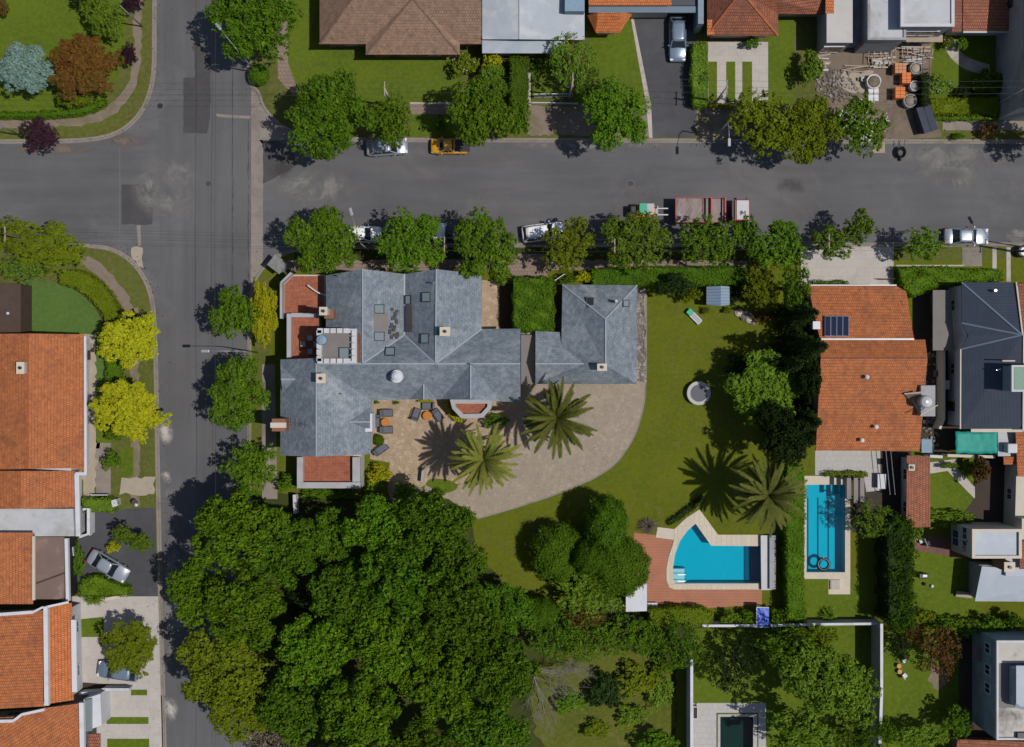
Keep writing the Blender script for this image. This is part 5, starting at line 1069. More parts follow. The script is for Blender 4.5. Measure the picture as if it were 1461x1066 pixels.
hedge(smoothpoly([(-60,158),(30,160),(90,157),(120,152),(148,140)])+smoothpoly([(150,147),(125,161),(92,166),(30,168),(-60,166)]),.9,'leaf_deep','low dark hedge strip standing in for the wall face below the corner lawn')  # dark strip added for the dark face of the drop below the lawn
# NE block
tree(366,36,68,56,9,'b0','leaf_deep','huge dark green tree over the top of the north road',group=ST); shrub(370,107,15,15,1.9,'leaf_deep','round clipped bush on the grass corner by the lamp post',key='ball')
tree(474,168,66,62,9,'b1','leaf_deep','large dark green tree shading the corner north of the junction',group=ST)
tree(558,176,37,38,7.2,'s1','leaf_green','medium green tree over the silver car north of the street',group=ST)
tree(688,164,50,52,8,'b2','leaf_green','bright green tree over the yellow pickup',group=ST); tree(738,172,22,26,6,'s3','leaf_green','narrow green tree just right of the tree over the yellow pickup',group=ST)
shrub(629,178,11,15,2,'leaf_deep','small round bush on the verge left of the yellow pickup'); shrub(662,93,21,20,2.6,'leaf_olive','olive shrub in front of the brown tiled house corner',blossom='blossom_white')
shrub(700,90,17,17,2.6,'leaf_gold','golden yellow topped shrub in front of the grey metal roof'); tree(702,112,20,22,3.5,'s0','leaf_light','light green small tree below the golden shrub')
hedge(rect(728,80,753,152),2.2,'leaf_hedge','tall clipped hedge standing upright left of the white railing lawn'); shrub(767,93,13,10,1.2,'leaf_deep','round leafy green bush at the top of the white railing lawn')
tree(812,88,32,44,5.5,'f0','leaf_light','feathery light green tree below the grey metal roof',name='willow_tree'); tree(836,120,24,34,5,'f1','leaf_green','dense green tree between the feathery tree and the roadside tree')
tree(876,168,50,52,8.2,'b0','leaf_green','large leafy tree leaning over the kerb left of the dark driveway',group=ST)
hedge([(989,60),(1009,60),(1011,100),(1010,150),(990,150),(986,110)],1.8,'leaf_light','white flecked hedge along the right of the dark driveway'); shrub(1000,112,12,14,2.1,'leaf_green','white flowering bush growing out of the hedge by the dark driveway',blossom='blossom_white')
shrub(1072,62,13,10,1.7,'leaf_green','small bush against the front of the brown and orange roofed house')
tree(1088,180,52,50,7.4,'s2','leaf_olive','wide olive brown tree over the verge by the striped forecourt',group=ST); tree(1150,188,46,48,7,'b1','leaf_olive','olive tree between the wide olive brown tree and the white blossoming tree',group=ST); tree(1222,180,42,46,7,'s2','leaf_green','white blossoming green tree beside the building yard',group=ST,blossom='blossom_white')
shrub(1155,98,18,29,3.2,'leaf_light','pale green tall bush left of the building yard'); shrub(1350,61,9,10,1.6,'leaf_olive','little olive bush at the top of the curved garden path'); shrub(1371,64,10,11,1.7,'leaf_light','pale bush inside the bend of the curved garden path')
shrub(1336,122,22,18,1.9,'leaf_light','white flowering shrub at the left of the top right garden',blossom='blossom_white'); shrub(1375,132,15,12,1.8,'leaf_conifer','dark round shrub in the top right garden'); shrub(1408,118,32,20,2.3,'leaf_deep','wide green shrub in the top right garden')
hedge([(1326,140),(1425,138),(1436,150),(1430,163),(1330,163)],1.3,'leaf_olive','flat topped olive hedge along the pavement in the top right'); hedge(rect(1334,165,1425,171),.7,'leaf_light','low light green border under the flat topped olive hedge')
shrub(1366,195,10,6,1.0,'leaf_deep','tiny green shrub on the verge in the top right'); shrub(1408,184,15,13,1.7,'leaf_redbrown','reddish bush on the verge in the top right')
tree(1500,188,34,40,8,'s0','leaf_green','roadside tree cut by the right edge whose shade falls on the road',group=ST); hedge(rect(1316,104,1326,150),2.0,'leaf_conifer','dark hedge between the building yard and the top right garden')
hedge(rect(1010,147,1100,152),.9,'leaf_olive','low hedge at the foot of the striped forecourt')
# south side of the street
for a in ((462,345,54,50,7.4,'b2','leaf_green','leftmost wide street tree beside the grey guard booth'),(588,348,52,46,7.6,'b0','leaf_green','street tree right of the white car with the lamp head over it'),
 (692,356,50,52,7.8,'b1','leaf_green','street tree over the half hidden dark car north of the villa'),(812,352,42,38,6.0,'s0','leaf_olive','street tree covering the rear of the white estate car'),(905,345,52,44,7.6,'b0','leaf_light','light green street tree beside the green roofed forklift'),
 (1012,346,46,42,7.4,'s2','leaf_green','street tree overhanging the dump truck bed'),(1064,335,17,30,6.6,'s3','leaf_light','slim street tree over the dump truck cab'),(1106,352,42,42,7.4,'s1','leaf_green','street tree at the left end of the pale forecourt'),
 (1182,348,32,26,6.2,'s0','leaf_light','lower lobe street tree over the pale forecourt edge'),(1222,326,25,26,6.4,'s2','leaf_light','upright street tree at the top of the pale forecourt'),(1314,350,30,26,5.2,'s3','leaf_light','small street tree left of the silver car at the right')):
    tree(*a,group=ST)
hedge([(733,397),(787,395),(790,404),(790,468),(787,473),(737,472),(733,460)],3.4,'leaf_hedge','big bright green square hedge block between villa and annex',dens=230,ls=.09,wob=.2)
hedge([(845,384),(900,381),(1062,380),(1066,392),(1060,407),(846,408)],2.0,'leaf_hedge','long green hedge north of the annex and garden'); shrub(832,396,16,10,2,'leaf_gold','yellow patch of shrub at the left end of the long green hedge',blossom=None); shrub(810,398,16,10,2,'leaf_green','green bush beside the white gate by the garage drive')
shrub(720,398,18,10,2.4,'leaf_light','white flowering bush at the top right corner of the villa',blossom='blossom_white')
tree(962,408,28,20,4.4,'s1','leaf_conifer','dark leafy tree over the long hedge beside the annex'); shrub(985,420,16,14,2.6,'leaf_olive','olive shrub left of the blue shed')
tree(1085,412,30,27,5,'s0','leaf_olive','olive yellow tree right of the blue shed'); tree(1132,408,24,40,7.2,'f1','leaf_green','tall green tree at the corner of the pale forecourt'); shrub(1050,418,14,18,2.6,'leaf_conifer','dark shrub against the right side of the blue shed')
shrub(1006,443,7,6,.9,'leaf_olive','left one of the two small round bushes before the shed'); shrub(1037,443,7,6,.9,'leaf_olive','right one of the two small round bushes before the shed'); shrub(1086,452,17,9,1.2,'leaf_redbrown','brown green low plant right of the garden rocks')
conifer(1135,452,27,13,'dark pointed conifer at the top left corner of the orange tiled house',hc=3); conifer(1138,498,33,15.5,'tall dark conifer beside the solar panel roof','con1',hc=3); conifer(1118,520,26,12,'smaller dark conifer just below and left of the tall one by the solar panels',hc=3)
conifer(1148,600,27,10,'dark conifer against the left wall of the orange tiled house',hc=3); conifer(1128,628,32,10.5,'dark conifer above the palm by the lap pool','con1',hc=3)
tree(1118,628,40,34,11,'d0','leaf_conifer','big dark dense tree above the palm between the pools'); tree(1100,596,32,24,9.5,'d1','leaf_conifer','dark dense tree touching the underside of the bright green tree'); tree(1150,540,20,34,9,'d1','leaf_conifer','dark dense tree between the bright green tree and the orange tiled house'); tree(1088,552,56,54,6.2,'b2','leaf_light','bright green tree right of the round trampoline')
shrub(1052,520,24,18,3.0,'leaf_conifer','dark shrub at the top left of the bright green tree by the trampoline')
palm(795,597,64,8.0,'palm0','leaf_palm','palm with thin spreading fronds on the curved driveway',.3); palm(690,657,58,8.5,'palm1','leaf_palm_pale','dense yellow green palm at the corner of the villa terrace',1.1); palm(1098,708,66,8.3,'palm2','leaf_palm_dark','palm between the two blue pools',2.2)
hedge(smoothpoly([(951,744),(965,735),(985,720),(1001,708)],1)+smoothpoly([(1007,712),(990,727),(970,741),(955,749)],1),.5,'leaf_conifer','low dark clipped border beside the pool corner')
hedge([(1124,664),(1146,664),(1150,700),(1148,760),(1147,830),(1150,885),(1124,885),(1122,760)],2.6,'leaf_green','long upright hedge separating the two blue pools')
hedge([(1266,745),(1302,745),(1304,800),(1300,890),(1268,890)],4.2,'leaf_conifer','tall dark hedge row right of the lap pool lawn',wob=.3); 
for k,(x,y) in enumerate(((1284,752),(1286,786),(1282,820),(1286,852),(1284,882))): tree(x,y,21,20,5.2,'f%d'%(k%2),'leaf_deep',('topmost','second','middle','fourth','lowest')[k]+' of the five green trees in the dark row right of the lap pool lawn',name='cypress_tree')
tree(1243,742,30,27,4.6,'f0','leaf_light','pale leaved tree below the pergola by the lap pool'); shrub(1268,760,18,18,2.6,'leaf_green','green bush between the pale leaved tree and the red outbuilding'); shrub(1303,757,12,22,2.2,'leaf_light','white flowering shrub at the foot of the red outbuilding',blossom='blossom_white')
shrub(1184,878,16,15,1.5,'leaf_light','spiky pale green plant on the lawn south of the lap pool',key='spk'); shrub(1138,880,12,30,2.4,'leaf_light','light shrub at the south end of the hedge between the pools')
hedge([(1282,382),(1340,380),(1380,384),(1430,384),(1432,400),(1372,403),(1330,412),(1305,424),(1290,412)],1.8,'leaf_green','long loose hedge with red flowers between the pale forecourt and the navy roof'); shrub(1310,392,16,10,2.1,'leaf_green','red flowering bush at the left end of the long loose hedge',blossom='blossom_red')
hedge(rect(1160,401,1210,406),.8,'leaf_deep','low strip of planting between the pale forecourt and the orange tiled roof')
hedge(rect(1178,674,1238,680),1.0,'leaf_olive','low planted strip of creepers above the lap pool')
shrub(1350,738,42,14,2.2,'leaf_light','wide green shrub row below the lawn with the diagonal path',blossom=None); shrub(1352,664,16,6,1.2,'leaf_light','flowering strip under the green tarpaulin wall'); shrub(1395,670,14,24,3.4,'leaf_redbrown','brown bare shrub right of the diagonal path'); shrub(1382,668,15,14,1.2,'leaf_light','low light green plant above the diagonal path')
for a in ((1312,880,24,16,2.6,'leaf_olive','olive shrub at the left of the row south of the grill lawn'),(1345,890,24,15,2.8,'leaf_green','green shrub second in the row south of the grill lawn'),(1378,893,22,15,2.8,'leaf_light','light shrub in the middle of the row south of the grill lawn'),(1410,892,24,17,3.0,'leaf_green','green shrub above the blue grey building'),(1440,885,18,16,2.8,'leaf_deep','deep green shrub near the end of the row above the blue grey building'),(1455,897,10,18,2.6,'leaf_gold','yellow shrub at the right edge above the blue grey building')): shrub(*a)
tree(1338,925,34,38,4.8,'f0','leaf_redbrown','reddish brown thin crowned tree on the back lawn with white tables'); tree(1303,902,16,16,3.6,'f1','leaf_redbrown','small reddish tree left of the reddish brown thin crowned tree'); tree(1278,918,18,18,3.4,'s3','leaf_conifer','dark small tree at the corner of the tall concrete wall')
tree(1366,1028,24,24,4,'s0','leaf_deep','round dark green tree near the alley at the bottom right'); tree(1310,1052,44,24,4,'s1','leaf_light','light green tree at the bottom edge right of the concrete wall'); tree(1262,1040,14,22,4.2,'s2','leaf_green','narrow green tree touching the concrete wall at the bottom')
# back lawn group of big light trees
tree(1168,965,62,56,8.5,'b1','leaf_light','big light green tree in the middle of the walled back lawn'); tree(1215,990,42,44,7.6,'s2','leaf_light','light green tree beside the tall concrete wall on the walled lawn'); tree(1122,920,46,30,7.4,'f1','leaf_green','upper left green tree of the walled back lawn below the blue tarpaulin')
tree(1142,1042,54,36,7.4,'s0','leaf_light','light green tree at the bottom edge right of the pale pool deck'); tree(1215,1052,46,28,6,'f0','leaf_deep','dark green tree at the bottom edge beside the concrete wall'); tree(1162,905,34,18,5.4,'s3','leaf_olive','olive green tree over the white wall south of the lap pool lawn')
tree(1050,948,36,46,5.4,'f0','leaf_conifer','loose dark green tree standing in for the shadow on the walled lawn left side')  # dark crown put where the big light green tree's shadow lies on the lawn
# west of the north south road
tree(76,352,56,38,4.6,'s0','leaf_olive','spreading olive yellow tree at the corner south of the side street'); tree(20,338,34,28,4.6,'s1','leaf_olive','yellow green tree cut by the left edge south of the side street'); tree(38,384,40,20,3.8,'f1','leaf_light','bright green low tree above the wooden roof at left',bark='bark_grey')
hedge(smoothpoly([(84,388),(110,384),(140,398),(165,430),(172,455)])+smoothpoly([(150,458),(138,435),(112,412),(84,404)]),1.6,'leaf_olive','curved brownish green hedge round the cool green corner lawn')
tree(189,484,46,42,6,'d0','leaf_yellow','upper of the two round bright yellow trees beside the road',name='yellow_tree',group='yellow street trees'); tree(187,584,57,46,6.2,'d1','leaf_yellow','lower and wider of the two round bright yellow trees beside the road',name='yellow_tree',group='yellow street trees')
hedge([(151,500),(172,500),(172,545),(151,545)],1.5,'leaf_green','short green hedge between the two yellow trees'); shrub(164,618,16,14,1.9,'leaf_green','green bush under the lower yellow tree'); shrub(160,656,15,17,2.2,'leaf_light','light green bush beside the entrance path west of the road')
hedge([(117,712),(160,711),(168,720),(160,731),(118,731)],1.3,'leaf_light','clipped light hedge above the dark driveway with the silver car'); tree(177,762,16,17,3.8,'s3','leaf_light','light green small tree on the dark driveway island'); tree(203,773,20,15,3.5,'s0','leaf_light','light green small tree at the road end of the driveway island'); shrub(162,780,11,10,1.5,'leaf_gold','golden yellow bush at the driveway island')
hedge([(112,838),(118,826),(138,821),(165,832),(184,838),(183,850),(112,852)],1.3,'leaf_green','rounded green hedge below the diagonal silver car'); shrub(133,852,19,18,1.7,'leaf_light','spiky pale green plant in front of the white parapet house',key='spk')
shrub(112,800,10,30,1.4,'leaf_deep','dark green bush row behind the white railing of the driveway'); tree(189,922,43,43,5.6,'d1','leaf_olive','olive yellow tree over the grey car on the paved forecourt'); shrub(149,914,9,8,1.2,'leaf_redbrown','small brownish bush left of the olive yellow forecourt tree')
# west side of the villa
tree(335,447,36,42,6.8,'s1','leaf_green','upper street tree left of the villa by the road',group=ST); tree(378,446,22,46,5.4,'d0','leaf_gold','bright yellow green upright tree at the villa west wall'); tree(345,560,46,54,7.2,'b1','leaf_green','middle street tree left of the villa by the road',group=ST); tree(361,666,40,41,6.0,'s3','leaf_green','lower street tree left of the villa by the road',group=ST)
shrub(412,688,20,14,2.2,'leaf_green','green bush at the corner below the villa west chimney'); shrub(450,704,28,10,1.8,'leaf_green','green bush under the lower red terrace of the villa'); shrub(490,704,24,11,1.7,'leaf_light','light green bush under the lower red terrace corner'); shrub(541,676,19,17,1.9,'leaf_gold','golden yellow bush beside the tan terrace steps'); shrub(533,694,14,12,1.6,'leaf_light','light green bush below the golden yellow terrace bush')
shrub(540,628,8,8,1.2,'leaf_deep','small round clipped bush by the terrace sun beds',key='ball'); hedge(smoothpoly([(641,570),(642,585),(650,594),(661,600)],1)+smoothpoly([(658,604),(646,598),(638,588),(636,570)],1),.9,'leaf_yellow','thin yellow border round the octagonal bay')
for x,y,l in((537,574,'left'),(565,574.5,'right')): shrub(x,y,5.5,3,.6,'leaf_green',l+' one of two small planted bushes against the terrace wall')
shrub(606,572,14,3,.7,'leaf_yellow','low yellow border plants under the small slate dormer'); shrub(706,600,20,12,1.6,'leaf_deep','dark bush between the octagonal bay and the annex')
shrub(576,700,20,16,2.6,'leaf_wood','green shrub at the lower end of the terrace ramp')
hedge(rect(520,700,528,716),1.2,'leaf_light','small pale green planting below the villa terrace')
# the wood in the south west of the plot
WD=[(345,752,70,58,11,'w0','leaf_wood','broad tree at the top left of the wood by the road'),(292,842,52,52,10,'b0','leaf_wood','tree of the wood leaning furthest over the road'),(405,778,58,52,10.5,'w1','leaf_wood','tree of the wood left of the dark gap below the red terrace'),
 (470,762,46,44,9,'b1','leaf_deep','tree of the wood just below the lower red terrace'),(352,862,66,56,10.5,'w1','leaf_wood','tree of the wood directly left of the dark hollow'),(540,748,52,48,10,'b2','leaf_wood','tree of the wood below the golden terrace bush'),
 (618,744,58,50,10.5,'w0','leaf_deep','tree of the wood touching the end of the stone driveway'),(655,802,44,52,9.5,'b0','leaf_wood','tree of the wood at the edge of the dry lawn'),(566,818,62,54,11,'w1','leaf_wood','tree of the wood in its upper middle'),(495,842,52,50,10,'b2','leaf_wood','tree of the wood right of the dark hollow'),
 (650,876,66,56,11,'w0','leaf_wood','tree of the wood in its right half below the lawn edge'),(560,905,64,58,11.5,'w1','leaf_wood','tallest round tree at the centre of the wood'),(455,925,62,58,11,'w0','leaf_wood','tree of the wood below the dark hollow'),(722,868,44,46,8.5,'b1','leaf_deep','tree of the wood under the dry lawn corner'),
 (712,946,56,56,10,'w1','leaf_deep','tree of the wood beside the bare fallen tree'),(632,968,62,58,11,'w0','leaf_wood','tree of the wood in the lower right middle'),(520,1000,62,58,11,'w1','leaf_wood','tree of the wood in the lower middle'),(425,1008,54,52,9.5,'b0','leaf_wood','tree of the wood at its lower left above the bare twigs'),
 (600,1060,60,44,10,'w0','leaf_wood','tree of the wood cut by the bottom edge in the middle'),(700,1040,60,50,9.5,'b2','leaf_deep','tree of the wood cut by the bottom edge at right'),(500,1085,60,40,10,'w1','leaf_wood','tree of the wood mostly below the bottom edge')]
rw=random.Random(12)
for a in WD: a=list(a); a[6]='leaf_deep' if a[6]=='leaf_wood' and rw.random()<.25 else a[6]; a[4]+=rw.uniform(-1.2,1.2); a[2]*=.97; a[3]*=.97; tree(*a,group='trees of the wood')
tree(322,945,66,66,9.5,'b2','leaf_olive','olive green drooping tree over the road at the lower left of the wood'); tree(345,1005,50,48,8,'d0','leaf_olive','yellowish drooping tree at the lower left edge of the wood',name='tree'); tree(398,1056,50,34,5,'f1','leaf_dry','grey green thin tree in the bottom left of the wood',bark='bark_grey')
tree(438,860,36,30,4.5,'f0','leaf_conifer','low dark understorey tree in the hollow of the wood')
# clipped trees and shrubs beside the dry lawn
topiary(798,788,38,40,5.2,'leaf_deep','round dark green clipped tree at the left of the clipped group'); topiary(864,746,30,40,7.4,'leaf_deep','tall upright clipped tree at the top of the clipped group'); topiary(882,804,40,44,5.6,'leaf_hedge','largest rounded clipped tree touching the timber deck',1.0); topiary(838,793,24,25,7.2,'leaf_hedge','small ball shaped clipped tree in the middle of the clipped group',2.)
tree(860,836,28,22,5.0,'s2','leaf_green','leafy crown at the lower right of the clipped group'); tree(832,845,44,34,4.8,'s3','leaf_light','pale loose tree below the clipped group'); topiary(771,874,24,22,4.4,'leaf_hedge','small clipped tree at the left below the clipped group',.5)
shrub(872,862,22,16,2.4,'leaf_light','white flowering shrub left of the white canopy',blossom='blossom_white')
for a in ((812,1000,26,20,1.6,'leaf_green','low green scrub in the middle of the rough grass'),(900,1020,26,18,1.5,'leaf_light','low light scrub at the lower right of the rough grass'),(850,1040,24,16,1.4,'leaf_olive','low olive scrub near the bottom edge of the rough grass'),(945,950,18,16,1.8,'leaf_green','small green bush below the dark dense corner shrub')): shrub(*a)
for k,a in enumerate(((790,905,42,36,4.6,'leaf_deep','green shrub mass above the bare fallen tree'),(840,912,38,32,4.2,'leaf_green','mixed green shrub right of the mass above the fallen tree'),(890,905,36,34,4.4,'leaf_green','green shrub below the white canopy'),(928,912,26,30,4.0,'leaf_green','light green shrub in the middle of the row below the pool deck'),(970,920,32,36,4.8,'leaf_deep','dark dense shrub at the corner of the walled lawn'),(905,970,34,30,2.0,'leaf_olive','flat scrub patch on the rough grass'),(940,985,22,28,1.7,'leaf_light','light scrub at the right of the rough grass'),(862,985,30,32,2.6,'leaf_conifer','dark scrub beside the bare branches'),(935,1058,32,22,3.0,'leaf_green','leafy bush at the bottom edge of the rough grass'),(835,880,28,22,4,'leaf_redbrown','brown green shrub at the heart of the shrub row'))):
    (tree if a[4]>3.9 else shrub)(*(a[:5]+(('f0','f1')[k%2],)+a[5:] if a[4]>3.9 else a))
hedge([(925,871),(960,868),(1000,868),(1018,876),(1015,894),(930,893)],2.2,'leaf_olive','brownish olive rounded hedge south of the timber deck',dead=1); shrub(1040,882,20,13,2.0,'leaf_light','pale green variegated shrub south of the timber deck'); shrub(1065,882,18,14,2.0,'leaf_green','green shrub left of the blue tarpaulin'); shrub(1108,880,14,16,2.2,'leaf_green','green shrub right of the blue tarpaulin')
shrub(925,751,19,14,1.3,'leaf_dry','grey straw coloured ornamental grass at the deck corner',key='spk2'); 
# bare fallen tree
b=P(752,946,1); t=thing('bare_tree','bare leafless grey tree leaning over the rough grass','tree',(b.x,b.y,0)); rb=random.Random(9); mb=MB()
def branch(p,d,L,r,dep):
    q=p
    for k in range(3):
        d=(d+Vector((rb.uniform(-.25,.25),rb.uniform(-.25,.25),rb.uniform(-.12,.12)))).normalized(); n=q+d*L/3; n.z=min(3.2,max(.15,n.z)); mb.tube(q,n,r*(1-k*.2),r*(1-(k+1)*.2),6); 
        if dep>0 and (k>0 or dep>2):
            for s in range(2): branch(n,(d+Vector((rb.uniform(-.8,.8),rb.uniform(-.8,.8),rb.uniform(-.05,.3)))).normalized(),L*rb.uniform(.5,.75),r*.5,dep-1)
        q=n
branch(Vector((0,0,0)),Vector((.2,-.1,1)),2.4,.2,0)
for a in (-6,-18,-30,-42,-56): branch(Vector((.1,-.1,2.2)),Vector((math.cos(R(a)),math.sin(R(a)),.05)),3.3,.06,3)
mb.build('trunk',M['bark_grey'],t,world=False)
# ================================================================ VEHICLES, FURNITURE, STREET THINGS
CG='cars parked along the street'
car(154,808,-31,'silver sedan parked diagonally on the dark driveway beside the green hedge','paint_silver',4.45,1.75,1.42,'sedan',z=.02)
car(168,958,172,'grey blue car half under the olive yellow tree on the paved forecourt','paint_bluegrey',4.2,1.72,1.45,'hatch',z=.03)
car(552,209,4,'silver car under the tree on the north side of the street','paint_silver',4.2,1.75,1.42,'hatch',CG)
car(642,208,180,'yellow pickup parked under the tree on the north side of the street','paint_yellow',3.9,1.6,1.5,'pickup',CG)
car(515,334,0,'white car with the street lamp head above it, left end of the parked row','paint_white',4.1,1.7,1.45,'hatch',CG)
car(608,329,0,'white car almost hidden between two street trees north of the villa','paint_white',4.2,1.7,1.45,'sedan',CG); car(662,332,180,'dark car almost hidden under the street tree north of the villa','paint_dark',4.2,1.7,1.5,'hatch',CG)
car(774,331,7,'white estate car with black roof rails partly under a street tree','paint_white',4.2,1.8,1.6,'suv',CG)
car(1380,337,0,'silver saloon alone at the right end of the street','paint_silver',4.5,1.78,1.45,'sedan',CG)
car(967,55,-90,'blue grey car parked nose down on the dark driveway at the top','paint_bluegrey',4.6,1.8,1.48,'hatch',z=.02)
# dump truck
p=P(1016,301,1.2); t=thing('dump_truck','red dump truck with dusty bed and pale cab parked at the kerb','truck',(p.x,p.y,-.12),CG)
ch=MB().box((0,0,.75),(7.2,.9,.25)).build('chassis',M['metal_black'],t,world=False)
bd=MB(); x0,x1=-3.75,1.35
bd.box(((x0+x1)/2,0,1.15),(x1-x0,2.45,.12)); bd.build('bed_floor',M['paint_grey'],t,world=False)
ld=MB(); rt=random.Random(2); nx,ny=18,9; vs=[(x0+.06+(-.95-x0-.06)*i/(nx-1),-1.18+2.36*j/(ny-1),1.96+rt.uniform(-.04,.04)+.06*math.sin(i*.8)) for i in range(nx) for j in range(ny)]
ld.add(vs,[(i*ny+j,(i+1)*ny+j,(i+1)*ny+j+1,i*ny+j+1) for i in range(nx-1) for j in range(ny-1)]); ld.box(((x0-.9)/2,0,1.5),(-.9-x0-.1,2.2,.6)); ld.build('load',M['truck_load'],t,world=False)
sw=MB(); 
for s in(-1,1): sw.box(((x0+x1)/2,s*1.22,1.62),(x1-x0,.045,.95))
sw.box((x0,0,1.6),(.08,2.44,.9)); sw.build('side_board',M['paint_red'],t,world=False)
for x in(.0,1.35): MB().box((x-.2,0,2.0),(.14,2.4,.6 if x<1.3 else 1.0)).build('headboard',M['paint_red'],t,world=False)
MB().box((-1.0,0,1.8),(.07,2.34,.5)).build('cross_bar',M['paint_red'],t,world=False)
MB().box((.05,0,1.5),(1.5,2.34,.7)).build('load_box',M['truck_load'],t,world=False)
cb=MB().box((2.85,0,1.25),(1.75,2.15,1.5)).build('cab',M['paint_red'],t,world=False,bevel=.12); MB().box((2.95,0,2.05),(1.25,1.95,.14)).build('cab_roof',M['wall_white'],t,world=False,bevel=.06)
MB().box((3.7,0,1.6),(.1,1.9,.6),ry=-.15).build('windshield',M['glass_dark'],t,world=False); MB().box((2.05,0,1.75),(.3,2.05,.5)).build('rear_window',M['metal_black'],t,world=False)
MB().box((3.72,0,.7),(.25,2.2,.35)).build('bumper',M['paint_grey'],t,world=False,bevel=.04)
for s in(-1,1):
    MB().box((3.75,s*.85,.95),(.1,.3,.2)).build('headlight',M['lamp_clear'],t,world=False); MB().box((3.4,s*1.25,1.75),(.1,.22,.35)).build('mirror',M['plastic_black'],t,world=False)
    for x in(2.9,-1.9,-2.9):
        wh=MB().tube((x,s*.85,.48),(x,s*1.15,.48),.48,.48,20).build('wheel',M['tyre'],t,world=False); MB().tube((x,s*1.1,.48),(x,s*1.17,.48),.25,.2,12).build('rim',M['paint_grey'],wh,world=False)
# forklift behind the truck
p=P(923,301,1.2); t=thing('forklift','small forklift with green roof and orange frame behind the dump truck','forklift',(p.x,p.y,-.12))
MB().box((-.3,0,.75),(2.4,1.15,.7)).build('body',M['paint_orange'],t,world=False,bevel=.08); MB().box((-1.35,0,.95),(.7,1.1,.9)).build('counterweight',M['metal_black'],t,world=False,bevel=.12)
MB().box((-.45,.1,2.02),(.75,1.15,.09)).build('roof',M['paint_green'],t,world=False,bevel=.02); MB().box((.3,.1,2.0),(.72,1.1,.07)).build('roof_panel',M['paint_grey'],t,world=False)
for x in(-.8,.6):
    for s in(-.45,.62): MB().seg((x,s,1.0),(x,s,2.0),.07,.07).build('roof_post',M['metal_black'],t,world=False)
mm=MB(); 
for s in(-.35,.35): mm.seg((1.0,s,.2),(1.0,s,2.1),.1,.12)
for z in(.5,1.2,2.05): mm.seg((1.0,-.35,z),(1.0,.35,z),.08,.08)
mm.build('mast',M['paint_grey'],t,world=False)
for s in(-.32,.32): MB().box((1.65,s,.75),(1.2,.12,.05)).build('fork',M['chrome'],t,world=False)
MB().box((-.35,0,1.2),(.5,.5,.15)).build('seat',M['plastic_black'],t,world=False,bevel=.05); MB().tube((.2,0,1.3),(.28,0,1.36),.2,.2,14).build('steering_wheel',M['plastic_black'],t,world=False)
for x,r in((.55,.36),(-1.05,.3)):
    for s in(-1,1): MB().tube((x,s*.45,r),(x,s*.66,r),r,r,16).build('wheel',M['tyre'],t,world=False)
# cement mixer style wheelbarrow in the road, guard booth, dumpster
p=P(1284,215); t=thing('wheelbarrow','black wheelbarrow left on the road below the building yard','wheelbarrow',(p.x,p.y,-.12))
MB().lathe((0,-.25,.3),[(.28,0),(.5,.4),(.53,.42),(.5,.4),(.26,.04)],16,.85,1.1).build('tub',M['metal_black'],t,world=False)
MB().path([(.28,-.8,.3),(.3,.2,.55),(.32,1.0,.75)],.035,6).path([(-.28,-.8,.3),(-.3,.2,.55),(-.32,1.0,.75)],.035,6).path([(.25,.3,.5),(.25,.45,0)],.03,6).path([(-.25,.3,.5),(-.25,.45,0)],.03,6).build('frame',M['metal_black'],t,world=False)
MB().tube((-.07,-.85,.22),(.07,-.85,.22),.22,.22,14).build('wheel',M['tyre'],t,world=False)
p=P(396,377,2.2); t=thing('guard_booth','weathered grey guard booth turned diagonally on the street corner','booth',(p.x,p.y,0),None,R(-38))
MB().box((0,0,1.1),(1.25,1.1,2.2)).build('wall',M['wall_grey'],t,world=False); MB().box((0,0,2.27),(1.55,1.35,.12)).build('roof',M['booth_roof'],t,world=False); MB().box((.72,0,1.1),(.05,.7,1.9)).build('door',M['paint_grey'],t,world=False)
for s in(-1,1):
    f=MB().box((0,s*.57,1.5),(.8,.05,.7)).build('window',M['white_paint'],t,world=False); MB().box((0,s*.6,1.5),(.68,.03,.58)).build('pane',M['glass_win'],f,world=False)
fr=MB(); 
for y in(-.5,.5): fr.seg((.8,y,0),(1.35,y,0.9),.05,.05); 
fr.seg((1.35,-.5,.9),(1.35,.5,.9),.05,.05); fr.seg((1.35,-.5,.05),(1.35,.5,.05),.05,.05); fr.build('gate_frame',M['white_paint'],t,world=False)
p=P(1322,170,1.2); t=thing('dumpster','dark blue grey dumpster skip by the building yard entrance','skip',(p.x,p.y,0),None,R(-72))
W=[(-1.35,-.75),(1.35,-.75),(1.35,.75),(-1.35,.75)]; mb=MB(); mb.add([(x*.82,y,0) for x,y in W]+[(x,y,1.35) for x,y in W],[(0,1,5,4),(1,2,6,5),(2,3,7,6),(3,0,4,7),(3,2,1,0)]); o=mb.build('skip_body',M['dumpster'],t,world=False); s_=o.modifiers.new('s','SOLIDIFY'); s_.thickness=.06
for y in(-.38,.38): MB().box((0,y,1.4),(2.7,.72,.06),rx=.08 if y>0 else -.08).build('lid',M['dumpster'],t,world=False)
for s in(-1,1):
    for y in(-.5,.5): MB().tube((s*.95,y-.06,-.0+.1),(s*.95,y+.06,.1),.1,.1,10).build('caster',M['tyre'],t,world=False)
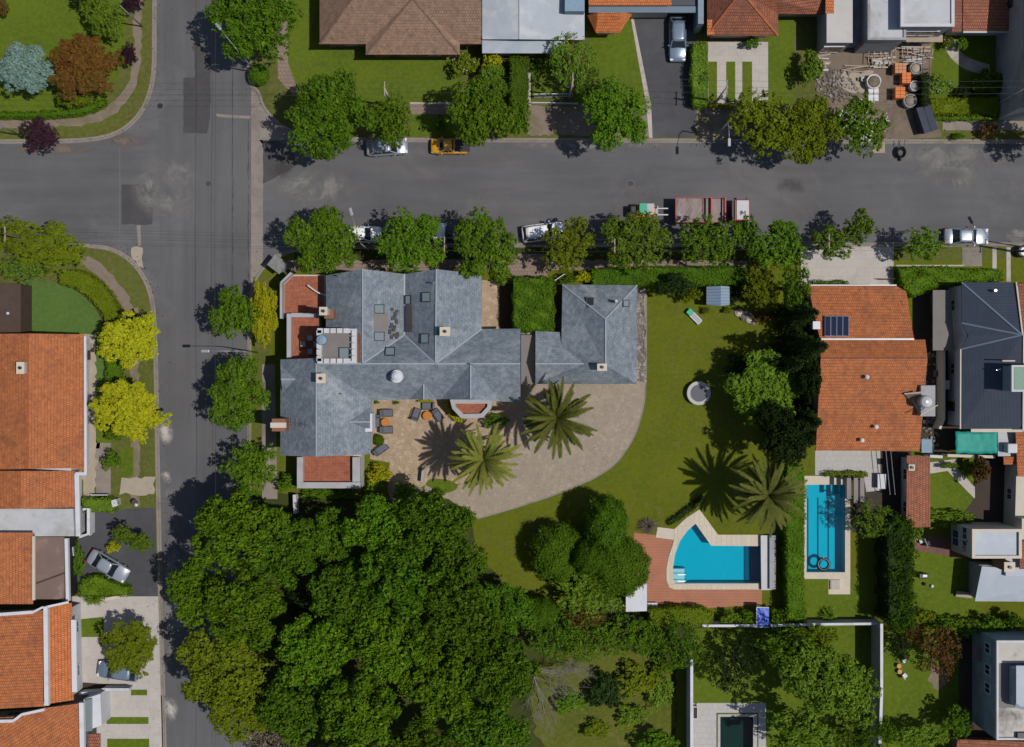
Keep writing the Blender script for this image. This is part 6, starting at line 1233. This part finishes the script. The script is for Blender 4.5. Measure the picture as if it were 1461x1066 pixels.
# ---- lamps, poles, wires
LG='street lamps'; PG='utility poles'
lamp(527,358,-14,-50,8.2,'pale street lamp reaching over the white car north of the villa',LG,arm=2.7); lamp(367,503,-51,0,8,'pale street lamp reaching over the road left of the villa',LG,arm=3.0)
lamp(1021,195,0,10,8,'thin street lamp on the verge right of the dark driveway',LG,arm=1.7); lamp(1456,352,-10,-18,8,'black street lamp at the right edge of the street',LG,arm=2.0,dark=True)
lamp(365,103,-30,-38,8.5,'pale street lamp beside the round bush at the corner',LG,arm=2.6); lamp(203,38,10,-4,8.5,'leaning pale lamp pole by the curved dirt path',LG,arm=1.4); lamp(28,193,6,14,8,'pale lamp pole beside the purple tree at left',LG,arm=1.2)
pp=[(560,152),(812,140),(1018,150),(1420,150)]; 
for i,(x,y) in enumerate(pp): pole(x,y,8.4,('concrete pole behind the dark trees north of the street','concrete pole at the white railing north of the street','concrete pole near the dark driveway north of the street','concrete pole in the dark garden at the right end of the north side')[i],arms=90,group=PG)
qq=[(52,346),(640,360),(868,362),(1155,356),(1452,360)]
for i,(x,y) in enumerate(qq): pole(x,y,8.4,('wooden pole in the olive yellow corner tree','wooden pole between the street trees north of the villa','wooden pole beside the light green street tree','wooden pole at the left of the pale forecourt','wooden pole at the right end of the street')[i],mat='bark',arms=90,group=PG)
def row(ps,lab):
    for k,dy in enumerate((-.6,0,.6)):
        pts=[P(*ps[0])+Vector((-60,dy,8.2))]+[P(x,y)+Vector((0,dy,8.25)) for x,y in ps]+[P(*ps[-1])+Vector((60,dy,8.2))]
        mb=MB(); o=[]
        for A_,B_ in zip(pts,pts[1:]):
            A_=Vector(A_);B_=Vector(B_)
            for i in range(9):
                q=i/8; c=A_.lerp(B_,q); c.z-=.5*4*q*(1-q); o.append(c)
        mb.path(o,.010,5); tag(mb.build('overhead_wire',M['wire']),('upper','middle','lower')[k]+' '+lab,'wire','overhead wires')
row(pp,'overhead wire along the north side of the street'); row(qq,'overhead wire along the south side of the street')
for k,x in enumerate((333,356)): 
    mb=MB(); mb.path([P(x,-300)+Vector((0,0,8.3)),P(x,100)+Vector((0,0,7.9)),P(x,352)+Vector((0,0,8.2)),P(x,700)+Vector((0,0,7.8)),P(x,1400)+Vector((0,0,8.2))],.015,5); tag(mb.build('overhead_wire',M['wire']),('left','right')[k]+' overhead wire running down along the north south road','wire','overhead wires')
# ---- garden furniture
def lounge(px,py,rot,label,mat='cushion',L=1.25,Wd=.72):
    p=P(px,py); t=thing('lounge_chair',label,'lounge chair',(p.x,p.y,.008),'grey lounge chairs on the terrace',R(rot))
    f=MB()
    for y in(-Wd/2,Wd/2): f.seg((-L/2,y,.28),(L/2,y,.28),.06,.06)
    for x in(-L/2,L/2): f.seg((x,-Wd/2,.28),(x,Wd/2,.28),.06,.06)
    f.build('frame',M['wood_dark'],t,world=False)
    for x in(-L/2+.05,L/2-.05):
        for y in(-Wd/2+.03,Wd/2-.03): MB().seg((x,y,0),(x,y,.27),.06,.06).build('leg',M['wood_dark'],t,world=False)
    MB().box((.12,0,.38),(L-.3,Wd-.08,.14)).build('seat',M[mat],t,world=False,bevel=.04); MB().box((-L/2+.12,0,.62),(.18,Wd-.06,.55),ry=-.3).build('backrest',M[mat],t,world=False,bevel=.05)
    for y in(-Wd/2,Wd/2): MB().box((0,y,.55),(L*.7,.07,.05)).build('armrest',M['wood_dark'],t,world=False)
    return t
lounge(552,589,0,'upper grey chair of the left terrace group'); lounge(538,601,-90,'grey chair at the villa wall beside the left orange table'); lounge(552,613,0,'lower grey chair of the left terrace group'); 
lounge(611,579,180,'top grey chair of the right terrace group under the eave'); lounge(594,591,70,'left tilted grey chair of the right terrace group'); lounge(625,592,-55,'right tilted grey chair of the right terrace group'); lounge(544,641,35,'grey lounge chair turned diagonally beside the round clipped bush',L=1.5)
def rtable(px,py,r,label,mat='table_orange',h=.45,group=None):
    p=P(px,py); t=thing('round_table',label,'table',(p.x,p.y,.008),group); MB().lathe((0,0,h-.05),[(r*.96,0),(r,.02),(r,.05),(r*.9,.07)],24).build('tabletop',M[mat],t,world=False); MB().lathe((0,0,0),[(r*.5,0),(r*.1,.05),(r*.1,h-.06)],12).build('pedestal',M['metal_black'],t,world=False)
rtable(550.5,602.5,.45,'left round orange table on the tan terrace',group='orange terrace tables'); rtable(610,593,.47,'right round orange table on the tan terrace',group='orange terrace tables')
p=P(550,630); t=thing('planter_box','small cream stone block beside the round clipped bush','planter',(p.x,p.y,.008)); MB().box((0,0,.2),(.38,.5,.4)).build('box',M['stone_light'],t,world=False,bevel=.03); MB().box((0,0,.42),(.3,.42,.05)).build('soil',M['sand'],t,world=False)
p=P(622,658,1); t=thing('stair_rail','metal hand rail beside the terrace steps in the palm shade','railing',(p.x,p.y,0)); MB().path([P(610,668,.9),P(623,657,.9)],.04,6).path([P(610,668,0),P(610,668,.9)],.03,6).path([P(623,657,0),P(623,657,.9)],.03,6).build('rail',M['chrome'],t)
# trampoline
p=P(997,561,.7); t=thing('trampoline','round trampoline with pale padding and dark mat on the lawn','trampoline',(p.x,p.y,0))
MB().lathe((0,0,.68),[(.84,0),(1.2,0),(1.22,.05),(1.18,.09),(.88,.09),(.84,0)],40).build('padding',M['pad_pale'],t,world=False); 
MB().lathe((0,0,.70),[(.86,0),(.86,.02)],40).build('mat',M['trampoline_mat'],t,world=False)
for k in range(6):
    a=k*PI/3; MB().path([(1.1*math.cos(a),1.1*math.sin(a),.68),(1.15*math.cos(a),1.15*math.sin(a),0)],.03,6).build('leg',M['chrome'],t,world=False)
# blue shed
p=P(1025,423); t=thing('garden_shed','small blue metal garden shed with ridged roof','shed',(p.x,p.y,0))
A=dict(a=(1008,409,2.0),b=(1028.5,408,2.5),c=(1041,409,2.1),d=(1041,435,2.1),e=(1028.5,436.5,2.5),f=(1008,435,2.0)); roof(t,'metal_shed',A,['abef','bcde'],thick=.06); walls(t,[(1010,411),(1039,411),(1039,433),(1010,433)],2.0,'metal_shed',.05,wins=False)
a=P(1024,434,1); MB().box((a.x,a.y-.03,.95),(.9,.06,1.8)).build('door',M['white_paint'],t)
# green and white garden lounger
p=P(990,452); t=thing('sun_lounger','white slatted sun lounger with green headrest on the lawn near the shed','sun lounger',(p.x,p.y,0),None,R(-45))
f=MB(); 
for y in(-.28,.28): f.seg((-.8,y,.3),(.85,y,.3),.06,.06)
for k in range(4): f.seg((-.35,-.2+.13*k,.33),(.85,-.2+.13*k,.33),.08,.03)
f.seg((.85,-.28,.3),(.85,.28,.3),.06,.06); f.build('frame',M['white_paint'],t,world=False); MB().box((-.65,0,.48),(.6,.62,.1),ry=.35).build('headrest',M['paint_green'],t,world=False,bevel=.04)
for x in(-.7,.75):
    for y in(-.26,.26): MB().seg((x,y,0),(x,y,.28),.05,.05).build('leg',M['white_paint'],t,world=False)
# rocks
rr=random.Random(8)
for k,(x,y,s) in enumerate(((1055,447,.5),(1062,450,.62),(1069,455,.55),(1074,459,.42))):
    mb=MB(); d=[]; 
    pr=[(s*.7,0),(s,.2*s),(s*.9,.5*s),(s*.5,.8*s),(.05,.85*s)]; mb.lathe((0,0,0),pr,9); mb.v=[Vector((v.x*rr.uniform(.85,1.15),v.y*rr.uniform(.75,1.1),v.z*rr.uniform(.9,1.1))) for v in mb.v]
    p=P(x,y); o=mb.build('garden_rock',M['rubble'] if k%2 else M['stone_light'],None); o.location=p; tag(o,('upper left','second','third','lower right')[k]+' boulder in the line of four rocks near the shed','rock','garden rocks')
# white canopy, bench, blue tarp, white table, tube
p=P(908,852); t=thing('garden_canopy','white flat canopy at the left end of the timber deck','canopy',(p.x,p.y,0)); slab(t,'canopy_sheet','white_paint',[(893,850),(905,838),(923,832),(923,872),(893,873)],2.3,2.36,uvf=False)
for x,y in((921,835),(921,870),(896,870)): MB().seg(P(x,y,0),P(x,y,2.3),.08,.08).build('post',M['chrome'],t)
p=P(930,863); t=thing('garden_bench','small white bench beside the white canopy','bench',(p.x,p.y,.02)); MB().box((0,0,.45),(1.05,.6,.08)).build('seat',M['white_paint'],t,world=False,bevel=.02)
for x in(-.45,.45): MB().box((x,0,.2),(.08,.5,.4)).build('leg',M['white_paint'],t,world=False)
p=P(1088,881); t=thing('tarpaulin_store','bright blue tarpaulin with white hem over a small frame','tarpaulin',(p.x,p.y,0)); mb=MB(); vs=[P(1080+17*i/6,867+27*j/6,1.9+rr.uniform(-.08,.08)) for i in range(7) for j in range(7)]; mb.add(vs,[(i*7+j,i*7+j+1,(i+1)*7+j+1,(i+1)*7+j) for i in range(6) for j in range(6)]); o=mb.build('tarpaulin',M['plastic_blue'],t); s_=o.modifiers.new('s','SOLIDIFY'); s_.thickness=.03
hm=MB(); hm.path([P(1097,867,1.97),P(1079.5,866.5,1.97),P(1079.5,895,1.97),P(1097,895,1.97)],.05,6); hm.build('hem',M['white_paint'],t)
for x,y in((1081,868),(1096,868),(1081,893),(1096,893)): MB().seg(P(x,y,0),P(x,y,1.85),.06,.06).build('post',M['paint_grey'],t)
p=P(1258,687,.8); t=thing('garden_table','white rectangular table on the grey deck by the dark yard','table',(p.x,p.y,.02)); MB().box((0,0,.78),(.85,1.5,.07)).build('tabletop',M['white_paint'],t,world=False,bevel=.02)
for x in(-.35,.35):
    for y in(-.65,.65): MB().seg((x,y,0),(x,y,.75),.06,.06).build('leg',M['white_paint'],t,world=False)
p=P(1256,672); t=thing('clothes_line','long double clothes line across the dark yard','clothes line',(p.x,p.y,0)); MB().path([P(1264,644,2),P(1270,705,2)],.035,5).path([P(1271,644,2),P(1277,705,2)],.035,5).build('line',M['chrome'],t); MB().path([P(1270,705,0),P(1270,705,2)],.05,6).path([P(1277,705,0),P(1277,705,2)],.05,6).path([P(1264,644,0),P(1264,644,2)],.05,6).path([P(1271,644,0),P(1271,644,2)],.05,6).build('post',M['paint_grey'],t)
def torus(c,Rr,r,n=28,m=10):
    mb=MB(); vs=[Vector(c)+Vector(((Rr+r*math.cos(b))*math.cos(a),(Rr+r*math.cos(b))*math.sin(a),r*math.sin(b))) for a in [2*PI*i/n for i in range(n)] for b in [2*PI*j/m for j in range(m)]]
    return mb.add(vs,[(i*m+j,((i+1)%n)*m+j,((i+1)%n)*m+(j+1)%m,i*m+(j+1)%m) for i in range(n) for j in range(m)])
p=P(1175,805); t=thing('swim_ring','black inflatable ring floating in the lap pool','swim ring',(p.x,p.y,-.1)); torus((0,0,.06),.56,.16).build('tube',M['plastic_black'],t,world=False,smooth=True); MB().box((0,.71,.1),(.1,.08,.14)).build('valve',M['white_paint'],t,world=False)
p=P(1191,834); t=thing('pump_hatch','square pale hatch of the pool pump beside the lap pool','hatch',(p.x,p.y,.02)); MB().box((0,0,.12),(1.0,1.0,.24)).build('box',M['stone_light'],t,world=False); MB().box((0,0,.26),(.85,.85,.05)).build('lid',M['concrete'],t,world=False)
# grill, ball, tables
p=P(1318,822,.8); t=thing('barbecue','black barbecue grill standing on the lawn','barbecue',(p.x,p.y,0)); MB().box((0,0,.75),(1.0,.55,.3)).build('firebox',M['metal_black'],t,world=False,bevel=.08); MB().box((.05,.05,.95),(.5,.3,.12)).build('lid',M['paint_grey'],t,world=False,bevel=.05)
for x in(-.4,.4):
    for y in(-.2,.2): MB().seg((x,y,0),(x,y,.65),.05,.05).build('leg',M['metal_black'],t,world=False)
for x,y,l,m in((1329,836,'white ball on the lawn below the black barbecue','white_paint'),(1318,833,'small dark ball on the lawn below the black barbecue','plastic_black')):
    p=P(x,y); mb=MB(); mb.lathe((0,0,0),[(.01,0),(.12,.03),(.18,.12),(.18,.2),(.12,.3),(.01,.34)],16); o=mb.build('ball',M[m],None,smooth=True); o.location=p; tag(o,l,'ball')
p=P(1374,848); t=thing('garden_sofa','pinkish low seat on the lawn beside the wide grey roof','seat',(p.x,p.y,0)); MB().box((0,0,.3),(1.7,.55,.12),rz=-.12).build('seat',M['sand'],t,world=False,bevel=.04); MB().box((0,.28,.55),(1.6,.1,.4),rz=-.12).build('backrest',M['sand'],t,world=False,bevel=.03)
for x in(-.7,.7): MB().box((x,0,.12),(.1,.45,.24)).build('leg',M['wood_dark'],t,world=False)
for k,(x,y,l) in enumerate(((1281,949,'upper round pinkish stool on the back lawn'),(1282,957,'lower round pinkish stool on the back lawn'))): rtable(x,y,.24,l,'brick_pallet',.45,'round stools on the back lawn')
def gchair(px,py,rot,label):
    p=P(px,py); t=thing('garden_chair',label,'chair',(p.x,p.y,.01),'white garden chairs',R(rot)); MB().box((0,0,.42),(.45,.45,.05)).build('seat',M['white_paint'],t,world=False,bevel=.02); MB().box((-.22,0,.68),(.05,.45,.5),ry=-.15).build('backrest',M['white_paint'],t,world=False,bevel=.02)
    for x in(-.19,.19):
        for y in(-.19,.19): MB().seg((x,y,0),(x,y,.4),.04,.04).build('leg',M['white_paint'],t,world=False)
gchair(1289,941,-60,'white garden chair above the round stools'); gchair(1289,963,40,'white garden chair below the round stools'); gchair(1322,775,20,'white garden chair on the brick patio by the red outbuilding'); gchair(1313,771,200,'white garden chair nearest the red outbuilding')
# railings
def railing(pts,h,label,mat='white_paint',step=.14,pr=.02,name='railing'):
    a=P(*pts[0]); t=thing(name,label,'railing',(a.x,a.y,0)); W=[P(x,y,0) for x,y in pts]; r=MB();b=MB()
    for A_,B_ in zip(W,W[1:]):
        for z in(.12,h): r.seg(A_+Vector((0,0,z)),B_+Vector((0,0,z)),.07,.05)
        n=max(1,int((B_-A_).length/step))
        for i in range(n+1): q=A_.lerp(B_,i/n); b.seg(q+Vector((0,0,.1)),q+Vector((0,0,h)),pr*2,pr*2)
    r.build('rail',M[mat],t); b.build('bars',M[mat],t); return t
railing([(762,139),(816,138)],1.5,'white railing at the foot of the small lawn north of the street'); railing([(758,148),(824,149)],.6,'low white kerb fence below the white railing')
railing([(96,765),(97,856)],1.6,'white upright railing of the brown flat roofed house front'); railing([(112,790),(111,778)],1.5,'short white railing by the dark bush row'); gwall('white front wall with grille panel of the long orange house',[(118,727),(126,726),(126,762),(113,766)],1.7,'white_paint',.22)
railing([(1253,399),(1273,399)],1.0,'short dark gate at the corner of the pale forecourt','wood_dark'); railing([(134,705),(158,705)],1.0,'thin white rail along the grey forecourt west of the road')
railing([(788,404),(806,392)],1.8,'white swing gate beside the garage drive',step=.2); railing([(987,1010),(994,1010),(994,1003)],.4,'low pale frame at the corner of the pool deck')
gwall('long white low wall under the olive yellow forecourt tree',[(112,990),(144,988),(146,984),(184,984)],1.4,'wall_white',.2,cap='white_paint'); gwall('low cream wall on the south of the driveway hedge',[(150,855),(182,850)],.8,'stone_light',.22)
p=P(169,716); t=thing('meter_box','white meter box standing at the end of the clipped hedge','meter box',(p.x,p.y,0),None,R(15)); MB().box((0,0,.7),(.55,.7,1.4)).build('case',M['wall_white'],t,world=False,bevel=.03); MB().box((.28,0,.9),(.03,.4,.5)).build('door',M['paint_grey'],t,world=False)
p=P(196,716); t=thing('refuse_basket','small dark refuse basket with white bags on the verge','basket',(p.x,p.y,0)); MB().lathe((0,0,.5),[(.2,0),(.32,.4),(.34,.42)],12).build('basket',M['wood_dark'],t,world=False); MB().seg((0,0,0),(0,0,.5),.07,.07).build('post',M['wood_dark'],t,world=False); MB().lathe((.12,-.22,.6),[(.05,0),(.2,.1),(.18,.3),(.04,.4)],10).build('bag',M['white_paint'],t,world=False)
p=P(130,760); t=thing('garden_pot','white pot at the foot of the white front wall','pot',(p.x,p.y,.02)); MB().lathe((0,0,0),[(.15,0),(.22,.35),(.24,.37),(.2,.35)],14).build('pot',M['white_paint'],t,world=False); MB().lathe((0,0,.33),[(.19,0),(.1,.08)],12).build('soil',M['dirt_dark'],t,world=False)
p=P(1459,359,.8); t=thing('water_drum','round dark drum with pale lid at the right edge of the street','drum',(p.x,p.y,0)); MB().lathe((0,0,0),[(.5,0),(.58,.4),(.58,.8),(.5,1.0)],18).build('drum',M['metal_black'],t,world=False); MB().lathe((.1,0,1.0),[(.42,0),(.42,.05)],18).build('lid',M['paint_grey'],t,world=False)
# ---- building yard
p=P(1283,110)
def pallet(px,py,w_,d_,h,mat,label,rows=(3,3),rot=0):
    p=P(px,py,h); t=thing('brick_pallet',label,'pallet',(p.x,p.y,.02),'brick pallets in the building yard',R(rot)); b=MB()
    for k in range(3): b.box((0,-d_/2+.1+(d_-.2)*k/2,.05),(w_,.1,.1))
    for k in range(5): b.box((-w_/2+.08+(w_-.16)*k/4,0,.12),(.1,d_,.03))
    b.build('pallet',M['wood_light'],t,world=False)
    b=MB(); nx,ny=rows; nz=max(2,int((h-.15)/.3))
    for i in range(nx):
        for j in range(ny):
            for k in range(nz): b.box((-w_/2+w_*(i+.5)/nx,-d_/2+d_*(j+.5)/ny,.15+(h-.15)*(k+.5)/nz),(w_/nx-.025,d_/ny-.025,(h-.15)/nz-.02))
    b.build('bricks',M[mat],t,world=False,bevel=.01)
pallet(1285,97,1.15,1.05,1.25,'brick_pallet','pale orange stack of hollow bricks nearest the planks',(3,3)); pallet(1293.5,111,.92,1.1,1.2,'brick_orange','bright orange brick stack in the middle of the building yard',(2,3)); pallet(1284.5,132,1.0,1.15,1.2,'brick_orange','bright orange brick stack nearest the street',(2,3))
def bigbag(px,py,r,mat,fill,label,h=1.0):
    p=P(px,py,h); t=thing('bulk_bag',label,'bag',(p.x,p.y,.02),'round bulk bags in the building yard'); r_=random.Random(px)
    mb=MB(); mb.lathe((0,0,0),[(r*.9,0),(r*1.03,h*.4),(r,h),(r*.9,h),(r*.88,h*.85)],18); mb.v=[Vector((v.x*r_.uniform(.94,1.06),v.y*r_.uniform(.94,1.06),v.z)) for v in mb.v]; mb.build('bag',M[mat],t,world=False,smooth=True)
    f=MB(); f.lathe((0,0,h*.84),[(r*.86,0),(r*.6,.1),(r*.25,.2),(.02,.22)],14); f.build('filling',M[fill],t,world=False,smooth=True)
bigbag(1307,97,.6,'wall_grey','sand','round sand filled bag in the top right of the building yard'); bigbag(1306,122,.52,'sack_white','concrete','white round bag right of the lower orange brick stack'); bigbag(1299,143,.68,'wall_grey','concrete_gutter','grey round bag closest to the dumpster'); bigbag(1247,116,.72,'sack_white','dirt','large white round bag half filled with soil')
p=P(1246,134,.5); t=thing('cement_sacks','low stack of pale cement sacks below the large white bag','sacks',(p.x,p.y,.02)); 
for k in range(4): MB().box(((k%2-.5)*.55,(k//2-.5)*.75,.3),(.52,.72,.5),rz=.04*k).build('sack',M['sack_white'],t,world=False,bevel=.08)
p=P(1232,113,.4); t=thing('bucket','small pale green bucket left of the large white bag','bucket',(p.x,p.y,.02)); MB().lathe((0,0,0),[(.18,0),(.26,.4),(.28,.42),(.24,.38)],14).build('bucket_body',M['roof_concrete'],t,world=False); MB().path([(-.26,0,.4),(0,0,.6),(.26,0,.4)],.015,5).build('handle',M['metal_black'],t,world=False)
rp=random.Random(21)
def planks(px,py,w_,d_,n,label,horiz=True,mat='wood_light',h=.5,z0=.05,lad=False,m2='concrete_white'):
    p=P(px,py,h); t=thing('plank_pile',label,'planks',(p.x,p.y,.02),'timber piles in the building yard')
    for k in range(n):
        y=-d_/2+d_*(k+.5)/n; L=w_*rp.uniform(.75,1.05); z=z0+h*rp.uniform(.3,1)
        MB().box((rp.uniform(-.35,.35),y+rp.uniform(-.1,.1),z),(L*rp.uniform(.6,1.05),d_/n*rp.uniform(.35,.9),.06),rz=rp.gauss(0,.13),ry=rp.uniform(-.04,.04)).build('plank',M[mat if k%2 else m2],t,world=False)
    if lad:
        for k in range(6): MB().box((-w_/2+w_*(k+.5)/6+rp.uniform(-.15,.15),rp.uniform(-.2,.2),z0+h+.1),(.07,d_*rp.uniform(.4,.9),.05),rz=rp.gauss(0,.12)).build('crosspiece',M['wood_light'],t,world=False)
planks(1258,76,3.0,2.2,9,'broad pile of pale boards below the stepped concrete house',lad=True,h=.6); planks(1308,74,3.6,1.6,7,'pile of boards and ladders below the high flat roof',lad=True,h=.8); planks(1300,86,2.8,.8,4,'narrow stack of grey boards above the brick stacks',mat='wall_grey'); planks(1258,90,2.6,.9,4,'row of short boards beside the brick stacks',lad=True)
planks(1225,98,3.2,.8,5,'loose dark boards in the middle of the building yard',mat='wood_dark',m2='wood_light',h=.2); planks(1176,90,1.5,1.8,6,'short boards at the left corner of the building yard',mat='wood_light',h=.3)
pr_=thing('scaffold','dark metal scaffold tower at the right of the building yard','scaffold',P(1322,100)); 
for y in(80,98,118,132): MB().seg(P(1316,y,1.2),P(1326,y,1.2),.05,.05).build('ledger',M['metal_black'],pr_)
for x in(1316,1326):
    MB().seg(P(x,80,1.22),P(x,132,1.22),.05,.05).build('rail',M['metal_black'],pr_)
    for y in(80,98,118,132): MB().seg(P(x,y,0),P(x,y,1.2),.05,.05).build('standard',M['metal_black'],pr_)
mb=MB()
for k in range(260):
    x=rp.gauss(1188,16);y=rp.gauss(122,13); s=rp.uniform(.08,.34); 
    if not(1165<x<1235 and 95<y<150): continue
    mb.box(P(x,y,0)+Vector((0,0,s*.3)),(s,s*rp.uniform(.5,1),s*rp.uniform(.4,.8)),rz=rp.uniform(0,3),rx=rp.uniform(-.4,.4))
tag(mb.build('rubble_heap',M['rubble']),'scattered rubble and broken stone on the left of the building yard','rubble',kind='stuff')
mb=MB()
for k in range(160):
    x=rp.uniform(1306,1340);y=rp.uniform(505,640); s=rp.uniform(.08,.4); mb.box(P(x,y,0)+Vector((0,0,s*.3)),(s,s*rp.uniform(.4,1),s*.5),rz=rp.uniform(0,3),rx=rp.uniform(-.3,.3))
tag(mb.build('yard_debris',M['rubble']),'scattered debris and stones in the dark side yard','rubble',kind='stuff')
p=P(1335,487,.5); t=thing('storage_crate','pale square crate in the dark side yard','crate',P(1335,533)); MB().box((0,0,.3),(.55,.7,.6)).build('box',M['roof_brown_flat'],t,world=False,bevel=.03); MB().box((0,0,.62),(.3,.35,.05)).build('lid',M['wood_dark'],t,world=False)
t=thing('wall_cabinet','tan cabinet on the thin wall in the dark side yard','cabinet',P(1351,549,1.5)); t.location.z=0; MB().box((0,0,.8),(.55,.9,1.6)).build('case',M['stone_light'],t,world=False,bevel=.03); MB().box((0,-.46,.8),(.45,.03,1.3)).build('door',M['sand'],t,world=False)
t=thing('lean_to','small pale blue lean-to roof beside the orange tiled house','lean-to',P(1321,634)); slab(t,'roof','tank_blue',rect(1315,627,1330,646),2.1,2.2); 
for x in(1317,1328): MB().seg(P(x,644,0),P(x,644,2.1),.08,.08).build('post',M['paint_grey'],t)
p=P(990,1018); t=thing('flower_trough','narrow planted frame against the white concrete wall','planter',P(991,1015)); MB().box((0,0,.3),(.55,1.3,.6)).build('box',M['stone_light'],t,world=False); MB().box((0,0,.61),(.35,1.1,.04)).build('soil',M['dirt_dark'],t,world=False)

# fallen leaves, gutter dirt and small debris
def litter(name,n,fn,mat,label,size=.06):
    C=np.array([fn() for _ in range(n)]); V=leaves('x',C,np.array([0,0,1.])+rng.normal(size=(n,3))*.35,size); o=link_mesh(name,quads(name,V),M[mat]); tag(o,label,'leaves',kind='stuff')
rl=random.Random(77)
def along(e,off,z):
    def g():
        i=rl.randrange(len(e)-1); a=e[i];b=e[i+1]
        while not(-100<a[0]<1560 and -100<a[1]<1160): i=rl.randrange(len(e)-1); a=e[i];b=e[i+1]
        q=rl.random(); p=P(a[0]+(b[0]-a[0])*q,a[1]+(b[1]-a[1])*q,0); d=P(b[0],b[1])-P(a[0],a[1]); d.normalize(); w=abs(rl.gauss(0,off)); p+=Vector((-d.y,d.x,0))*w*sgn; p.z=z; return tuple(p)
    return g
def dens(e,k=2.0):
    o=[]
    for a,b in zip(e,e[1:]):
        if max(abs(a[0]),abs(a[1]),abs(b[0]),abs(b[1]))>2300: 
            pass
        L=math.hypot(b[0]-a[0],b[1]-a[1]); n=max(1,int(L/20)); o+=[(a[0]+(b[0]-a[0])*i/n,a[1]+(b[1]-a[1])*i/n) for i in range(n)]
    return o+[e[-1]]
for e,sgn,l in ((nw_e,-1,'north west'),(ne_e,1,'north east'),(sw_e,1,'south west'),(se_e,-1,'south east')):
    e=dens(e)
    for sgn in(-1,1): litter('fallen_leaves',260,along(e,.7,-.095 if sgn==0 else .035),('leaf_dry','leaf_redbrown')[sgn>0],'scattered dry leaves and dirt along the %s kerb, %s side'%(l,'road' if sgn<0 else 'verge'),.055)
def lawnpt(x0,y0,x1,y1):
    return lambda: tuple(P(rl.uniform(x0,x1),rl.uniform(y0,y1),0)+Vector((0,0,.03)))
litter('fallen_leaves',1600,lawnpt(925,440,1100,760),'leaf_dry','sparse dry leaves on the main lawn',.05); litter('fallen_leaves',900,lawnpt(690,740,900,860),'leaf_dry','sparse dry leaves on the lawn beside the wood',.06)
litter('fallen_leaves',700,lawnpt(550,580,900,720),'leaf_dry','sparse dry leaves on the terrace and court paving',.045); litter('fallen_leaves',900,lawnpt(412,60,655,148),'leaf_dry','sparse dry leaves on the lawn north of the street',.045)
for x,y,l in((228,151,'small dark manhole cover near the north west kerb'),(297,262,'round manhole cover in the middle of the junction'),(900,262,'round manhole cover in the street above the forklift')):
    p=P(x,y); t=thing('manhole_cover',l,'manhole cover',(p.x,p.y,-.1)); MB().lathe((0,0,-.02),[(.30,0),(.30,.03)],20).build('cover',M['metal_black' if x==228 else 'asphalt_dark'],t,world=False); MB().lathe((0,0,-.02),[(.36,0),(.36,.022)],20).build('ring',M['joint_grey'],t,world=False)
